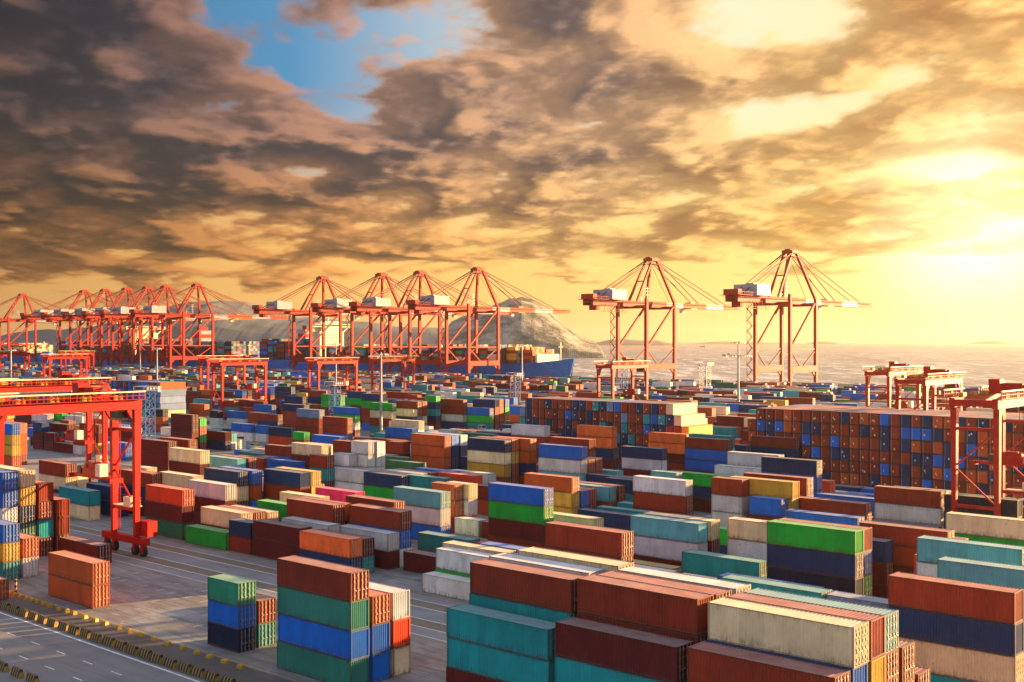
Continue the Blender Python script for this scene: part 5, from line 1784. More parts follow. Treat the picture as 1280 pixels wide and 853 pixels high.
(209.8, 386.2, 20, 2.9, 10, 0, 14),
(198, 399, 40, 2.9, -1, 4, 4),
(429.9, 135.8, 40, 2.9, 2, 7, 3, 4),
(187.8, 408.3, 40, 2.9, 15, 17, 4),
(302.9, 278, 40, 2.9, 0),
(200.9, 392.2, 40, 2.9, 10, 3),
(427, 136, 40, 2.9, -1, 12, 4, 4),
(357.8, 214.1, 40, 2.9, 13, 7, 7, 0),
(311.8, 264.8, 40, 2.9, 4, 2, 0, 10),
(305.9, 271.1, 40, 2.9, 13),
(209.8, 379.6, 20, 2.9, 7, 7, 7),
(406.9, 155.2, 40, 2.9, 0, 14, 13, 10),
(360.8, 206.5, 40, 2.9, 3, 5, 3),
(206.8, 379.3, 40, 2.9, 14, 5, 14),
(404, 155.8, 40, 2.9, 5, 10, 3, 11),
(198, 386.3, 40, 2.9, 5, 7),
(354.9, 208.3, 40, 2.9, 13, 5, 5),
(348.9, 214.5, 20, 2.9, 2, 5, 7, 14),
(200.9, 379.5, 40, 2.9, 14, 10, 14),
(427, 123.3, 40, 2.9, 0, 2, 15, 3),
(351.9, 207, 40, 2.9, 5, 13, 0),
(305.9, 258.4, 40, 2.9, 12, 5),
(209.8, 367, 40, 2.9, 4, 11),
(212.8, 361.3, 40, 2.9, 7),
(206.8, 366.6, 40, 2.9, 0, 5),
(409.9, 135.7, 40, 2.9, 13, 12, 5, 3),
(346, 207.1, 40, 2.9, 2, 2, 17),
(300, 258.9, 40, 2.9, 5, 2),
(198, 373.6, 40, 2.9, 15, 3),
(187.8, 382.9, 40, 2.9, 0, 12),
(203.9, 361.6, 40, 2.9, 2, 4),
(209.8, 354.3, 40, 2.9, 0),
(264.9, 288.2, 40, 2.9, 12),
(198, 360.5, 20, 2.9, 2, 5, 14),
(181.9, 376.7, 20, 2.9, 4, 0),
(176, 383.3, 20, 2.9, 1, 0, 10),
(348.9, 187.8, 40, 2.9, 7, 14, 15, 14),
(200.9, 354.2, 40, 2.9, 1, 13),
(178.9, 377.2, 40, 2.9, 14),
(203.9, 348.9, 40, 2.9, 14, 0),
(209.8, 341.6, 40, 2.9, 13),
(198, 353.9, 20, 2.9, 4),
(187.8, 363.6, 20, 2.9, 0, 14, 14),
(206.8, 341.2, 40, 2.9, 3),
(264.9, 275.5, 40, 2.9, 4, 0),
(200.9, 347.6, 20, 2.9, 3, 0),
(251.8, 288.9, 40, 2.9, 2),
(203.9, 342.4, 20, 2.9, 1),
(254.8, 283.5, 40, 2.9, 0),
(248.8, 290, 40, 2.9, 13),
(203.9, 335.8, 20, 2.9, 0),
(270.9, 257, 20, 2.9, 0, 7),
(264.9, 262.8, 40, 2.9, 4, 15),
(200.9, 334.9, 40, 2.9, 4),
(257.7, 270.4, 40, 2.9, 13, 13, 3),
(273.8, 250.7, 40, 2.9, 0, 3),
(254.8, 270.8, 40, 2.9, 15, 0),
(270.9, 250.4, 20, 2.9, 2, 3),
(325.9, 187.6, 40, 2.9, 5, 0, 14),
(262, 257.1, 40, 2.9, 14, 7),
(328.9, 180.4, 40, 2.9, 0, 0, 14, 13),
(187.8, 338.3, 40, 2.9, 14),
(264.9, 250.1, 40, 2.9, 11, 5),
(257.7, 257.7, 40, 2.9, 11, 11),
(184.8, 338.6, 40, 2.9, -1, -1, 15),
(245.9, 264.6, 40, 2.9, 7, 2),
(314.8, 179.7, 40, 2.9, -1, 0, 0, 5),
(308.9, 181.1, 40, 2.9, 2, 4, 0),
(227.9, 270.3, 40, 2.9, 2, 5),
(300, 187.6, 40, 2.9, 13, 5, 0, 14),
(305.9, 180.5, 40, 2.9, -1, 7, 7),
(209.8, 289.1, 20, 2.9, 10),
(311.8, 168.1, 40, 2.9, 13, 0, 14, 14),
(209.8, 282.5, 20, 2.9, 2),
(230.8, 256.8, 40, 2.9, 0, 4),
(302.9, 175.2, 40, 2.9, 7, 7),
(257.7, 225.8, 20, 2.9, 14, 5, 12),
(222, 263.7, 40, 2.9, 14, 4),
(300, 174.9, 40, 2.9, 1, 13),
(242.9, 238.4, 20, 2.9, 14, 1, 0),
(224.9, 257, 20, 2.9, 2, 7),
(302.9, 168.6, 20, 2.9, 0, 3, 5),
(206.8, 276.5, 40, 2.9, 13),
(248.8, 226.1, 20, 2.9, 14, 3, 3),
(230.8, 244.1, 40, 2.9, 5, 13),
(257.7, 213.1, 40, 2.9, 0, 4, 4),
(200.9, 276.3, 40, 2.9, 4),
(300, 162.2, 40, 2.9, 3, 0, 10),
(203.9, 270.6, 40, 2.9, 0),
(248.8, 219.6, 20, 2.9, 15, 5, 4),
(245.9, 219.5, 40, 2.9, 5, 7, 4),
(206.8, 263.3, 20, 2.9, 12, 0),
(198, 269.9, 40, 2.9, 12),
(230.8, 231.4, 40, 2.9, 10, 1, 5),
(240, 219.7, 40, 2.9, 12, 3, 4),
(251.8, 206.2, 40, 2.9, 0, 0, 5),
(200.9, 263.6, 40, 2.9, 7),
(224.9, 231.6, 40, 2.9, 3, 10),
(198, 257.2, 40, 2.9, -1, 4),
(200.9, 250.9, 40, 2.9, 7, 12),
(222, 225.7, 40, 2.9, 14, 5),
(254.8, 188.1, 40, 2.9, 10, 0),
(209.8, 225.2, 40, 2.9, 0, 14, 7),
(230.8, 193.3, 40, 2.9, 5),
(248.8, 167.5, 40, 2.9, 0),
(200.9, 219, 40, 2.9, 2, 13),
(245.9, 167.5, 40, 2.9, 5),
(227.9, 187.6, 40, 2.9, 0),
(257.7, 148.4, 40, 2.9, 5, 3, 12),
(176.4, 237.3, 20, 2.9, 0, 12),
(173.5, 237, 40, 2.9, 0, 14),
(240, 148.4, 40, 2.9, 3),
(230.8, 147.4, 40, 2.9, 5),
(222, 154.4, 40, 2.9, 2),
(209.8, 153.9, 40, 2.9, 10, 0),
(240, 109.9, 40, 2.9, 5),
(152.3, 206.4, 20, 2.9, 5, 11),
(127.8, 228.3, 20, 2.9, 5, 13),
(230.8, 109.3, 40, 2.9, 14),
(240, 97.2, 40, 2.9, 4),
(149.3, 198.7, 20, 2.9, 14, 5),
(116, 234.4, 40, 2.9, 5),
(224.9, 109.5, 40, 2.9, 1, 2),
(227.9, 103.6, 40, 2.9, 5),
(230.8, 96.6, 40, 2.9, 4),
(149.3, 186, 40, 2.9, 12, 11),
(116, 221.7, 40, 2.9, 3),
(245.9, 65.5, 40, 2.9, 5),
(224.9, 84.2, 40, 2.9, 13, 13),
(222, 84.3, 20, 2.9, 13, 17),
(222, 71.7, 40, 2.9, 12, 0),
(200.9, 90.3, 40, 2.9, 3),
(179.4, 108.3, 40, 2.9, 5),
(222, 59, 40, 2.9, 5, 0),
(182.3, 101.7, 40, 2.9, 7),
(212.8, 65.5, 20, 2.9, 0, 1),
(134.6, 120.8, 20, 2.9, 2),
(118.9, 93.2, 40, 2.9, 4, 14),
(121.8, 87.4, 40, 2.9, 3, 5),
(121.8, 68.2, 40, 2.9, 13, 0),
(140.5, 45, 40, 2.9, 1, 11, 0),
(124.8, 55.3, 40, 2.9, 2, 2),
]
# end-on stacks: x, y, tier height, tiers present from tier, paint index bottom to top
WALL = [
(265, 170.18, 2.98, 13, 14, 13, 15),
(265, 172.74, 2.98, 0, 0, 4, 0, 13),
(265, 175.3, 2.98, 0, 4, 5, 0, 5, 13),
(265, 177.86, 2.98, 0, 0, 0, 5, 7, 0),
(265, 180.42, 2.98, 0, 17, 17, 5, 4, 5),
(265, 182.98, 2.98, 5, 5, 0, 4, 7, 0),
(265, 185.54, 2.98, 17, 4, 0, 0, 0, 5),
(265, 188.1, 2.98, 0, 0, 7, 0, 0, 0),
(265, 190.66, 2.98, 0, 0, 5, 7, 17, 0),
(265, 193.22, 2.98, 0, 5, 7, 0, 0, 4),
(265, 195.78, 2.98, 17, 4, 3, 5, 0, 17),
(265, 198.34, 2.98, 5, 5, 0, 7, 0, 5),
(265, 200.9, 2.98, 4, 0, 5, 3, 3, 7),
(265, 203.46, 2.98, 0, 5, 17, 3, 5, 0),
(265, 206.02, 2.98, 0, 5, 0, 5, 3, 5),
(265, 208.58, 2.98, 0, 0, 5, 0, 5, 5),
(265, 211.14, 2.98, 0, 7, 5, 5, 4, 0),
(265, 213.7, 2.98, 0, 0, 5, 0, 0, 0),
(265, 216.26, 2.98, 17, 3, 3, 3, 3, 0),
(265, 218.82, 2.98, 7, 3, 0, 5, 0, 5),
(265, 221.38, 2.98, 17, 5, 0, 0, 0, 0),
(265, 223.94, 2.98, 0, 0, 0, 5, 0, 0),
(265, 226.5, 2.98, 5, 3, 0, 5, 5, 5),
(265, 229.06, 2.98, 7, 0, 0, 7, 17),
(265, 78, 2.98, 4, 4, 0, 0, 0, 0),  # right wall: extra rust and orange put a warm glow into the paint
(265, 80.56, 2.98, 5, 0, 4, 0, 0, 0),
(265, 83.12, 2.98, 2, 0, 5, 0, 0, 0),
(265, 85.68, 2.98, 0, 0, 0, 0, 0, 5),
(265, 88.24, 2.98, 0, 5, 2, 0, 0, 0),
(265, 90.8, 2.98, 5, 2, 5, 2, 2, 5),
(265, 93.36, 2.98, 2, 2, 0, 4, 5, 0),
(265, 95.92, 2.98, 0, 0, 4, 0, 2, 5),
(265, 98.48, 2.98, 5, 4, 5, 5, 0, 2),
(265, 101.04, 2.98, 0, 2, 4, 2, 5, 2),
(265, 103.6, 2.98, 4, 5, 5, 0, 4, 5),
(265, 106.16, 2.98, 0, 0, 5, 2, 4, 0),
(265, 108.72, 2.98, 5, 5, 0, 5, 4, 5),
(265, 111.28, 2.98, 0, 0, 0, 0, 0, 0),
(265, 113.84, 2.98, 0, 4, 0, 5, 5, 4),
(265, 116.4, 2.98, 5, 0, 0, 0, 0, 0),
(265, 118.96, 2.98, 0, 0, 0, 0, 5, 2),
(265, 121.52, 2.98, 2, 0, 0, 2, 0, 0),
(265, 124.08, 2.98, 2, 0, 5, 0, 0, 5),
(265, 126.64, 2.98, 0, 0, 5, 4, 0, 0),
(265, 129.2, 2.98, 5, 0, 0, 0, 0, 0),
(265, 131.76, 2.98, 0, 0, 4, 0, 5, 0),
(265, 134.32, 2.98, 0, 0, 0, 4, 5, 0),
(265, 136.88, 2.98, 0, 0, 5, 0, 0, 0),
(265, 139.44, 2.98, 4, 0, 0, 0, 2, 2),
(265, 142, 2.98, 0, 0, 0, 0, 4, 0),
(265, 144.56, 2.98, 0, 0, 4, 5, 5, 0),
(265, 147.12, 2.98, 5, 0, 2, 0, 4, 0),
(265, 149.68, 2.98, 0, 4, 0, 2, 0),
(277.45, 78, 2.98, 0, 0, 2, 4, 0, 5),
(277.45, 80.56, 2.98, 0, 5, 4, 5, 0, 2),
(277.45, 83.12, 2.98, 5, 0, 2, 0, 0, 0),
(277.45, 85.68, 2.98, 5, 0, 0, 0, 4, 2),
(277.45, 88.24, 2.98, 0, 5, 4, 0, 2, 0),
(277.45, 90.8, 2.98, 5, 0, 5, 5, 5, 2),
(277.45, 93.36, 2.98, 5, 5, 0, 5, 0, 5),
(277.45, 95.92, 2.98, 0, 4, 4, 0, 5, 5),
(277.45, 98.48, 2.98, 0, 5, 0, 0, 0, 0),
(277.45, 101.04, 2.98, 2, 0, 0, 0, 0, 0),
(277.45, 103.6, 2.98, 0, 0, 0, 5, 0, 5),
(277.45, 106.16, 2.98, 0, 0, 0, 0, 4, 5),
(277.45, 108.72, 2.98, 0, 0, 0, 0, 5, 0),
(277.45, 111.28, 2.98, 0, 0, 0, 0, 0, 5),
(277.45, 113.84, 2.98, 2, 0, 0, 0, 4, 0),
(277.45, 116.4, 2.98, 5, 0, 5, 0, 5, 0),
(277.45, 118.96, 2.98, 0, 0, 2, 0, 0, 0),
(277.45, 121.52, 2.98, 0, 0, 2, 0, 0, 0),
(277.45, 124.08, 2.98, 2, 0, 4, 0, 0, 0),
(277.45, 126.64, 2.98, 5, 0, 0, 0, 0, 0),
(277.45, 129.2, 2.98, 0, 0, 2, 0, 4, 2),
(277.45, 131.76, 2.98, 4, 0, 5, 4, 0, 5),
(277.45, 134.32, 2.98, 0, 0, 2, 2, 5, 2),
(277.45, 136.88, 2.98, 0, 5, 5, 0, 0, 0),
(277.45, 139.44, 2.98, 0, 0, 5, 0, 0, 0),
(277.45, 142, 2.98, 5, 0, 0, 5, 2, 0),
(277.45, 144.56, 2.98, 0, 4, 0, 0, 0, 4),
(277.45, 147.12, 2.98, 0, 0, 5, 5, 0, 5),
(277.45, 149.68, 2.98, 2, 0, 0, 2, 5),
(262, 429, 2.95, 17, 13, 17, 17, 17, 2),  # slate tiers put the shade on pale boxes into their paint
(262, 431.56, 2.95, 5, 5, 4, 4, 4, 5),
(262, 434.12, 2.95, 5, 5, 5, 5, 4, 0),
(262, 436.68, 2.95, 5, 5, 0, 5, 5, 5),
(262, 439.24, 2.95, 4, 4, 5, 5, 5, 4),
(262, 441.8, 2.95, 4, 4, 5, 0, 5, 4),
(262, 444.36, 2.95, 0, 4, 5, 4, 5, 4),
(262, 446.92, 2.95, 4, 5, 4, 5, 4, 0),
(262, 449.48, 2.95, 4, 4, 5, 4, 5, 5),
(262, 452.04, 2.95, 5, 5, 4, 5, 4, 4),
(262, 454.6, 2.95, 4, 4, 4, 5, 5, 5),
(262, 457.16, 2.95, 4, 4, 5, 5, 0, 0),
(262, 459.72, 2.95, 5, 5, 4, 5, 4, 5),
(262, 462.28, 2.95, 4, 4, 0, 5, 5, 0),
(262, 464.84, 2.95, 5, 4, 5, 5, 5, 4),
(262, 467.4, 2.95, 5, 5, 4, 4, 0, 5),
]
# ---------------------------------------------------------------- materials
def mat(name):
    m = bpy.data.materials.new(name); m.use_nodes = True; t = NT(m.node_tree); b = t.n['Principled BSDF']; return m, t, b
def setp(t, b, **kw):
    for k, v in kw.items(): t.put(b.inputs[k.replace('_', ' ')], v)
def bump(t, b, hgt, strength=.3, dist=.05):
    n = t.new('ShaderNodeBump'); n.inputs['Strength'].default_value = strength; n.inputs['Distance'].default_value = dist
    t.put(n.inputs['Height'], hgt); t.put(b.inputs['Normal'], n.outputs[0])
def plain(name, col, rough=.6, metal=0.0, var=.25, scale=.8):
    m, t, b = mat(name); g = t.new('ShaderNodeNewGeometry')
    n = t.noise(g.outputs['Position'], scale, 5, .6); n = t.rng(n, .3, .7, 1 - var, 1 + var)
    setp(t, b, Base_Color=t.vmath('SCALE', col, n), Roughness=rough, Metallic=metal); return m
def painted(name, col, rust=.25, rough=.5):
    m, t, b = mat(name); g = t.new('ShaderNodeNewGeometry'); p = g.outputs['Position']
    n = t.rng(t.noise(p, .5, 5, .6), .3, .7, .72, 1.2)
    st = t.noise(t.mapping(p, (2.2, 2.2, .16)), 1.0, 6, .65)
    k = t.math('MULTIPLY', t.rng(st, .56, .72), rust)
    setp(t, b, Base_Color=t.mix(k, t.vmath('SCALE', col, n), (.07, .022, .012)), Roughness=rough, Specular_IOR_Level=.25); return m
def container_material(name, attr):
    m, t, b = mat(name)
    if attr:
        a = t.new('ShaderNodeAttribute', attribute_name='paint'); col = a.outputs['Color']; rnd = 0.37
        g = t.new('ShaderNodeNewGeometry'); p = g.outputs['Position']; rnd = None
    else:
        oi = t.new('ShaderNodeObjectInfo'); col = oi.outputs['Color']; rnd = oi.outputs['Random']
        g = t.new('ShaderNodeNewGeometry'); p = g.outputs['Position']
    nz = t.new('ShaderNodeSeparateXYZ'); t.l.new(g.outputs['Normal'], nz.inputs[0])
    roof = t.rng(nz.outputs[2], .6, .9)
    fade = t.rng(t.noise(p, .35, 4, .6), .3, .7, .84, 1.14)
    c = t.vmath('SCALE', col, fade)
    streak = t.noise(t.mapping(p, (3.0, 3.0, .22)), 1.0, 6, .7)
    c = t.mix(t.rng(streak, .56, .80, 0, .36), c, (.060, .026, .015))
    blot = t.noise(p, 1.7, 7, .72)
    c = t.mix(t.rng(blot, .60, .72, 0, .55), c, (.12, .055, .030))
    pale = t.noise(t.vmath('ADD', p, (40.0, 11.0, 3.0)), .9, 6, .7)
    c = t.mix(t.rng(pale, .62, .80, 0, .05), c, (.42, .38, .33))
    if not attr:
        tcn = t.new('ShaderNodeTexCoord'); so_ = t.new('ShaderNodeSeparateXYZ'); t.l.new(tcn.outputs['Object'], so_.inputs[0])
        wn0 = t.new('ShaderNodeTexWhiteNoise', noise_dimensions='2D'); cx_ = t.new('ShaderNodeCombineXYZ')
        t.put(cx_.inputs[0], t.math('FLOOR', t.math('MULTIPLY', so_.outputs[1], .9))); t.put(cx_.inputs[1], t.math('MULTIPLY', rnd, 50.0)); t.put(wn0.inputs['Vector'], cx_.outputs[0])
        c = t.vmath('SCALE', c, t.rng(wn0.outputs['Value'], 0, 1, .90, 1.09))
        low = t.math('MULTIPLY', t.rng(so_.outputs[2], .75, .12), t.rng(t.noise(t.mapping(p, (2.4, 2.4, .9)), 1.0, 6, .75), .46, .62))
        c = t.mix(t.math('MULTIPLY', low, .75), c, (.075, .034, .018))
        hi = t.math('MULTIPLY', t.rng(so_.outputs[2], 2.2, 2.85), t.rng(t.noise(t.mapping(p, (2.0, 2.0, .5)), 1.3, 6, .75), .52, .66))
        c = t.mix(t.math('MULTIPLY', t.math('MULTIPLY', hi, t.math('SUBTRACT', 1.0, roof)), .6), c, (.085, .040, .022))
    dust = t.noise(t.mapping(p, (1.0, .5, 1.0)), .8, 6, .65)                       # dust settled on the roofs
    c = t.mix(t.math('MULTIPLY', roof, t.rng(dust, .30, .72, .18, .48)), c, (.55, .47, .42))
    if attr:
        uv = t.new('ShaderNodeUVMap'); s = t.new('ShaderNodeSeparateXYZ'); t.l.new(uv.outputs[0], s.inputs[0])
        # door ends carry u 2..3 : lock rods, centre gap and hinge edge; long sides u 0..1 : corrugation, rails and painted gap shade
        u = t.math('SUBTRACT', s.outputs[0], 2.0); isd = t.rng(s.outputs[0], 1.5, 1.6); v = s.outputs[1]
        fr = t.math('ABSOLUTE', t.math('SUBTRACT', t.math('FRACT', t.math('MULTIPLY', u, 4.0)), .5))
        rod = t.math('MULTIPLY', t.rng(fr, .13, .08), isd)
        isd = t.math('MULTIPLY', isd, t.math('LESS_THAN', s.outputs[0], 3.5)); rod = t.math('MULTIPLY', rod, isd)
        gap = t.math('MULTIPLY', t.rng(t.math('ABSOLUTE', t.math('SUBTRACT', u, .5)), .035, .02), isd)
        uw = t.math('SUBTRACT', s.outputs[0], 4.0); isw = t.math('GREATER_THAN', s.outputs[0], 3.5)
        gap = t.math('ADD', gap, t.math('MULTIPLY', isw, t.rng(t.math('ABSOLUTE', t.math('SUBTRACT', uw, .5)), .43, .46)))
        lt = t.math('MULTIPLY', isw, t.rng(t.math('ABSOLUTE', t.math('SUBTRACT', uw, .84)), .03, .015)); c = t.mix(t.math('MULTIPLY', lt, .45), c, (.6, .5, .4))
        wn = t.new('ShaderNodeTexWhiteNoise', noise_dimensions='3D'); t.put(wn.inputs['Vector'], t.vmath('FLOOR', t.vmath('MULTIPLY', t.vmath('ADD', p, (.13, .07, .02)), (.08, .39, .336)))); wr = wn.outputs['Value']
        du = t.math('SUBTRACT', uw, t.math('MULTIPLY_ADD', wr, .5, c=.25)); dv = t.math('SUBTRACT', v, t.math('MULTIPLY_ADD', t.math('FRACT', t.math('MULTIPLY', wr, 7.3)), .6, c=.15))
        dd = t.math('SQRT', t.math('ADD', t.math('MULTIPLY', du, du), t.math('MULTIPLY', dv, dv)))
        c = t.mix(t.math('MULTIPLY', isw, t.math('MULTIPLY', t.rng(dd, .095, .07), t.math('GREATER_THAN', wr, .35))), c, (.75, .55, .22))  # yellow dots imitate orange highlights on the wall ends
        c = t.mix(t.math('MULTIPLY', rod, .5), c, (.50, .46, .40)); c = t.mix(t.math('MULTIPLY', gap, .8), c, (.02, .015, .012))
        dark = t.math('ADD', t.rng(t.math('ABSOLUTE', t.math('SUBTRACT', v, .5)), .455, .485, 0, .55), t.math('MULTIPLY', isw, t.rng(t.math('ABSOLUTE', t.math('SUBTRACT', v, .5)), .42, .46, 0, .45)))  # dark edges: rails, with shade of the gaps between boxes painted in
        c = t.mix(dark, c, (.03, .02, .016))
        h = t.math('SINE', t.math('MULTIPLY', u, 70.0)); bump(t, b, t.math('ADD', t.math('MULTIPLY', rod, 2.0), t.math('MULTIPLY', t.math('MULTIPLY', h, isd), .25)), .9, .05)
    r = t.rng(blot, .3, .7, .52, .8)
    setp(t, b, Base_Color=c, Roughness=r, Specular_IOR_Level=.3); return m
M = {}
M['cont'] = container_material('container_paint', False); M['stuff'] = container_material('far_container_paint', True)
M['rod'] = plain('galvanised_rod', (.52, .46, .38), .38, .75, .3, 3)
M['rustframe'] = plain('rusty_frame', (.20, .11, .05), .7, 0, .4, 2)
M['red'] = painted('crane_red', (.44, .010, .005), .5); M['sts'] = painted('quay_crane_red', (.37, .018, .007), .5, .65)
M['white'] = painted('white_paint', (.34, .34, .35), .15); M['grey'] = plain('grey_steel', (.30, .31, .33), .55, .3)
M['blue'] = painted('mast_blue', (.035, .13, .36), .2); M['black'] = plain('rubber', (.018, .017, .016), .8)
M['yellow'] = painted('yellow_paint', (.50, .27, .03), .5); M['dark'] = plain('dark_machine', (.045, .035, .03), .6)
M['cable'] = plain('stay_rod', (.15, .018, .008), .75); M['orange'] = painted('boom_orange', (.46, .075, .014), .35, .7)
M['glass'] = plain('cab_glass', (.03, .05, .06), .12); M['cream'] = painted('ship_house', (.78, .68, .44), .15)
M['hull'] = painted('hull_blue', (.004, .13, .44), .12, .5); M['antifoul'] = painted('hull_red', (.30, .04, .02), .2)
M['lamp'] = plain('lamp_housing', (.45, .44, .42), .4)
def striped():
    m, t, b = mat('hazard_stripes'); tcn = t.new('ShaderNodeTexCoord'); s = t.new('ShaderNodeSeparateXYZ'); t.l.new(tcn.outputs['Object'], s.inputs[0])
    k = t.math('ADD', t.math('MULTIPLY', s.outputs[1], 1.9), t.math('MULTIPLY', s.outputs[2], .35)); fr = t.math('FRACT', k)
    g = t.new('ShaderNodeNewGeometry'); n = t.noise(g.outputs['Position'], 3, 6, .7)
    c = t.mix(t.rng(fr, .36, .42), (.36, .20, .02), (.02, .018, .016)); c = t.mix(t.rng(n, .5, .75, 0, .6), c, (.10, .08, .06))
    setp(t, b, Base_Color=c, Roughness=.75); return m
M['stripe'] = striped()
def ground_material():
    m, t, b = mat('yard_concrete'); g = t.new('ShaderNodeNewGeometry'); p = g.outputs['Position']
    br = t.new('ShaderNodeTexBrick'); t.put(br.inputs['Vector'], t.mapping(p, (1, 1, 1), (0, 0, 0), (0, 0, R(90))))
    br.offset = .5; br.inputs['Scale'].default_value = 1.0; br.inputs['Brick Width'].default_value = 6.0; br.inputs['Row Height'].default_value = 4.5
    br.inputs['Mortar Size'].default_value = .055; br.inputs['Mortar Smooth'].default_value = .4
    br.inputs['Color1'].default_value = (.215, .21, .20, 1); br.inputs['Color2'].default_value = (.32, .31, .295, 1); br.inputs['Mortar'].default_value = (.09, .075, .06, 1)
    c = br.outputs['Color']
    c = t.mix(t.rng(t.noise(p, .09, 5, .6), .35, .68, 0, .65), c, (.115, .095, .08))
    c = t.mix(t.rng(t.noise(t.mapping(p, (.9, .12, 1)), 1.0, 6, .7), .46, .66, 0, .75), c, (.085, .072, .062))   # tyre tracks along the rows
    c = t.mix(t.rng(t.noise(t.mapping(p, (1.0, .45, 1)), .9, 8, .78), .56, .70, 0, .7), c, (.46, .42, .37))
    setp(t, b, Base_Color=c, Roughness=t.rng(t.noise(p, .4, 4, .6), .3, .7, .5, .85)); bump(t, b, t.noise(p, 2.5, 6, .7), .35, .03); return m
M['ground'] = ground_material()
def asphalt(name, c1, c2):
    m, t, b = mat(name); g = t.new('ShaderNodeNewGeometry'); p = g.outputs['Position']
    c = t.mix(t.rng(t.noise(p, .12, 5, .6), .35, .65), c1, c2)
    c = t.mix(t.rng(t.noise(t.mapping(p, (.8, .05, 1)), 1.0, 5, .7), .48, .7, 0, .45), c, tuple(q * .55 for q in c1))
    c = t.mix(t.rng(t.noise(p, 6, 4, .7), .62, .8, 0, .35), c, (.25, .23, .2))
    c = t.mix(t.rng(t.noise(t.vmath('ADD', p, (9.0, 3.0, 0.0)), .5, 3, .6), .66, .70, 0, .5), c, (.03, .026, .022))
    setp(t, b, Base_Color=c, Roughness=.62); bump(t, b, t.noise(p, 5, 4, .7), .3, .02); return m
M['asphalt'] = asphalt('road_asphalt', (.175, .165, .155), (.235, .22, .205)); M['lane'] = asphalt('lane_concrete', (.20, .195, .195), (.27, .26, .255))
M['oilstrip'] = asphalt('stained_strip', (.075, .062, .052), (.12, .10, .08)); M['band'] = asphalt('yellowed_band', (.21, .155, .085), (.16, .13, .09))
def worn(name, col):
    m, t, b = mat(name); g = t.new('ShaderNodeNewGeometry'); n = t.noise(g.outputs['Position'], 2.2, 6, .75)
    setp(t, b, Base_Color=t.mix(t.rng(n, .50, .68, 0, .75), col, (.15, .135, .12)), Roughness=.7); return m
M['line'] = worn('road_line_white', (.75, .74, .70)); M['yline'] = worn('road_line_yellow', (.55, .33, .05))
def water():
    m, t, b = mat('sea_water'); g = t.new('ShaderNodeNewGeometry'); p = g.outputs['Position']
    pr = t.mapping(p, (1, 1, 1), (0, 0, 0), (0, 0, -YAW))
    a = t.noise(t.mapping(pr, (.020, .045, 1)), 1.0, 8, .68, .4); c = t.noise(t.mapping(pr, (.0016, .004, 1)), 1.0, 5, .6)
    h = t.math('ADD', t.math('MULTIPLY', a, 1.0), t.math('MULTIPLY', c, 2.0))
    foam_glint = t.rng(t.noise(t.mapping(pr, (.010, .050, 1)), 1.0, 10, .82, .3), .50, .60, 0, .9)  # pale flecks: foam plus wave glints painted into the colour
    col = t.mix(t.rng(c, .35, .65), (.13, .14, .155), (.27, .27, .285)); col = t.mix(foam_glint, col, (.86, .84, .84))
    setp(t, b, Base_Color=col, Roughness=.34, Specular_IOR_Level=.55); bump(t, b, h, 1.0, 3.2); return m
M['water'] = water()
def rock():
    m, t, b = mat('island_rock'); g = t.new('ShaderNodeNewGeometry'); p = g.outputs['Position']
    s = t.new('ShaderNodeSeparateXYZ'); t.l.new(g.outputs['True Normal'], s.inputs[0])
    n = t.noise(p, .018, 9, .7)
    c = t.mix(t.rng(n, .42, .6), (.060, .075, .055), (.40, .36, .29)); c = t.mix(t.rng(s.outputs[2], .80, .45, 0, .8), c, (.42, .36, .28))
    setp(t, b, Base_Color=c, Roughness=.95); bump(t, b, t.noise(p, .03, 8, .75), .9, 14); return m
M['rock'] = rock(); M['hill'] = plain('far_hill', (.085, .10, .105), .95, 0, .35, .004)
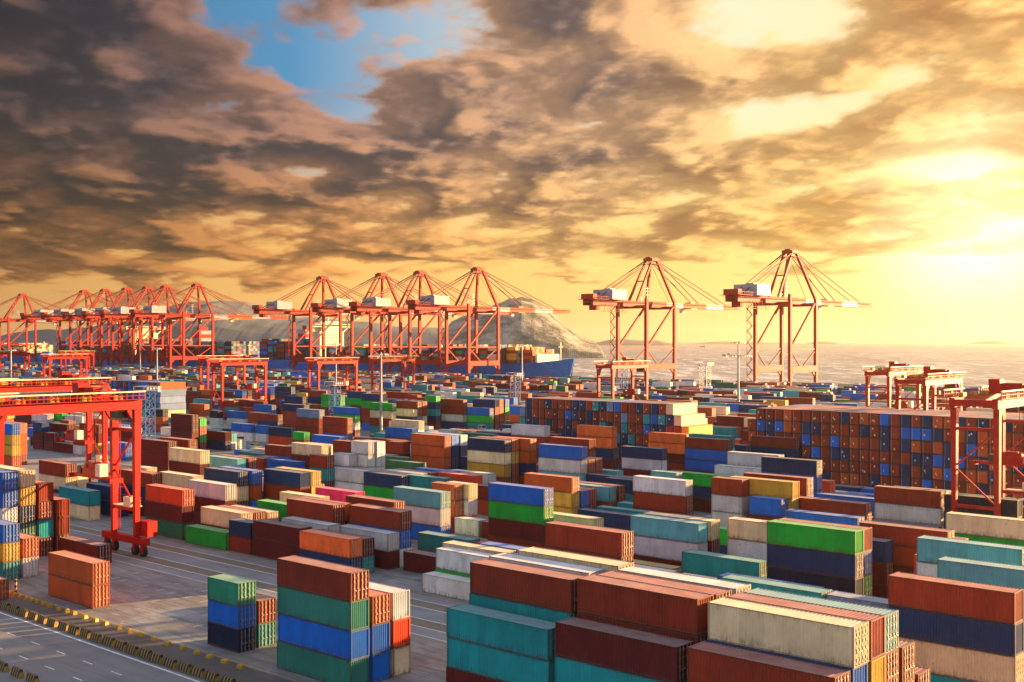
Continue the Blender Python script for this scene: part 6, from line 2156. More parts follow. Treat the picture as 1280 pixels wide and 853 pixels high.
# ---------------------------------------------------------------- mesh helpers
class MB:
    def __init__(s): s.v = []; s.f = []; s.m = []; s.k = 0
    def poly(s, pts, faces, k=None):
        o = len(s.v); s.v += [tuple(p) for p in pts]; s.f += [tuple(i + o for i in f) for f in faces]; s.m += [s.k if k is None else k] * len(faces); return s
    def box(s, x0, x1, y0, y1, z0, z1, k=None):
        return s.poly([(x0, y0, z0), (x1, y0, z0), (x1, y1, z0), (x0, y1, z0), (x0, y0, z1), (x1, y0, z1), (x1, y1, z1), (x0, y1, z1)],
                      [(0, 3, 2, 1), (4, 5, 6, 7), (0, 1, 5, 4), (1, 2, 6, 5), (2, 3, 7, 6), (3, 0, 4, 7)], k)
    def bar(s, a, b, w, d=None, k=None, w2=None, d2=None, up=None):
        a = Vector(a); b = Vector(b); d = w if d is None else d; w2 = w if w2 is None else w2; d2 = d if d2 is None else d2
        z = (b - a).normalized(); u = Vector(up) if up else (Vector((0, 0, 1)) if abs(z.z) < .9 else Vector((0, 1, 0)))
        x = z.cross(u).normalized(); y = x.cross(z).normalized(); P_ = []
        for c, ww, dd in ((a, w, d), (b, w2, d2)):
            for i, j in ((-1, -1), (1, -1), (1, 1), (-1, 1)): P_.append(c + x * (i * ww / 2) + y * (j * dd / 2))
        return s.poly(P_, [(3, 2, 1, 0), (4, 5, 6, 7), (0, 1, 5, 4), (1, 2, 6, 5), (2, 3, 7, 6), (3, 0, 4, 7)], k)
    def tube(s, a, b, r, n=8, k=None, r2=None):
        a = Vector(a); b = Vector(b); z = (b - a).normalized(); x = z.orthogonal().normalized(); y = z.cross(x); P_ = []
        for c, rr in ((a, r), (b, r if r2 is None else r2)):
            for i in range(n): t_ = 2 * math.pi * i / n; P_.append(c + (x * math.cos(t_) + y * math.sin(t_)) * rr)
        return s.poly(P_, [(i, (i + 1) % n, n + (i + 1) % n, n + i) for i in range(n)] + [tuple(range(n - 1, -1, -1)), tuple(range(n, 2 * n))], k)
    def mesh(s, name, mats):
        me = bpy.data.meshes.new(name); me.from_pydata(s.v, [], s.f)
        for q in (mats if isinstance(mats, (list, tuple)) else [mats]): me.materials.append(q)
        if any(s.m): me.polygons.foreach_set('material_index', s.m)
        me.update(); return me
def link(name, me, parent=None, loc=None):
    o = bpy.data.objects.new(name, me); C.objects.link(o)
    if parent: o.parent = parent
    if loc: o.location = loc
    return o
def build(mb, name, mats, parent=None, loc=None): return link(name, mb.mesh(name, mats), parent, loc)
def tag(o, label, cat, group=None, kind=None):
    if label: o['label'] = label
    if cat: o['category'] = cat
    if group: o['group'] = group
    if kind: o['kind'] = kind
    return o
def empty(name, label, cat, loc=(0, 0, 0), rz=0, group=None):
    o = bpy.data.objects.new(name, None); C.objects.link(o); o.location = loc; o.rotation_euler = (0, 0, rz); o.empty_display_size = .1
    return tag(o, label, cat, group)
KIDS = {}
def dup(root, loc, label, rz=0, sc_=None, group=None):
    r = root.copy(); C.objects.link(r); r.location = loc; r.rotation_euler = (0, 0, rz); r['label'] = label
    if sc_: r.scale = sc_
    if group: r['group'] = group
    if root not in KIDS: KIDS[root] = [(c, list(c.children)) for c in root.children]
    for c, gs in KIDS[root]:
        q = c.copy(); C.objects.link(q); q.parent = r
        for g_ in gs: h_ = g_.copy(); C.objects.link(h_); h_.parent = q
    return r
def struct(mb, name, m): o = build(mb, name, m); o['kind'] = 'structure'; return o
def sheet(x0, x1, y0, y1, z): return MB().poly([(x0, y0, z), (x1, y0, z), (x1, y1, z), (x0, y1, z)], [(0, 1, 2, 3)])
# ---------------------------------------------------------------- setting
QX = 688
g_ = MB().box(-900, QX, -900, 2600, -12, 0); struct(g_, 'ground', M['ground'])
struct(sheet(QX + .01, 14900, -6900, 14900, -3.5).poly([(-6900, 2600.1, -3.5), (QX, 2600.1, -3.5), (QX, 14900, -3.5), (-6900, 14900, -3.5)], [(0, 1, 2, 3)]), 'sea', M['water'])
struct(sheet(52.6, 67.9, -60, 420, .004), 'road', M['asphalt'])
struct(sheet(68.0, 74.0, -60, 420, .004), 'verge_strip', M['oilstrip'])
lb = MB(); [lb.poly([(a, -40, .004), (b, -40, .004), (b, 420, .004), (a, 420, .004)], [(0, 1, 2, 3)]) for a, b in ((95.2, 98.6), (101.2, 105.9), (108.4, 110.8), (154.5, 172.6), (191.5, 196.6), (216.0, 220.5), (256, 260))]
lb.poly([(-60, 246, .008), (172.5, 246, .008), (172.5, 322, .008), (-60, 322, .008)], [(0, 1, 2, 3)])
struct(lb, 'yard_lanes', M['lane'])
yb = MB(); [yb.poly([(a, -40, .004), (b, -40, .004), (b, 245, .004), (a, 245, .004)], [(0, 1, 2, 3)]) for a, b in ((98.65, 101.15), (105.95, 108.35))]
struct(yb, 'wheel_track_bands', M['band'])
ml = MB()
for x, wd in ((67.3, .28), (95.7, .16), (98.5, .2), (101.4, .18), (105.8, .2), (108.6, .14), (157, .15), (163, .15), (170, .15)):
    ml.poly([(x, -60, .012), (x + wd, -60, .012), (x + wd, 244, .012), (x, 244, .012)], [(0, 1, 2, 3)])
for x, y0 in ((63.3, 117.4), (59.55, 118.6)):
    for k in range(-20, 34):
        y = y0 + 6.1 * k; ml.poly([(x, y, .012), (x + .17, y, .012), (x + .17, y + 2.1, .012), (x, y + 2.1, .012)], [(0, 1, 2, 3)])
for y in (250, 262, 306, 318): ml.poly([(-60, y, .016), (172, y, .016), (172, y + .2, .016), (-60, y + .2, .016)], [(0, 1, 2, 3)])
random.seed(4)
for k in range(60):                                                    # short crossing marks on the slabs
    x = random.choice((80, 84, 88, 92)) ; y = 98 + random.random() * 70; ml.poly([(x, y, .012), (x + 1.3, y, .012), (x + 1.3, y + .12, .012), (x, y + .12, .012)], [(0, 1, 2, 3)])
struct(ml, 'white_road_markings', M['line'])
yl = MB(); [yl.poly([(x, -60, .012), (x + .14, -60, .012), (x + .14, 244, .012), (x, 244, .012)], [(0, 1, 2, 3)]) for x in (74.3, 94.4, 110.9, 56.2)]
struct(yl, 'yellow_road_markings', M['yline'])
qe = MB().box(QX - 1.6, QX - .02, -600, 2598, .0, .45); struct(qe, 'quay_edge', M['lane'])
rl = MB(); [rl.box(x - .3, x + .3, -500, 2500, .01, .16) for x in (640, 674)]; struct(rl, 'crane_rails', M['grey'])
# hills: ridges with real depth far out over the water
def ridge(name, prof, dist, depth, m, seed, rough=.10, base=-4):
    random.seed(seed); from mathutils import noise as mn
    xs = [p[0] for p in prof]; nx = int((xs[-1] - xs[0]) * dist / 1430 / (dist * .0016)) + 1; ny = 16; v = []; f = []
    for i in range(nx + 1):
        px = xs[0] + (xs[-1] - xs[0]) * i / nx
        j = max(q for q in range(len(prof) - 1) if prof[q][0] <= px + 1e-6); a, b = prof[j], prof[j + 1]; q = (px - a[0]) / (b[0] - a[0]); top = a[1] + (b[1] - a[1]) * q
        hgt = (425.5 - top) * dist / 1430 + 35.5
        for k in range(ny + 1):
            t_ = k / ny; dd = dist + (t_ - .55) * depth; s_ = (px - 640) / 1430 * dist
            env = math.sin(math.pi * min(1, max(0, t_))) ** .7 if k not in (0, ny) else 0
            nn = mn.fractal(Vector((s_ / 160, dd / 160, seed)), 1.0, 2.1, 6)
            z = base - 6 + (hgt - base + 6) * env * (1 + nn * rough * (1.6 - env)) if env > 0 else base - 6
            X_ = dd * math.cos(YAW) + s_ * math.sin(YAW); Y_ = dd * math.sin(YAW) - s_ * math.cos(YAW); v.append((X_, Y_, z))
    for i in range(nx):
        for k in range(ny): a = i * (ny + 1) + k; f.append((a, a + ny + 1, a + ny + 2, a + 1))
    mb = MB(); mb.poly(v, f); o = struct(mb, name, m); return o
ridge('island_hill', [(548, 428), (566, 404), (580, 398), (600, 391), (622, 381), (636, 375), (650, 373.5), (664, 377), (676, 383), (690, 393), (702, 405), (712, 413), (722, 420), (731, 424), (738, 426), (742, 431)], 2900, 800, M['rock'], 3, .16)
ridge('left_mountains', [(40, 425), (66, 413), (80, 412), (100, 418), (118, 410), (138, 411), (160, 404), (200, 392), (236, 383), (262, 378.5), (292, 377), (320, 382), (345, 392), (372, 397), (400, 398), (436, 402), (470, 404), (500, 409), (560, 410), (600, 419), (640, 430)], 3900, 1200, M['hill'], 8, .10)
ridge('far_islet', [(738, 430), (760, 425), (780, 424), (800, 425.5), (820, 425.5), (838, 430)], 9000, 900, M['hill'], 5)
ridge('right_islet', [(868, 430), (888, 427.5), (905, 427), (925, 427.5), (960, 428.5), (1000, 430)], 11000, 900, M['hill'], 6)
ridge('low_islet', [(1008, 430), (1022, 427), (1035, 427.2), (1050, 430)], 11500, 600, M['hill'], 7)
ridge('horizon_islet', [(1212, 430), (1226, 427.2), (1238, 425.8), (1250, 427.4), (1262, 430)], 11800, 600, M['hill'], 9)
# ---------------------------------------------------------------- the air over the harbour
hm = bpy.data.materials.new('harbour_air'); hm.use_nodes = True; ht = NT(hm.node_tree); ht.n.remove(ht.n['Principled BSDF'])
pv = ht.new('ShaderNodeVolumePrincipled'); pv.inputs['Density'].default_value = 4.0e-5; pv.inputs['Color'].default_value = (.98, .86, .70, 1); pv.inputs['Anisotropy'].default_value = .72
ht.l.new(pv.outputs[0], ht.n['Material Output'].inputs['Volume'])
hz = build(MB().box(-7000, 15000, -7000, 15000, -14, 215), 'haze', hm); hz['kind'] = 'stuff'
# ---------------------------------------------------------------- shipping containers
HT = 2.87; WD = 2.44
PAL = {'r': (.26, .030, .010), 'R': (.68, .060, .014), 'o': (.50, .088, .018), 'm': (.125, .010, .008), 'b': (.002, .13, .50), 'n': (.005, .033, .105), 'k': (.004, .013, .036),
       't': (.004, .27, .27), 'z': (.030, .22, .165), 'e': (.025, .30, .18), 'a': (.10, .36, .38), 'g': (.004, .38, .035), 'G': (.018, .14, .065), 'c': (.74, .57, .32), 'w': (.62, .61, .57),
       'O': (.86, .17, .030), 'y': (.62, .36, .035), 'p': (.62, .03, .14), 's': (.17, .24, .38)}
def corr_wall(mb, L, side):
    x = side * (WD / 2 - .025); per = .28; y0 = -L / 2 + .16; y1 = L / 2 - .16; n = int((y1 - y0) / per); per = (y1 - y0) / n; pts = []
    for i in range(n):
        b = y0 + i * per
        for q, o in ((0, 0), (.25, 0), (.5, .06), (.75, .06)): pts.append((b + per * q, o))
    pts.append((y1, 0)); v = []
    for y, o in pts: v += [(x - side * o, y, .15), (x - side * o, y, HT - .11)]
    fs = [(2 * i, 2 * i + 2, 2 * i + 3, 2 * i + 1) if side > 0 else (2 * i, 2 * i + 1, 2 * i + 3, 2 * i + 2) for i in range(len(pts) - 1)]
    mb.poly(v, fs)
def container_parts(L):
    s = MB(); corr_wall(s, L, 1); corr_wall(s, L, -1)
    y0 = -L / 2 + .2; y1 = L / 2 - .2; n = int((y1 - y0) / .34); per = (y1 - y0) / n; v = []                 # roof, shallow ribs across
    for i in range(n):
        for q, o in ((0, 0), (.35, 0), (.5, .025), (.85, .025)): v += [(-WD / 2 + .06, y0 + per * (i + q), HT - .045 - o), (WD / 2 - .06, y0 + per * (i + q), HT - .045 - o)]
    v += [(-WD / 2 + .06, y1, HT - .045), (WD / 2 - .06, y1, HT - .045)]; s.poly(v, [(2 * i, 2 * i + 1, 2 * i + 3, 2 * i + 2) for i in range(len(v) // 2 - 1)])
    for y in (-L / 2, L / 2 - .2): s.box(-WD / 2 + .05, WD / 2 - .05, y + .02, y + .18, HT - .06, HT - .03)
    y = L / 2 - .05; v = []                                                                            # corrugated front end at +y
    for i in range(8):
        for q, o in ((.0, 0), (.3, 0), (.5, .05), (.8, .05)): v += [(-1.06 + .265 * (i + q), y - o, .15), (-1.06 + .265 * (i + q), y - o, HT - .12)]
    v += [(1.06, y, .15), (1.06, y, HT - .12)]; s.poly(v, [(2 * i, 2 * i + 1, 2 * i + 3, 2 * i + 2) for i in range(len(v) // 2 - 1)])
    s.box(-WD / 2 + .08, WD / 2 - .08, -L / 2 + .12, L / 2 - .1, .06, .14)
    f = MB()
    for i in (-1, 1):
        for j in (-1, 1): f.box(min(i * WD / 2, i * (WD / 2 - .15)), max(i * WD / 2, i * (WD / 2 - .15)), min(j * L / 2, j * (L / 2 - .155)), max(j * L / 2, j * (L / 2 - .155)), 0, HT)
        f.box(min(i * (WD / 2 - .004), i * (WD / 2 - .10)), max(i * (WD / 2 - .004), i * (WD / 2 - .10)), -L / 2 + .16, L / 2 - .16, .02, .145)
        f.box(min(i * (WD / 2 - .004), i * (WD / 2 - .06)), max(i * (WD / 2 - .004), i * (WD / 2 - .06)), -L / 2 + .16, L / 2 - .16, HT - .105, HT - .025)
        for z0, z1 in ((.02, .145), (HT - .115, HT - .015)): f.box(-WD / 2 + .155, WD / 2 - .155, min(i * (L / 2 - .004), i * (L / 2 - .12)), max(i * (L / 2 - .004), i * (L / 2 - .12)), z0, z1)
    d = [MB(), MB()]; rd = [MB(), MB()]; yd = -L / 2
    for i, q in enumerate((-1, 1)):
        a, b = sorted((q * .012, q * (WD / 2 - .16))); d[i].box(a, b, yd + .055, yd + .09, .15, HT - .12)
        for z in (.35, .95, 1.55, 2.15): d[i].box(a + .05, b - .05, yd + .025, yd + .054, z, z + .26)
        for xx in (.28, .76):
            x = q * xx; rd[i].box(x - .038, x + .038, yd - .045, yd + .020, .10, HT - .07)
            for z in (.5, 1.2, 1.9, 2.5): rd[i].box(x - .085, x + .085, yd - .050, yd + .034, z, z + .09)
            rd[i].box(x - .02, x + .28, yd - .070, yd - .03, 1.00, 1.08)
    return s, f, d, rd
PROT = {}
for L_ in (12.19, 6.06):
    s_, f_, d_, r_ = container_parts(L_); k = 40 if L_ > 10 else 20
    PROT[k] = dict(shell=s_.mesh('shell', M['cont']), frame=f_.mesh('frame', M['cont']), door=[q.mesh('door', M['cont']) for q in d_], rod=[q.mesh('lock_rods', M['rod']) for q in r_])
GRP = 'shipping containers stacked in the yard'
KEYS = 'rRombnktzeagGcwypsO'
for x, y, z, k, t_, ci, lab in CONT:
    c = KEYS[ci]; Lm = 12.19 if k == 40 else 6.06; pr = PROT[k]
    rr = random.Random(lab); flip = rr.random() < .22
    if 74 < x < 90 and 84 < y < 96: flip = not (c in 'or' and z > 5)
    o = empty('shipping_container', lab, 'container', (x + 1.22 + rr.uniform(-.035, .035), y + Lm / 2 + rr.uniform(-.06, .06), z), (math.pi if flip else 0) + rr.uniform(-.0025, .0025), GRP)
    o.scale = (1, 1, (t_ - .02) / HT)
    v = rr.uniform(.86, 1.14); col = (*[min(1, q * v * rr.uniform(.95, 1.05)) for q in PAL[c]], 1)
    fcol = (*[q * .50 + w_ for q, w_ in zip(col[:3], (.028, .012, .004))], 1)
    q = link('shell', pr['shell'], o); q.color = col
    q = link('frame', pr['frame'], o); q.color = fcol
    if not flip:
        for i in (0, 1):
            q = link('door', pr['door'][i], o); q.color = col; h_ = link('lock_rods', pr['rod'][i], q)
# the rest of the yard (far beyond three hundred) as one mesh
sv_, sf_, scol, suv = [], [], [], []
def sbox(x, y, z, lx, ly, hz, c, doorx=False, seed=0):
    o = len(sv_); g = .03; rr = random.random
    sv_.extend([(x, y, z), (x + lx, y, z), (x + lx, y + ly, z), (x, y + ly, z), (x, y, z + hz - g), (x + lx, y, z + hz - g), (x + lx, y + ly, z + hz - g), (x, y + ly, z + hz - g)])
    v = .82 + .36 * rr(); col = [min(1, q * v) for q in PAL[c]] + [1.0]
    flip = rr() < .2
    for fc, kind in (((4, 5, 6, 7), 't'), ((1, 0, 4, 5), 'y'), ((2, 1, 5, 6), 'x'), ((3, 2, 6, 7), 'y'), ((0, 3, 7, 4), 'x')):
        sf_.append(tuple(o + i for i in (fc if kind == 't' else fc[::-1] if False else fc))); scol.extend([col] * 4)
        e = (4 if doorx else 2) if (kind == ('x' if doorx else 'y') and (doorx or not flip)) else 0
        suv.extend([(.5, .5)] * 4 if kind == 't' else [(e, 0), (e + (.998 if e else 0), 0), (e + (.998 if e else 0), 1), (e, 1)])
random.seed(21)
for x, y, k, t_, *cs_ in REST:
    Lm = 12.19 if k == 40 else 6.06
    for i, c in enumerate(reversed(cs_)):
        if c >= 0: sbox(x, y, i * t_, WD, Lm, t_, KEYS[c])
for x, y, t_, *cs_ in WALL:
    for i, c in enumerate(cs_): sbox(x + random.uniform(-.16, .16), y, i * t_, 12.19, WD, t_, KEYS[c], True)
def ship_cargo(x0, x1, y0, y1, zb, tiers, pal):
    y = y0
    while y + 12.5 < y1:
        n0 = random.choice(tiers); x = x0
        while x + 2.5 < x1:
            n = max(1, n0 - (random.random() < .18))
            for i in range(n): sbox(x, y, zb + i * 2.6, WD, 12.19, 2.6, random.choice(pal))
            x += 2.5
        y += 14.0
SH = 'rrrmmbnnwcctgaaroowc'
ship_cargo(708, 737, 604, 619, 17.5, [4], 'yrro'); ship_cargo(703, 742, 618, 634, 16.8, [5], 'rrayo'); ship_cargo(700, 744, 634, 868, 16.2, [5, 6, 6, 5, 5], SH); ship_cargo(699, 744, 892, 962, 16.2, [7, 8, 8], 'bnntmkrrnm')
ship_cargo(700, 744, 1010, 1085, 16.2, [7, 8], 'bnntamskr'); ship_cargo(699, 744, 1110, 1205, 16.2, [6, 7, 8], 'bnrmntk'); ship_cargo(699, 744, 1235, 1380, 16.2, [6, 7], 'bnrmntk'); ship_cargo(700, 742, 1475, 1800, 16.2, [5, 6, 6], 'ccrgytoc')
me = bpy.data.meshes.new('stacked_containers'); me.from_pydata(sv_, [], sf_); me.materials.append(M['stuff'])
at = me.color_attributes.new('paint', 'FLOAT_COLOR', 'CORNER'); at.data.foreach_set('color', [q for c in scol for q in c])
uvl = me.uv_layers.new(name='uv'); uvl.data.foreach_set('uv', [q for c in suv for q in c]); me.update()
tag(link('stacked_containers', me), 'hundreds of further stacked containers filling the yard behind and the ship decks', 'containers', GRP, 'stuff')
# ---------------------------------------------------------------- yard gantry (rubber tyred)
RW = 23.5; RL = 7.1; RH = 24.6
def rtg(name='yard_gantry_crane'):
    o = empty(name, 'x', 'gantry crane', group='red rubber tyred yard gantries')
    for x in (0, RW):
        sg = 1 if x else -1
        for y in (0, RL):
            build(MB().bar((x, y, 3.0), (x, y, RH - .6), 0.8, .7, w2=1.25, d2=1.0, up=(0, 1, 0)), 'leg', M['red'], o)
        m = MB().box(x - .55, x + .55, -3.2, RL + 3.2, 1.9, 3.0)
        for y in (-2.2, .3, RL - .3, RL + 2.2): m.box(x - .4, x + .4, y - .35, y + .35, .9, 1.9)
        m.box(x - .35, x + .35, 0, RL, 7.2, 7.7); m.bar((x, 0, 7.7), (x, RL, 14), .25); m.bar((x, 0, 20.5), (x, RL, 14), .25); m.box(x - .25, x + .25, 0, RL, 20.3, 20.8)
        build(m, 'sill_beam', M['red'], o)
        for y in (-2.2, .3, RL - .3, RL + 2.2):
            wq = build(MB().tube((x - .33, y, .78), (x + .33, y, .78), .78, 16), 'wheel', M['black'], o)
            build(MB().tube((x - .35, y, .78), (x + .35, y, .78), .36, 10), 'rim', M['red'], wq)
        if not x:
            m = MB().box(x - 1.5, x - .6, .8, 5.6, 2.6, 4.6); build(m, 'power_unit', M['white'], o)
        else:
            m = MB().box(x - .5, x + 1.3, 1.0, 3.3, 8.0, 9.4); m.box(x - .6, x + 1.4, .6, 6.4, 7.8, 7.95); build(m, 'electric_house', M['cream'], o)
            m = MB()
            for k_ in range(3): m.bar((x + 1.2, .4, 8.3 + k_ * .5), (x + 1.2, 6.4, 8.3 + k_ * .5), .06)
            build(m, 'handrail', M['red'], o)
            build(MB().box(x + .6, x + 2.4, -2.4, .2, 3.1, 5.6), 'cable_drum', M['red'], o)
    for y in (0, RL):
        m = MB().box(-1.2, RW + .7, y - .5, y + .5, RH - .5, RH + 1.1)
        for x in (.0, RW): m.bar((x + (1.6 if x == 0 else -1.6), y, RH - .5), (x, y, RH - 3.0), .7, .7)
        build(m, 'girder', M['red'], o)
        m = MB(); yy = y + (-1.2 if y == 0 else 1.2)
        m.box(-1.5, RW + .8, min(y, yy), max(y, yy), RH + 1.12, RH + 1.2)
        for k_ in range(25): m.bar((-1.5 + k_ * (RW + 2.3) / 24, yy, RH + 1.2), (-1.5 + k_ * (RW + 2.3) / 24, yy, RH + 2.4), .10)
        m.bar((-1.5, yy, RH + 1.8), (RW + .8, yy, RH + 1.8), .10)
        for k_ in range(12): m.bar((-1 + k_ * RW / 12, y, RH + 1.1), (-1 + (k_ + 1) * RW / 12, yy, RH + 2.2), .08)
        build(m, 'walkway', M['red'], o)
        build(MB().bar((-1.6, yy, RH + 2.45), (RW + .9, yy, RH + 2.45), .30, .22), 'top_rail', M['cream'], o)
        for k_ in range(4): build(MB().box(3 + k_ * 5.4, 4.6 + k_ * 5.4, y - .4, y + .4, RH + 1.2, RH + 1.9), 'cable_box', M['yellow'], o)
    for x in (-.6, RW + .6): build(MB().box(x - .5, x + .5, .56, RL - .56, RH - .2, RH + .9), 'end_tie', M['red'], o)
    tx = RW - 5.4
    m = MB().box(tx - 2.3, tx + 2.3, -.2, RL + .2, RH + 1.3, RH + 1.75); m.box(tx - 1.6, tx + 1.4, 1.2, 5.6, RH + 1.76, RH + 3.2); m.box(tx - 2.1, tx - 1.7, .2, 6.5, RH + 1.76, RH + 2.6)
    tr = build(m, 'trolley', M['red'], o); build(MB().tube((tx, .6, RH + 2.6), (tx, 6.4, RH + 2.6), .55, 12).box(tx + 1.5, tx + 2.2, 2, 5, RH + 1.76, RH + 2.9), 'hoist_drum', M['dark'], tr)
    m = MB()
    for q in range(9): m.bar((tx - 2.3 + q * .57, -.2, RH + 1.75), (tx - 2.3 + q * .57, -.2, RH + 2.8), .07)
    m.bar((tx - 2.3, -.2, RH + 2.8), (tx + 2.3, -.2, RH + 2.8), .08)
    build(m, 'trolley_railing', M['red'], tr)
    build(MB().box(tx - 2.2, tx - .2, RL - 2.2, RL - .2, RH + 1.8, RH + 3.9), 'winch_house', M['red'], tr); build(MB().box(tx + .4, tx + 2, RL - 1.8, RL - .4, RH + 1.8, RH + 3.3), 'control_box', M['yellow'], tr)
    cb = build(MB().box(tx + 2.5, tx + 4.3, .8, 3.0, RH - 2.3, RH - .1), 'operator_cab', M['yellow'], o); build(MB().box(tx + 2.47, tx + 4.33, .77, 3.03, RH - 1.9, RH - .9), 'window', M['glass'], cb)
    m = MB(); sz = 12.9
    m.box(tx - .5, tx + .5, -2.9, 9.9, sz, sz + .55); m.box(tx - 1.15, tx + 1.15, -3.3, -2.9, sz - .25, sz + .5); m.box(tx - 1.15, tx + 1.15, 9.9, 10.3, sz - .25, sz + .5)
    sp = build(m, 'spreader', M['red'], o)
    m = MB().box(tx - 1.0, tx + 1.0, 1.3, 5.8, sz + .6, sz + 1.7); m.tube((tx - .9, 2, sz + 2.0), (tx + .9, 2, sz + 2.0), .5, 10).tube((tx - .9, 5, sz + 2.0), (tx + .9, 5, sz + 2.0), .5, 10); m.box(tx - .8, tx + .8, 2.6, 4.4, sz + 1.71, sz + 2.6)
    build(m, 'headblock', M['red'], sp)
    build(MB().box(tx - 1.3, tx + .1, -.4, 1.1, sz + .6, sz + 2.6), 'cable_basket', M['cream'], sp); build(MB().box(tx - 1.1, tx + 1.1, 6.2, 7.4, sz + .6, sz + 1.9), 'power_pack', M['dark'], sp)
    m = MB(); [m.bar((tx + a, b, sz + 2.0), (tx + a * 1.4, b, RH + 1.3), .07) for a in (-.8, .8) for b in (1.9, 5.1)]; build(m, 'hoist_ropes', M['cable'], sp)
    m = MB()                                                             # caged ladder up the leg
    for s_ in (-.3, .3): m.bar((RW + 1.0, RL + s_, 3.2), (RW + 1.0, RL + s_, RH + 1), .07)
    for k_ in range(40): m.bar((RW + 1.0, RL - .3, 3.4 + k_ * .52), (RW + 1.0, RL + .3, 3.4 + k_ * .52), .05)
    build(m, 'ladder', M['red'], o)
    return o
r0 = rtg(); r0.location = (77.0, 171.8, 0); r0['label'] = 'red yard gantry at far left with its spreader hanging beside its right legs'
RT = [((109, 240, 0), 'red yard gantry just behind the leftmost big one, over the white lanes'),
      ((195.7, 65.5, 0), 'red yard gantry cut by the right edge, tallest pair of red legs'),
      ((285, 113, 0), 'sunlit yard gantry behind the long wall of doors, nearer of the two'),
      ((349, 150, 0), 'sunlit yard gantry against the sea, farther of the two at right'),
      ((368, 272, 0), 'yard gantry standing in front of the fourth crane bay before the single quay crane'),
      ((404, 449, 0), 'yard gantry behind the tall light pole in the middle'),
      ((347, 430, 0), 'yard gantry left of the one behind the tall light pole'),
      ((298, 437, 0), 'nearer of two overlapping yard gantries left of centre'),
      ((355, 534, 0), 'farther of two overlapping yard gantries left of centre'),
      ((332, 666, 0), 'small yard gantry before the quay crane row at left'),
      ((441, 859, 0), 'small hazy yard gantry behind the one before the left crane row'),
      ((407, 898, 0), 'most distant yard gantry at the left edge of the picture')]
for loc, lab in RT: dup(r0, loc, lab)
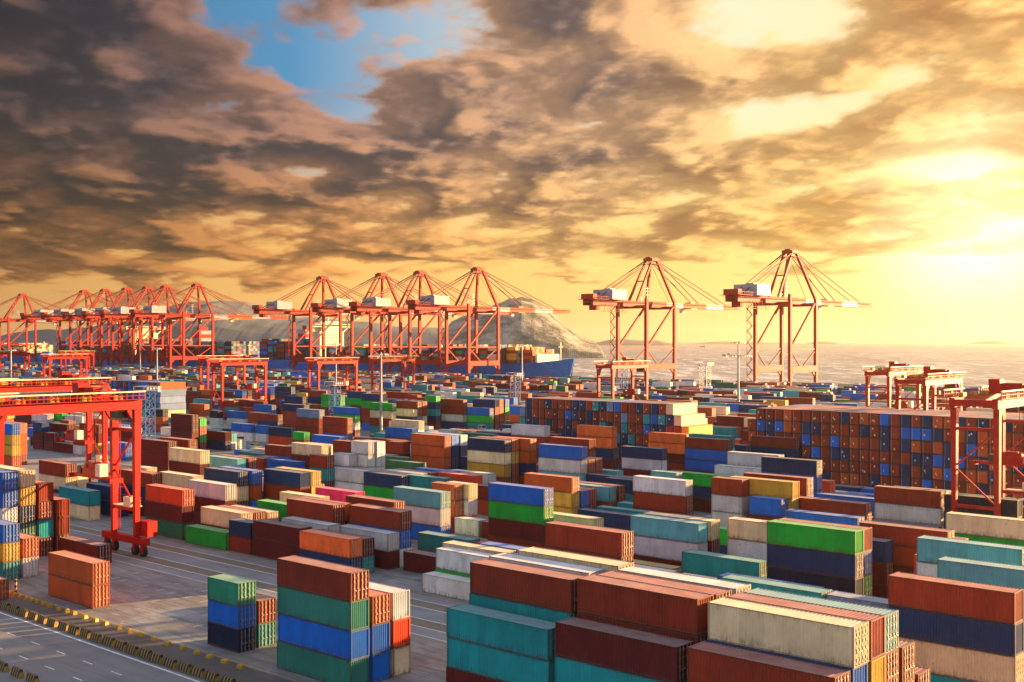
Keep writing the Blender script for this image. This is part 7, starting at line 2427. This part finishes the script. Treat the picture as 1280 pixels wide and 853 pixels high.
# ---------------------------------------------------------------- quay cranes
GW = 24.0; GG = 34.0; BZ = 59.5; AX = 23; AZ = 91.0
def quay_crane():
    o = empty('quay_crane', 'x', 'quay crane', group='red ship to shore cranes along the quay'); S = M['sts']
    for x in (0, GG):
        for y in (0, GW):
            build(MB().bar((x, y, 5.4), (x, y, BZ + (4.4 if x == 0 else 1.6)), 2.2, 1.9, up=(0, 1, 0)), 'leg', S, o)
        m = MB().box(x - 1.1, x + 1.1, -2.5, GW + 2.5, 3.2, 5.4)
        build(m, 'sill_beam', S, o)
        for y in (0, GW):
            m = MB()
            for q in (-2.2, 2.2): m.box(x - .6, x + .6, y + q - 1.9, y + q + 1.9, 1.2, 2.2); m.box(x - .4, x + .4, y + q - .4, y + q + .4, 2.2, 3.2)
            bg_ = build(m, 'bogie', M['dark'], o)
            m = MB(); [m.tube((x - .25, y + q, .6), (x + .25, y + q, .6), .5, 10) for q in (-3.4, -2.4, -1.0, 1.0, 2.4, 3.4)]; build(m, 'wheels', M['grey'], bg_)
    for y in (0, GW):
        sg = 0
        m = MB().box(1.1, GG - 1.1, y - 1.0, y + 1.0, 15.6, 19.4)
        for x, q in ((1.1, 1), (GG - 1.1, -1)): m.bar((x, y, 13.0), (x + q * 3.2, y, 15.6), 1.0, 1.6)
        build(m, 'portal_beam', S, o)
        m = MB().bar((0, y, 30.0), (GG, y, 30.0), .8, 1.1); m.bar((1, y, 31), (GG - 1, y, BZ), 1.2, 1.2); m.bar((1, y, 29), (13, y, 19.2), .8, .8); m.bar((GG - 1, y, 29), (17, y, 19.2), .8, .8)
        build(m, 'brace', S, o)
    for x in (0, GG):
        build(MB().box(x - .9, x + .9, 1.05, GW - 1.05, BZ - 2.4, BZ - .2), 'cross_beam', S, o)
    m = MB()
    for y in (8.6, 15.4): m.box(-49, GG + 1.2, y - .9, y + .9, BZ - 1.2, BZ + 2.6)
    for k_ in range(9): m.box(-48 + k_ * 9.2, -47.2 + k_ * 9.2, 9.5, 14.5, BZ + .6, BZ + 1.6)
    build(m, 'girder', S, o)
    bm = MB()
    for y in (8.6, 15.4): bm.box(GG + 1.5, GG + 102, y - .8, y + .8, BZ - .9, BZ + 2.3)
    for k_ in range(11): bm.box(GG + 4 + k_ * 9.5, GG + 4.7 + k_ * 9.5, 9.4, 14.6, BZ + .6, BZ + 1.5)
    bo = build(bm, 'boom', M['orange'], o)
    for a, b in ((2, 23), (54, 78)):
        for y in (8.6, 15.4): build(MB().box(GG + a, GG + b, y - .86, y + .86, BZ - .98, BZ + 2.38), 'white_panel', M['white'], bo)
    m = MB()
    for yy in (6.6, 17.4):
        m.box(-49, GG + 100, yy - .5, yy + .5, BZ + 1.6, BZ + 1.7)
        m.bar((-49, yy, BZ + 2.9), (GG + 100, yy, BZ + 2.9), .12)
        for k_ in range(48): m.bar((-49 + k_ * 3.9, yy, BZ + 1.7), (-49 + k_ * 3.9, yy, BZ + 2.9), .12)
    build(m, 'walkway', S, o)
    # A frame
    m = MB()
    for y, ya in ((0, 9.4), (GW, 14.6)):
        m.bar((GG, y, BZ + 1.6), (AX + 3, ya, AZ), 1.6, 1.6)
    m.bar((1, 8.6, BZ + 2.6), (AX - 3, 9.4, AZ - .5), 1.3); m.bar((1, 15.4, BZ + 2.6), (AX - 3, 14.6, AZ - .5), 1.3)
    m.bar((11, 8.9, BZ + 16.8), (11, 15.1, BZ + 16.8), .7)
    m.box(AX - 4.2, AX + 4.2, 8.2, 15.8, AZ - .3, AZ + 1.6)
    build(m, 'apex_frame', S, o)
    m = MB(); m.box(AX - 5.2, AX + 5.2, 7.4, 16.6, AZ - 2.6, AZ - 2.4)
    for k_ in range(5): m.tube((AX - 3 + k_ * 1.5, 10, AZ + 1.7), (AX - 3 + k_ * 1.5, 14, AZ + 1.7), .8, 8)
    for k_ in range(4): m.bar((AX - 4 + k_ * 2.7, 8.5, AZ + 1.6), (AX - 4 + k_ * 2.7, 8.5, AZ + 4.0), .15)
    build(m, 'sheaves', S, o)
    m = MB()
    for ya in (9.2, 14.8):
        m.bar((AX + 3, ya, AZ), (GG + 46, ya, BZ + 2.5), .6); m.bar((AX + 3, ya, AZ), (GG + 84, ya, BZ + 2.5), .6)
        m.bar((AX + 3, ya, AZ - 1), (GG + 16, ya, BZ + 2.5), .25)
        m.bar((AX - 3, ya, AZ), (-44, ya, BZ + 2.6), .6); m.bar((AX - 3, ya, AZ - 1), (-30, ya, BZ + 6), .30)
    build(m, 'stays', M['cable'], o)
    mh = build(MB().box(-33, -17, 4.0, 20.0, BZ + 3.0, BZ + 9.6), 'machinery_house', M['white'], o)
    for k_ in range(3): build(MB().box(-33.1, -32.98, 5.5 + k_ * 5, 6.9 + k_ * 5, BZ + 4, BZ + 6.2), 'vent', M['grey'], mh)
    build(MB().box(-30, -26, 8, 13, BZ + 9.62, BZ + 10.4), 'roof_unit', M['grey'], mh); build(MB().box(-22, -19, 15, 18, BZ + 9.62, BZ + 10.4), 'roof_unit', M['grey'], mh)
    m = MB()
    m.box(-51, -36, 5, 19, BZ + 2.65, BZ + 2.9)
    for k_ in range(7): m.bar((-51 + k_ * 2.4, 5, BZ + 2.9), (-51 + k_ * 2.4, 5, BZ + 4.6), .2)
    m.bar((-51, 5, BZ + 4.6), (-36, 5, BZ + 4.6), .2); m.box(-50, -46, 7, 17, BZ + 2.9, BZ + 6.2); m.box(-44, -40, 9, 15, BZ - 4.2, BZ - .2)
    for k_ in range(6): m.bar((-38 + k_ * 4, 7, BZ - 5), (-38 + k_ * 4, 7, BZ), .22)
    m.box(-40, -14, 6.2, 8, BZ - 5.2, BZ - 5.0); m.bar((-40, 6.2, BZ - 3.8), (-14, 6.2, BZ - 3.8), .15)
    build(m, 'rear_platform', S, o)
    tr = build(MB().box(GG + 34, GG + 42, 8, 16, BZ - 1.4, BZ - .1).box(GG + 36, GG + 40, 9.4, 14.6, BZ + 2.7, BZ + 3.6), 'trolley', M['yellow'], o)
    build(MB().box(GG + 30.5, GG + 34, 13, 16, BZ - 4.2, BZ - 1.3), 'operator_cab', M['cream'], tr)
    m = MB()                                                             # zigzag stair tower up the far landside leg
    for k_ in range(15):
        z0 = 6 + k_ * 3.5; a, b = (GW + 1.3, GW + 4.6) if k_ % 2 else (GW + 4.6, GW + 1.3)
        m.bar((-1.8, a, z0), (-1.8, b, z0 + 3.5), .9, .18); m.box(-2.4, -1.2, min(b, b + (.9 if b > a else -.9)), max(b, b + (.9 if b > a else -.9)), z0 + 3.45, z0 + 3.6)
        m.bar((-2.2, a, z0 + 1), (-2.2, b, z0 + 4.5), .1)
    m.bar((-1.8, GW + 4.9, 5), (-1.8, GW + 4.9, BZ), .22)
    build(m, 'stair_tower', S, o)
    for x in (AX - 12, AX - 5):
        m = MB(); m.bar((x, 12, BZ + 2.6), (x, 12, BZ + 13), .35)
        for z_ in (5, 7.5, 10, 12): m.bar((x - 1.8, 12, BZ + z_), (x + 1.8, 12, BZ + z_), .28)
        build(m, 'aerial_mast', M['grey'], o)
    return o
q0 = quay_crane(); q0.location = (640, 338, 0); q0['label'] = 'rightmost quay crane, standing alone and tallest against the yellow sky'
def crane_y(apx):                                                        # where along the rail each crane stands
    r_ = (apx - 640) / 1430; xx = 640 + AX; return xx * (math.sin(YAW) - math.cos(YAW) * r_) / (math.cos(YAW) + math.sin(YAW) * r_) - 12
QC = [(814, 'lone quay crane between the rightmost crane and the rocky island'), (597, 'nearest crane of the middle four, its boom crossing the rocky island'),
      (525, 'second crane from the rocky island in the middle four'), (477, 'third crane from the rocky island in the middle four'), (403, 'leftmost of the middle four quay cranes'),
      (246, 'right end crane of the long left row, boom toward the grey mountains'), (207, 'second quay crane from the right in the long left row'), (184, 'third quay crane from the right in the long left row'),
      (158, 'fourth quay crane from the right in the long left row'), (131, 'fifth quay crane from the right in the long left row'), (105, 'sixth quay crane from the right in the long left row'), (28, 'quay crane at far left edge, apart from the left row')]
for ax_, lab in QC:
    n_ = dup(q0, (640, crane_y(ax_), 0), lab)
# ---------------------------------------------------------------- container ships
def ship(Yb, Ys, house, label, funnel=None):
    o = empty('container_ship', label, 'ship', (722, Yb, 0), group='container ships along the quay'); L = Ys - Yb; v = []; f = []
    prof = [(0, .6, 1.5, 20.5), (3, 2.5, .6, 20.2), (10, 8, .8, 19.2), (24, 17, 5, 17.6), (44, 24, 15, 16.6), (70, 25, 23, 16), (L * .5, 25, 25, 16), (L - 30, 25, 24, 16), (L - 4, 24, 18, 16), (L, 23.5, 14, 16)]
    for y, wt, wb, zt in prof:
        fl = (wt + wb) / 2 if y > 20 else wb + (wt - wb) * .35
        yb = y + (9 - min(9, y)) * .9 if y < 10 else y
        v += [(-wb, yb, -6), (-fl, y + (yb - y) * .5, 4), (-wt, y, zt), (wt, y, zt), (fl, y + (yb - y) * .5, 4), (wb, yb, -6)]
    for i in range(len(prof) - 1):
        for j in range(5): a = 6 * i + j; f.append((a, a + 1, a + 7, a + 6))
    f.append((0, 5, 4, 3, 2, 1)); n = 6 * (len(prof) - 1); f.append((n, n + 1, n + 2, n + 3, n + 4, n + 5))
    hb = MB(); hb.poly(v, f); hull = build(hb, 'hull', M['hull'], o)
    m = MB(); m.poly([(-2, 2, 20.6), (2, 2, 20.6), (8, 10, 19.6), (-8, 10, 19.6)], [(0, 1, 2, 3)])
    m.box(-14, 14, 27, 29, 17.4, 24); m.bar((0, 14, 18), (0, 14, 34), .6); m.bar((-3, 14, 30), (3, 14, 30), .4)
    for k_ in range(5): m.bar((-9 - k_ * 2, 10 + k_ * 5, 19 - k_ * .5), (-9 - k_ * 2, 10 + k_ * 5, 21), .25)
    build(m, 'forecastle', M['cream'], o)
    hy = house - Yb
    m = MB().box(-15, 15, hy, hy + 13, 16, 44); m.box(-25.5, 25.5, hy + 1, hy + 8, 48.4, 51.4); m.box(-12, 12, hy + 1, hy + 11, 44, 48.4); m.box(-12, 12, hy + 2, hy + 10, 51.4, 54)
    m.bar((0, hy + 6, 54), (0, hy + 6, 63), .8); m.bar((-4, hy + 6, 60), (4, hy + 6, 60), .5); m.bar((-24, hy + 4, 48.4), (-13, hy + 4, 40), .8); m.bar((24, hy + 4, 48.4), (13, hy + 4, 40), .8)
    hs = build(m, 'superstructure', M['cream'], o)
    m = MB()
    for k_ in range(8): [m.box(-13 + q * 3.6, -12 + q * 3.6, hy - .12, hy + .02, 18.8 + k_ * 3.1, 19.8 + k_ * 3.1) for q in range(8)]
    m.box(-24, 24, hy + .86, hy + 1.02, 49.4, 50.7); build(m, 'window', M['glass'], hs)
    if funnel:
        fy = funnel - Yb; fn = build(MB().box(-8, 8, fy, fy + 12, 16, 46), 'funnel', M['white'], o); build(MB().box(-8.1, 8.1, fy - .1, fy + 12.1, 38, 42).box(-5, 5, fy + 2, fy + 9, 46, 50), 'funnel_band', M['red'], fn)
    for k_ in range(int((L - 70) / 28)): build(MB().box(-24.5, 24.5, 56 + k_ * 28, 57 + k_ * 28, 16, 30), 'lashing_bridge', M['dark'], o)
    return o
ship(572, 985, 874, 'blue hulled container ship, bow pointing right below the rocky island', 905)
ship(995, 1400, 1212, 'container ship with cream deckhouse half hidden behind the left crane row', 1091)
ship(1450, 1830, 1440 + 380 - 60, 'farthest container ship at the left edge, pale containers on deck')
# small boats on the water
def boat(loc, label, sc_=1):
    o = empty('boat', label, 'boat', loc, R(60)); o.scale = (sc_,) * 3
    build(MB().poly([(-3, -12, 2.2), (3, -12, 2.2), (3.2, 6, 2.4), (0, 14, 3.4), (-3.2, 6, 2.4), (-2.2, -11, -1), (2.2, -11, -1), (2.2, 6, -1), (0, 11, -1), (-2.2, 6, -1)], [(0, 1, 2, 3, 4), (0, 5, 6, 1), (1, 6, 7, 2), (2, 7, 8, 3), (3, 8, 9, 4), (4, 9, 5, 0)]), 'hull', M['dark'], o)
    build(MB().box(-2, 2, -9, -3, 2.3, 6).bar((0, -5, 6), (0, -5, 9), .2), 'wheelhouse', M['white'], o); return o
def at(px, py, z=0):
    d = (35.5 - z) * 1430 / (py - 425.5); s_ = (px - 640) / 1430 * d; return (d * math.cos(YAW) + s_ * math.sin(YAW), d * math.sin(YAW) - s_ * math.cos(YAW), z)
boat(at(908, 445, -3.3), 'small dark boat on the water just left of the rightmost quay crane'); boat(at(878, 434, -3.3), 'tiny boat near the horizon beside the low islet', 1.4)
# ---------------------------------------------------------------- light masts and lattice towers
def mast(loc, H, label, double=False):
    o = empty('light_mast', label, 'light pole', loc, group='tall light masts in the yard')
    build(MB().tube((0, 0, 0), (0, 0, H), .62, 12, r2=.28), 'pole', M['grey'], o)
    m = MB()
    for z, r_ in (((H - .6, 2.4),) if not double else ((H - .3, 2.6), (H - 5.6, 5.0))):
        n = 10
        for i in range(n):
            a = 2 * math.pi * i / n; b = 2 * math.pi * (i + 1) / n
            m.bar((r_ * math.cos(a), r_ * math.sin(a), z), (r_ * math.cos(b), r_ * math.sin(b), z), .16); m.bar((0, 0, z), (r_ * math.cos(a), r_ * math.sin(a), z), .12)
    rg = build(m, 'ring', M['grey'], o)
    m = MB()
    for z, r_ in (((H - .6, 2.4),) if not double else ((H - .3, 2.6), (H - 5.6, 5.0))):
        for i in range(8): a = 2 * math.pi * i / 8; x, y = r_ * math.cos(a), r_ * math.sin(a); m.box(x - .4, x + .4, y - .3, y + .3, z - .5, z - .1)
    build(m, 'floodlights', M['lamp'], rg); return o
mast((286, 318, 0), 31, 'tall light pole in the middle of the yard, nearest single-ring one'); mast((402, 235, 0), 35, 'tall light pole with two rings left of the rightmost quay crane', True)
mast((380, 626, 0), 31, 'light pole rising above the stacks before the left crane row, ringed head'); mast((528, 459, 0), 33, 'light pole in front of the blue ship near its bow')
mast((275, 594, 0), 31, 'light pole at the left edge behind the yard gantries'); mast((480, 815, 0), 33, 'thin distant light pole among the left quay cranes')
mast((420, 505, 0), 34, 'pale light pole between the middle quay cranes')
def tower(loc, H, wd, label, col='blue', arm=False):
    o = empty('lattice_tower', label, 'lattice tower', loc, group='lattice towers in the yard'); h = wd / 2; m = MB(); n = int(H / (wd * .8)); dz = H / n
    cs_ = [(-h, -h), (h, -h), (h, h), (-h, h)]
    for x, y in cs_: m.bar((x, y, 0), (x, y, H), .22)
    for k_ in range(n):
        for i in range(4):
            a, b = cs_[i], cs_[(i + 1) % 4]; m.bar((*a, k_ * dz), (*b, (k_ + 1) * dz), .12); m.bar((*b, k_ * dz), (*a, (k_ + 1) * dz), .12); m.bar((*a, k_ * dz), (*b, k_ * dz), .12)
    build(m, 'lattice', M[col], o)
    m = MB().box(-h - 1.2, h + 1.2, -h - 1.2, h + 1.2, H, H + .18)
    for a in (-1, 1):
        for b in (-1, 1): m.bar((a * (h + 1.2), b * (h + 1.2), H), (a * (h + 1.2), b * (h + 1.2), H + 1.3), .1)
        m.bar((a * (h + 1.2), -h - 1.2, H + 1.3), (a * (h + 1.2), h + 1.2, H + 1.3), .1); m.bar((-h - 1.2, a * (h + 1.2), H + 1.3), (h + 1.2, a * (h + 1.2), H + 1.3), .1)
    if arm: m.box(-1, 1, -h - 4.4, -h - 1.2, H, H + .18); m.bar((0, -h, H - 3), (0, -h - 4.2, H), .15); m.bar((1, -h - 4.4, H + 1.2), (1, -h, H + 1.2), .1)
    pf = build(m, 'platform', M['white'] if col == 'blue' else M[col], o)
    m = MB(); [m.box(-h + i * wd / 3 - .3, -h + i * wd / 3 + .3, -h - 1.3, -h - .9, H + .5, H + 1.1) for i in range(4)]
    if arm: m.box(-.5, .5, -h - 4.8, -h - 4.3, H - .1, H + 1.5)
    build(m, 'floodlights', M['lamp'], pf); return o
tower((176, 295, 0), 21, 3.0, 'blue lattice mast beside the big left gantry, with side platform', arm=True); tower((278, 335, 0), 18.5, 3.0, 'blue lattice mast left of the tall light pole in mid yard')
tower((374, 329, 0), 20, 3.0, 'blue lattice mast left of the shorter wall of container doors'); tower((479, 348, 0), 21, 4, 'blue lattice mast under the lone quay crane')
tower((496, 309, 0), 23, 4, 'grey lattice mast on its own before the open water', 'grey')
# ---------------------------------------------------------------- barriers along the road
def barrier_proto():
    o = bpy.data.objects.new('road_barrier', MB().poly([(-.32, -.98, 0), (.32, -.98, 0), (.32, .98, 0), (-.32, .98, 0), (-.30, -.98, .22), (.30, -.98, .22), (.30, .98, .22), (-.30, .98, .22), (-.13, -.94, .88), (.13, -.94, .88), (.13, .94, .88), (-.13, .94, .88)],
        [(0, 1, 5, 4), (1, 2, 6, 5), (2, 3, 7, 6), (3, 0, 4, 7), (4, 5, 9, 8), (5, 6, 10, 9), (6, 7, 11, 10), (7, 4, 8, 11), (8, 9, 10, 11)]).mesh('road_barrier', M['stripe'])); return o
ORD = 'first second third fourth fifth sixth seventh eighth ninth tenth eleventh twelfth thirteenth fourteenth fifteenth sixteenth seventeenth eighteenth nineteenth twentieth'.split(); ORD += ['twenty ' + q for q in ORD[:9]]
bp = barrier_proto(); random.seed(9)
for k_ in range(24):
    y = 153.0 - k_ * 2.66; q = bp if k_ == 0 else bp.copy(); C.objects.link(q); q.location = (68.75 + random.uniform(-.12, .12), y + random.uniform(-.15, .15), 0); q.rotation_euler[2] = random.uniform(-.05, .05)
    tag(q, ORD[k_] + ' striped barrier from the left in the line beside the white road edge', 'barrier', 'striped barriers along the road edge')
for k_, y in enumerate((122.6, 119.2, 115.8)):
    q = bp.copy(); C.objects.link(q); q.location = (55.9, y, 0); tag(q, ORD[k_] + ' striped barrier from the left across the road at the bottom corner', 'barrier', 'striped barriers across the road')
stp = MB().poly([(-.30, -.42, 0), (.30, -.42, 0), (.30, .42, 0), (-.30, .42, 0), (-.24, -.36, .34), (.24, -.36, .34), (.24, .36, .34), (-.24, .36, .34), (-.1, -.22, .44), (.1, -.22, .44), (.1, .22, .44), (-.1, .22, .44)],
    [(0, 1, 5, 4), (1, 2, 6, 5), (2, 3, 7, 6), (3, 0, 4, 7), (4, 5, 9, 8), (5, 6, 10, 9), (6, 7, 11, 10), (7, 4, 8, 11), (8, 9, 10, 11)]).mesh('kerb_block', M['yellow'])
for k_, px in enumerate((12.2, 18.8, 26.3, 34.7, 40.3, 46, 54.4, 62.8, 75, 83.4, 91.3, 106, 119, 131.3, 148, 162, 176, 192, 210, 228, 246, 262, 281, 301)):
    r_ = (px - 640) / 1430; y = 73.3 * (math.sin(YAW) - math.cos(YAW) * r_) / (math.cos(YAW) + math.sin(YAW) * r_)
    q = link('kerb_block', stp); q.location = (73.3 + random.uniform(-.12, .12), y, 0); q.rotation_euler[2] = random.uniform(-.3, .3); q.scale = (1, random.uniform(.9, 1.25), 1)
    tag(q, ORD[k_] + ' yellow concrete block from the left in the line edging the container yard', 'concrete block', 'yellow blocks edging the container yard')
o = empty('bollard_post', 'black and yellow striped post standing by the left end of the yellow blocks', 'bollard', (73.6, 157.5, 0)); build(MB().tube((0, 0, 0), (0, 0, 2.2), .17, 10), 'post', M['yellow'], o)
m = MB(); [m.tube((0, 0, .25 + k_ * .75), (0, 0, .62 + k_ * .75), .178, 10) for k_ in range(3)]; m.tube((0, 0, 0), (0, 0, .08), .35, 10); build(m, 'band', M['black'], o)
# ---------------------------------------------------------------- yard trucks
def truck(loc, rz, label, cab='white', load=None, trailer=True):
    o = empty('yard_truck', label, 'truck', loc, rz, 'yard tractors with trailers')
    cb = build(MB().box(-1.2, 1.2, 0, 2.0, .9, 3.0).box(-1.15, 1.15, 2.0, 3.2, .7, 1.6), 'cab', M[cab], o); build(MB().box(-1.05, 1.05, 1.98, 2.03, 1.9, 2.8).box(-1.22, 1.22, .5, 1.7, 2.0, 2.75), 'window', M['glass'], cb)
    if trailer:
        build(MB().box(-.5, .5, -12.6, 1, 1.0, 1.3).box(-1.22, 1.22, -12.6, -12.2, 1.0, 1.45).box(-1.22, 1.22, -2.2, -1.8, 1.0, 1.45).box(-1.2, 1.2, -9.2, -8.9, 1.05, 1.4), 'trailer', M['red'], o)
    for y in (2.4, -1.0) + ((-9.5, -10.9) if trailer else ()):
        for x in (-1.0, 1.0):
            wq = build(MB().tube((x - .18, y, .5), (x + .18, y, .5), .5, 12), 'wheel', M['black'], o); build(MB().tube((x - .2, y, .5), (x + .2, y, .5), .22, 8), 'rim', M['grey'], wq)
    return o
truck(at(600, 541), R(180), 'empty truck trailer with dark wheels behind the orange stack in mid yard', 'white')
truck(at(297, 557), R(180), 'red trailer parked on the pale road left of centre', 'red'); truck(at(322, 566), R(20), 'small dark truck on the sunlit crossing road left of centre', 'yellow', trailer=False)
truck((192.8, 73, 0), R(180), 'white truck cab beside the right gantry legs', 'white')
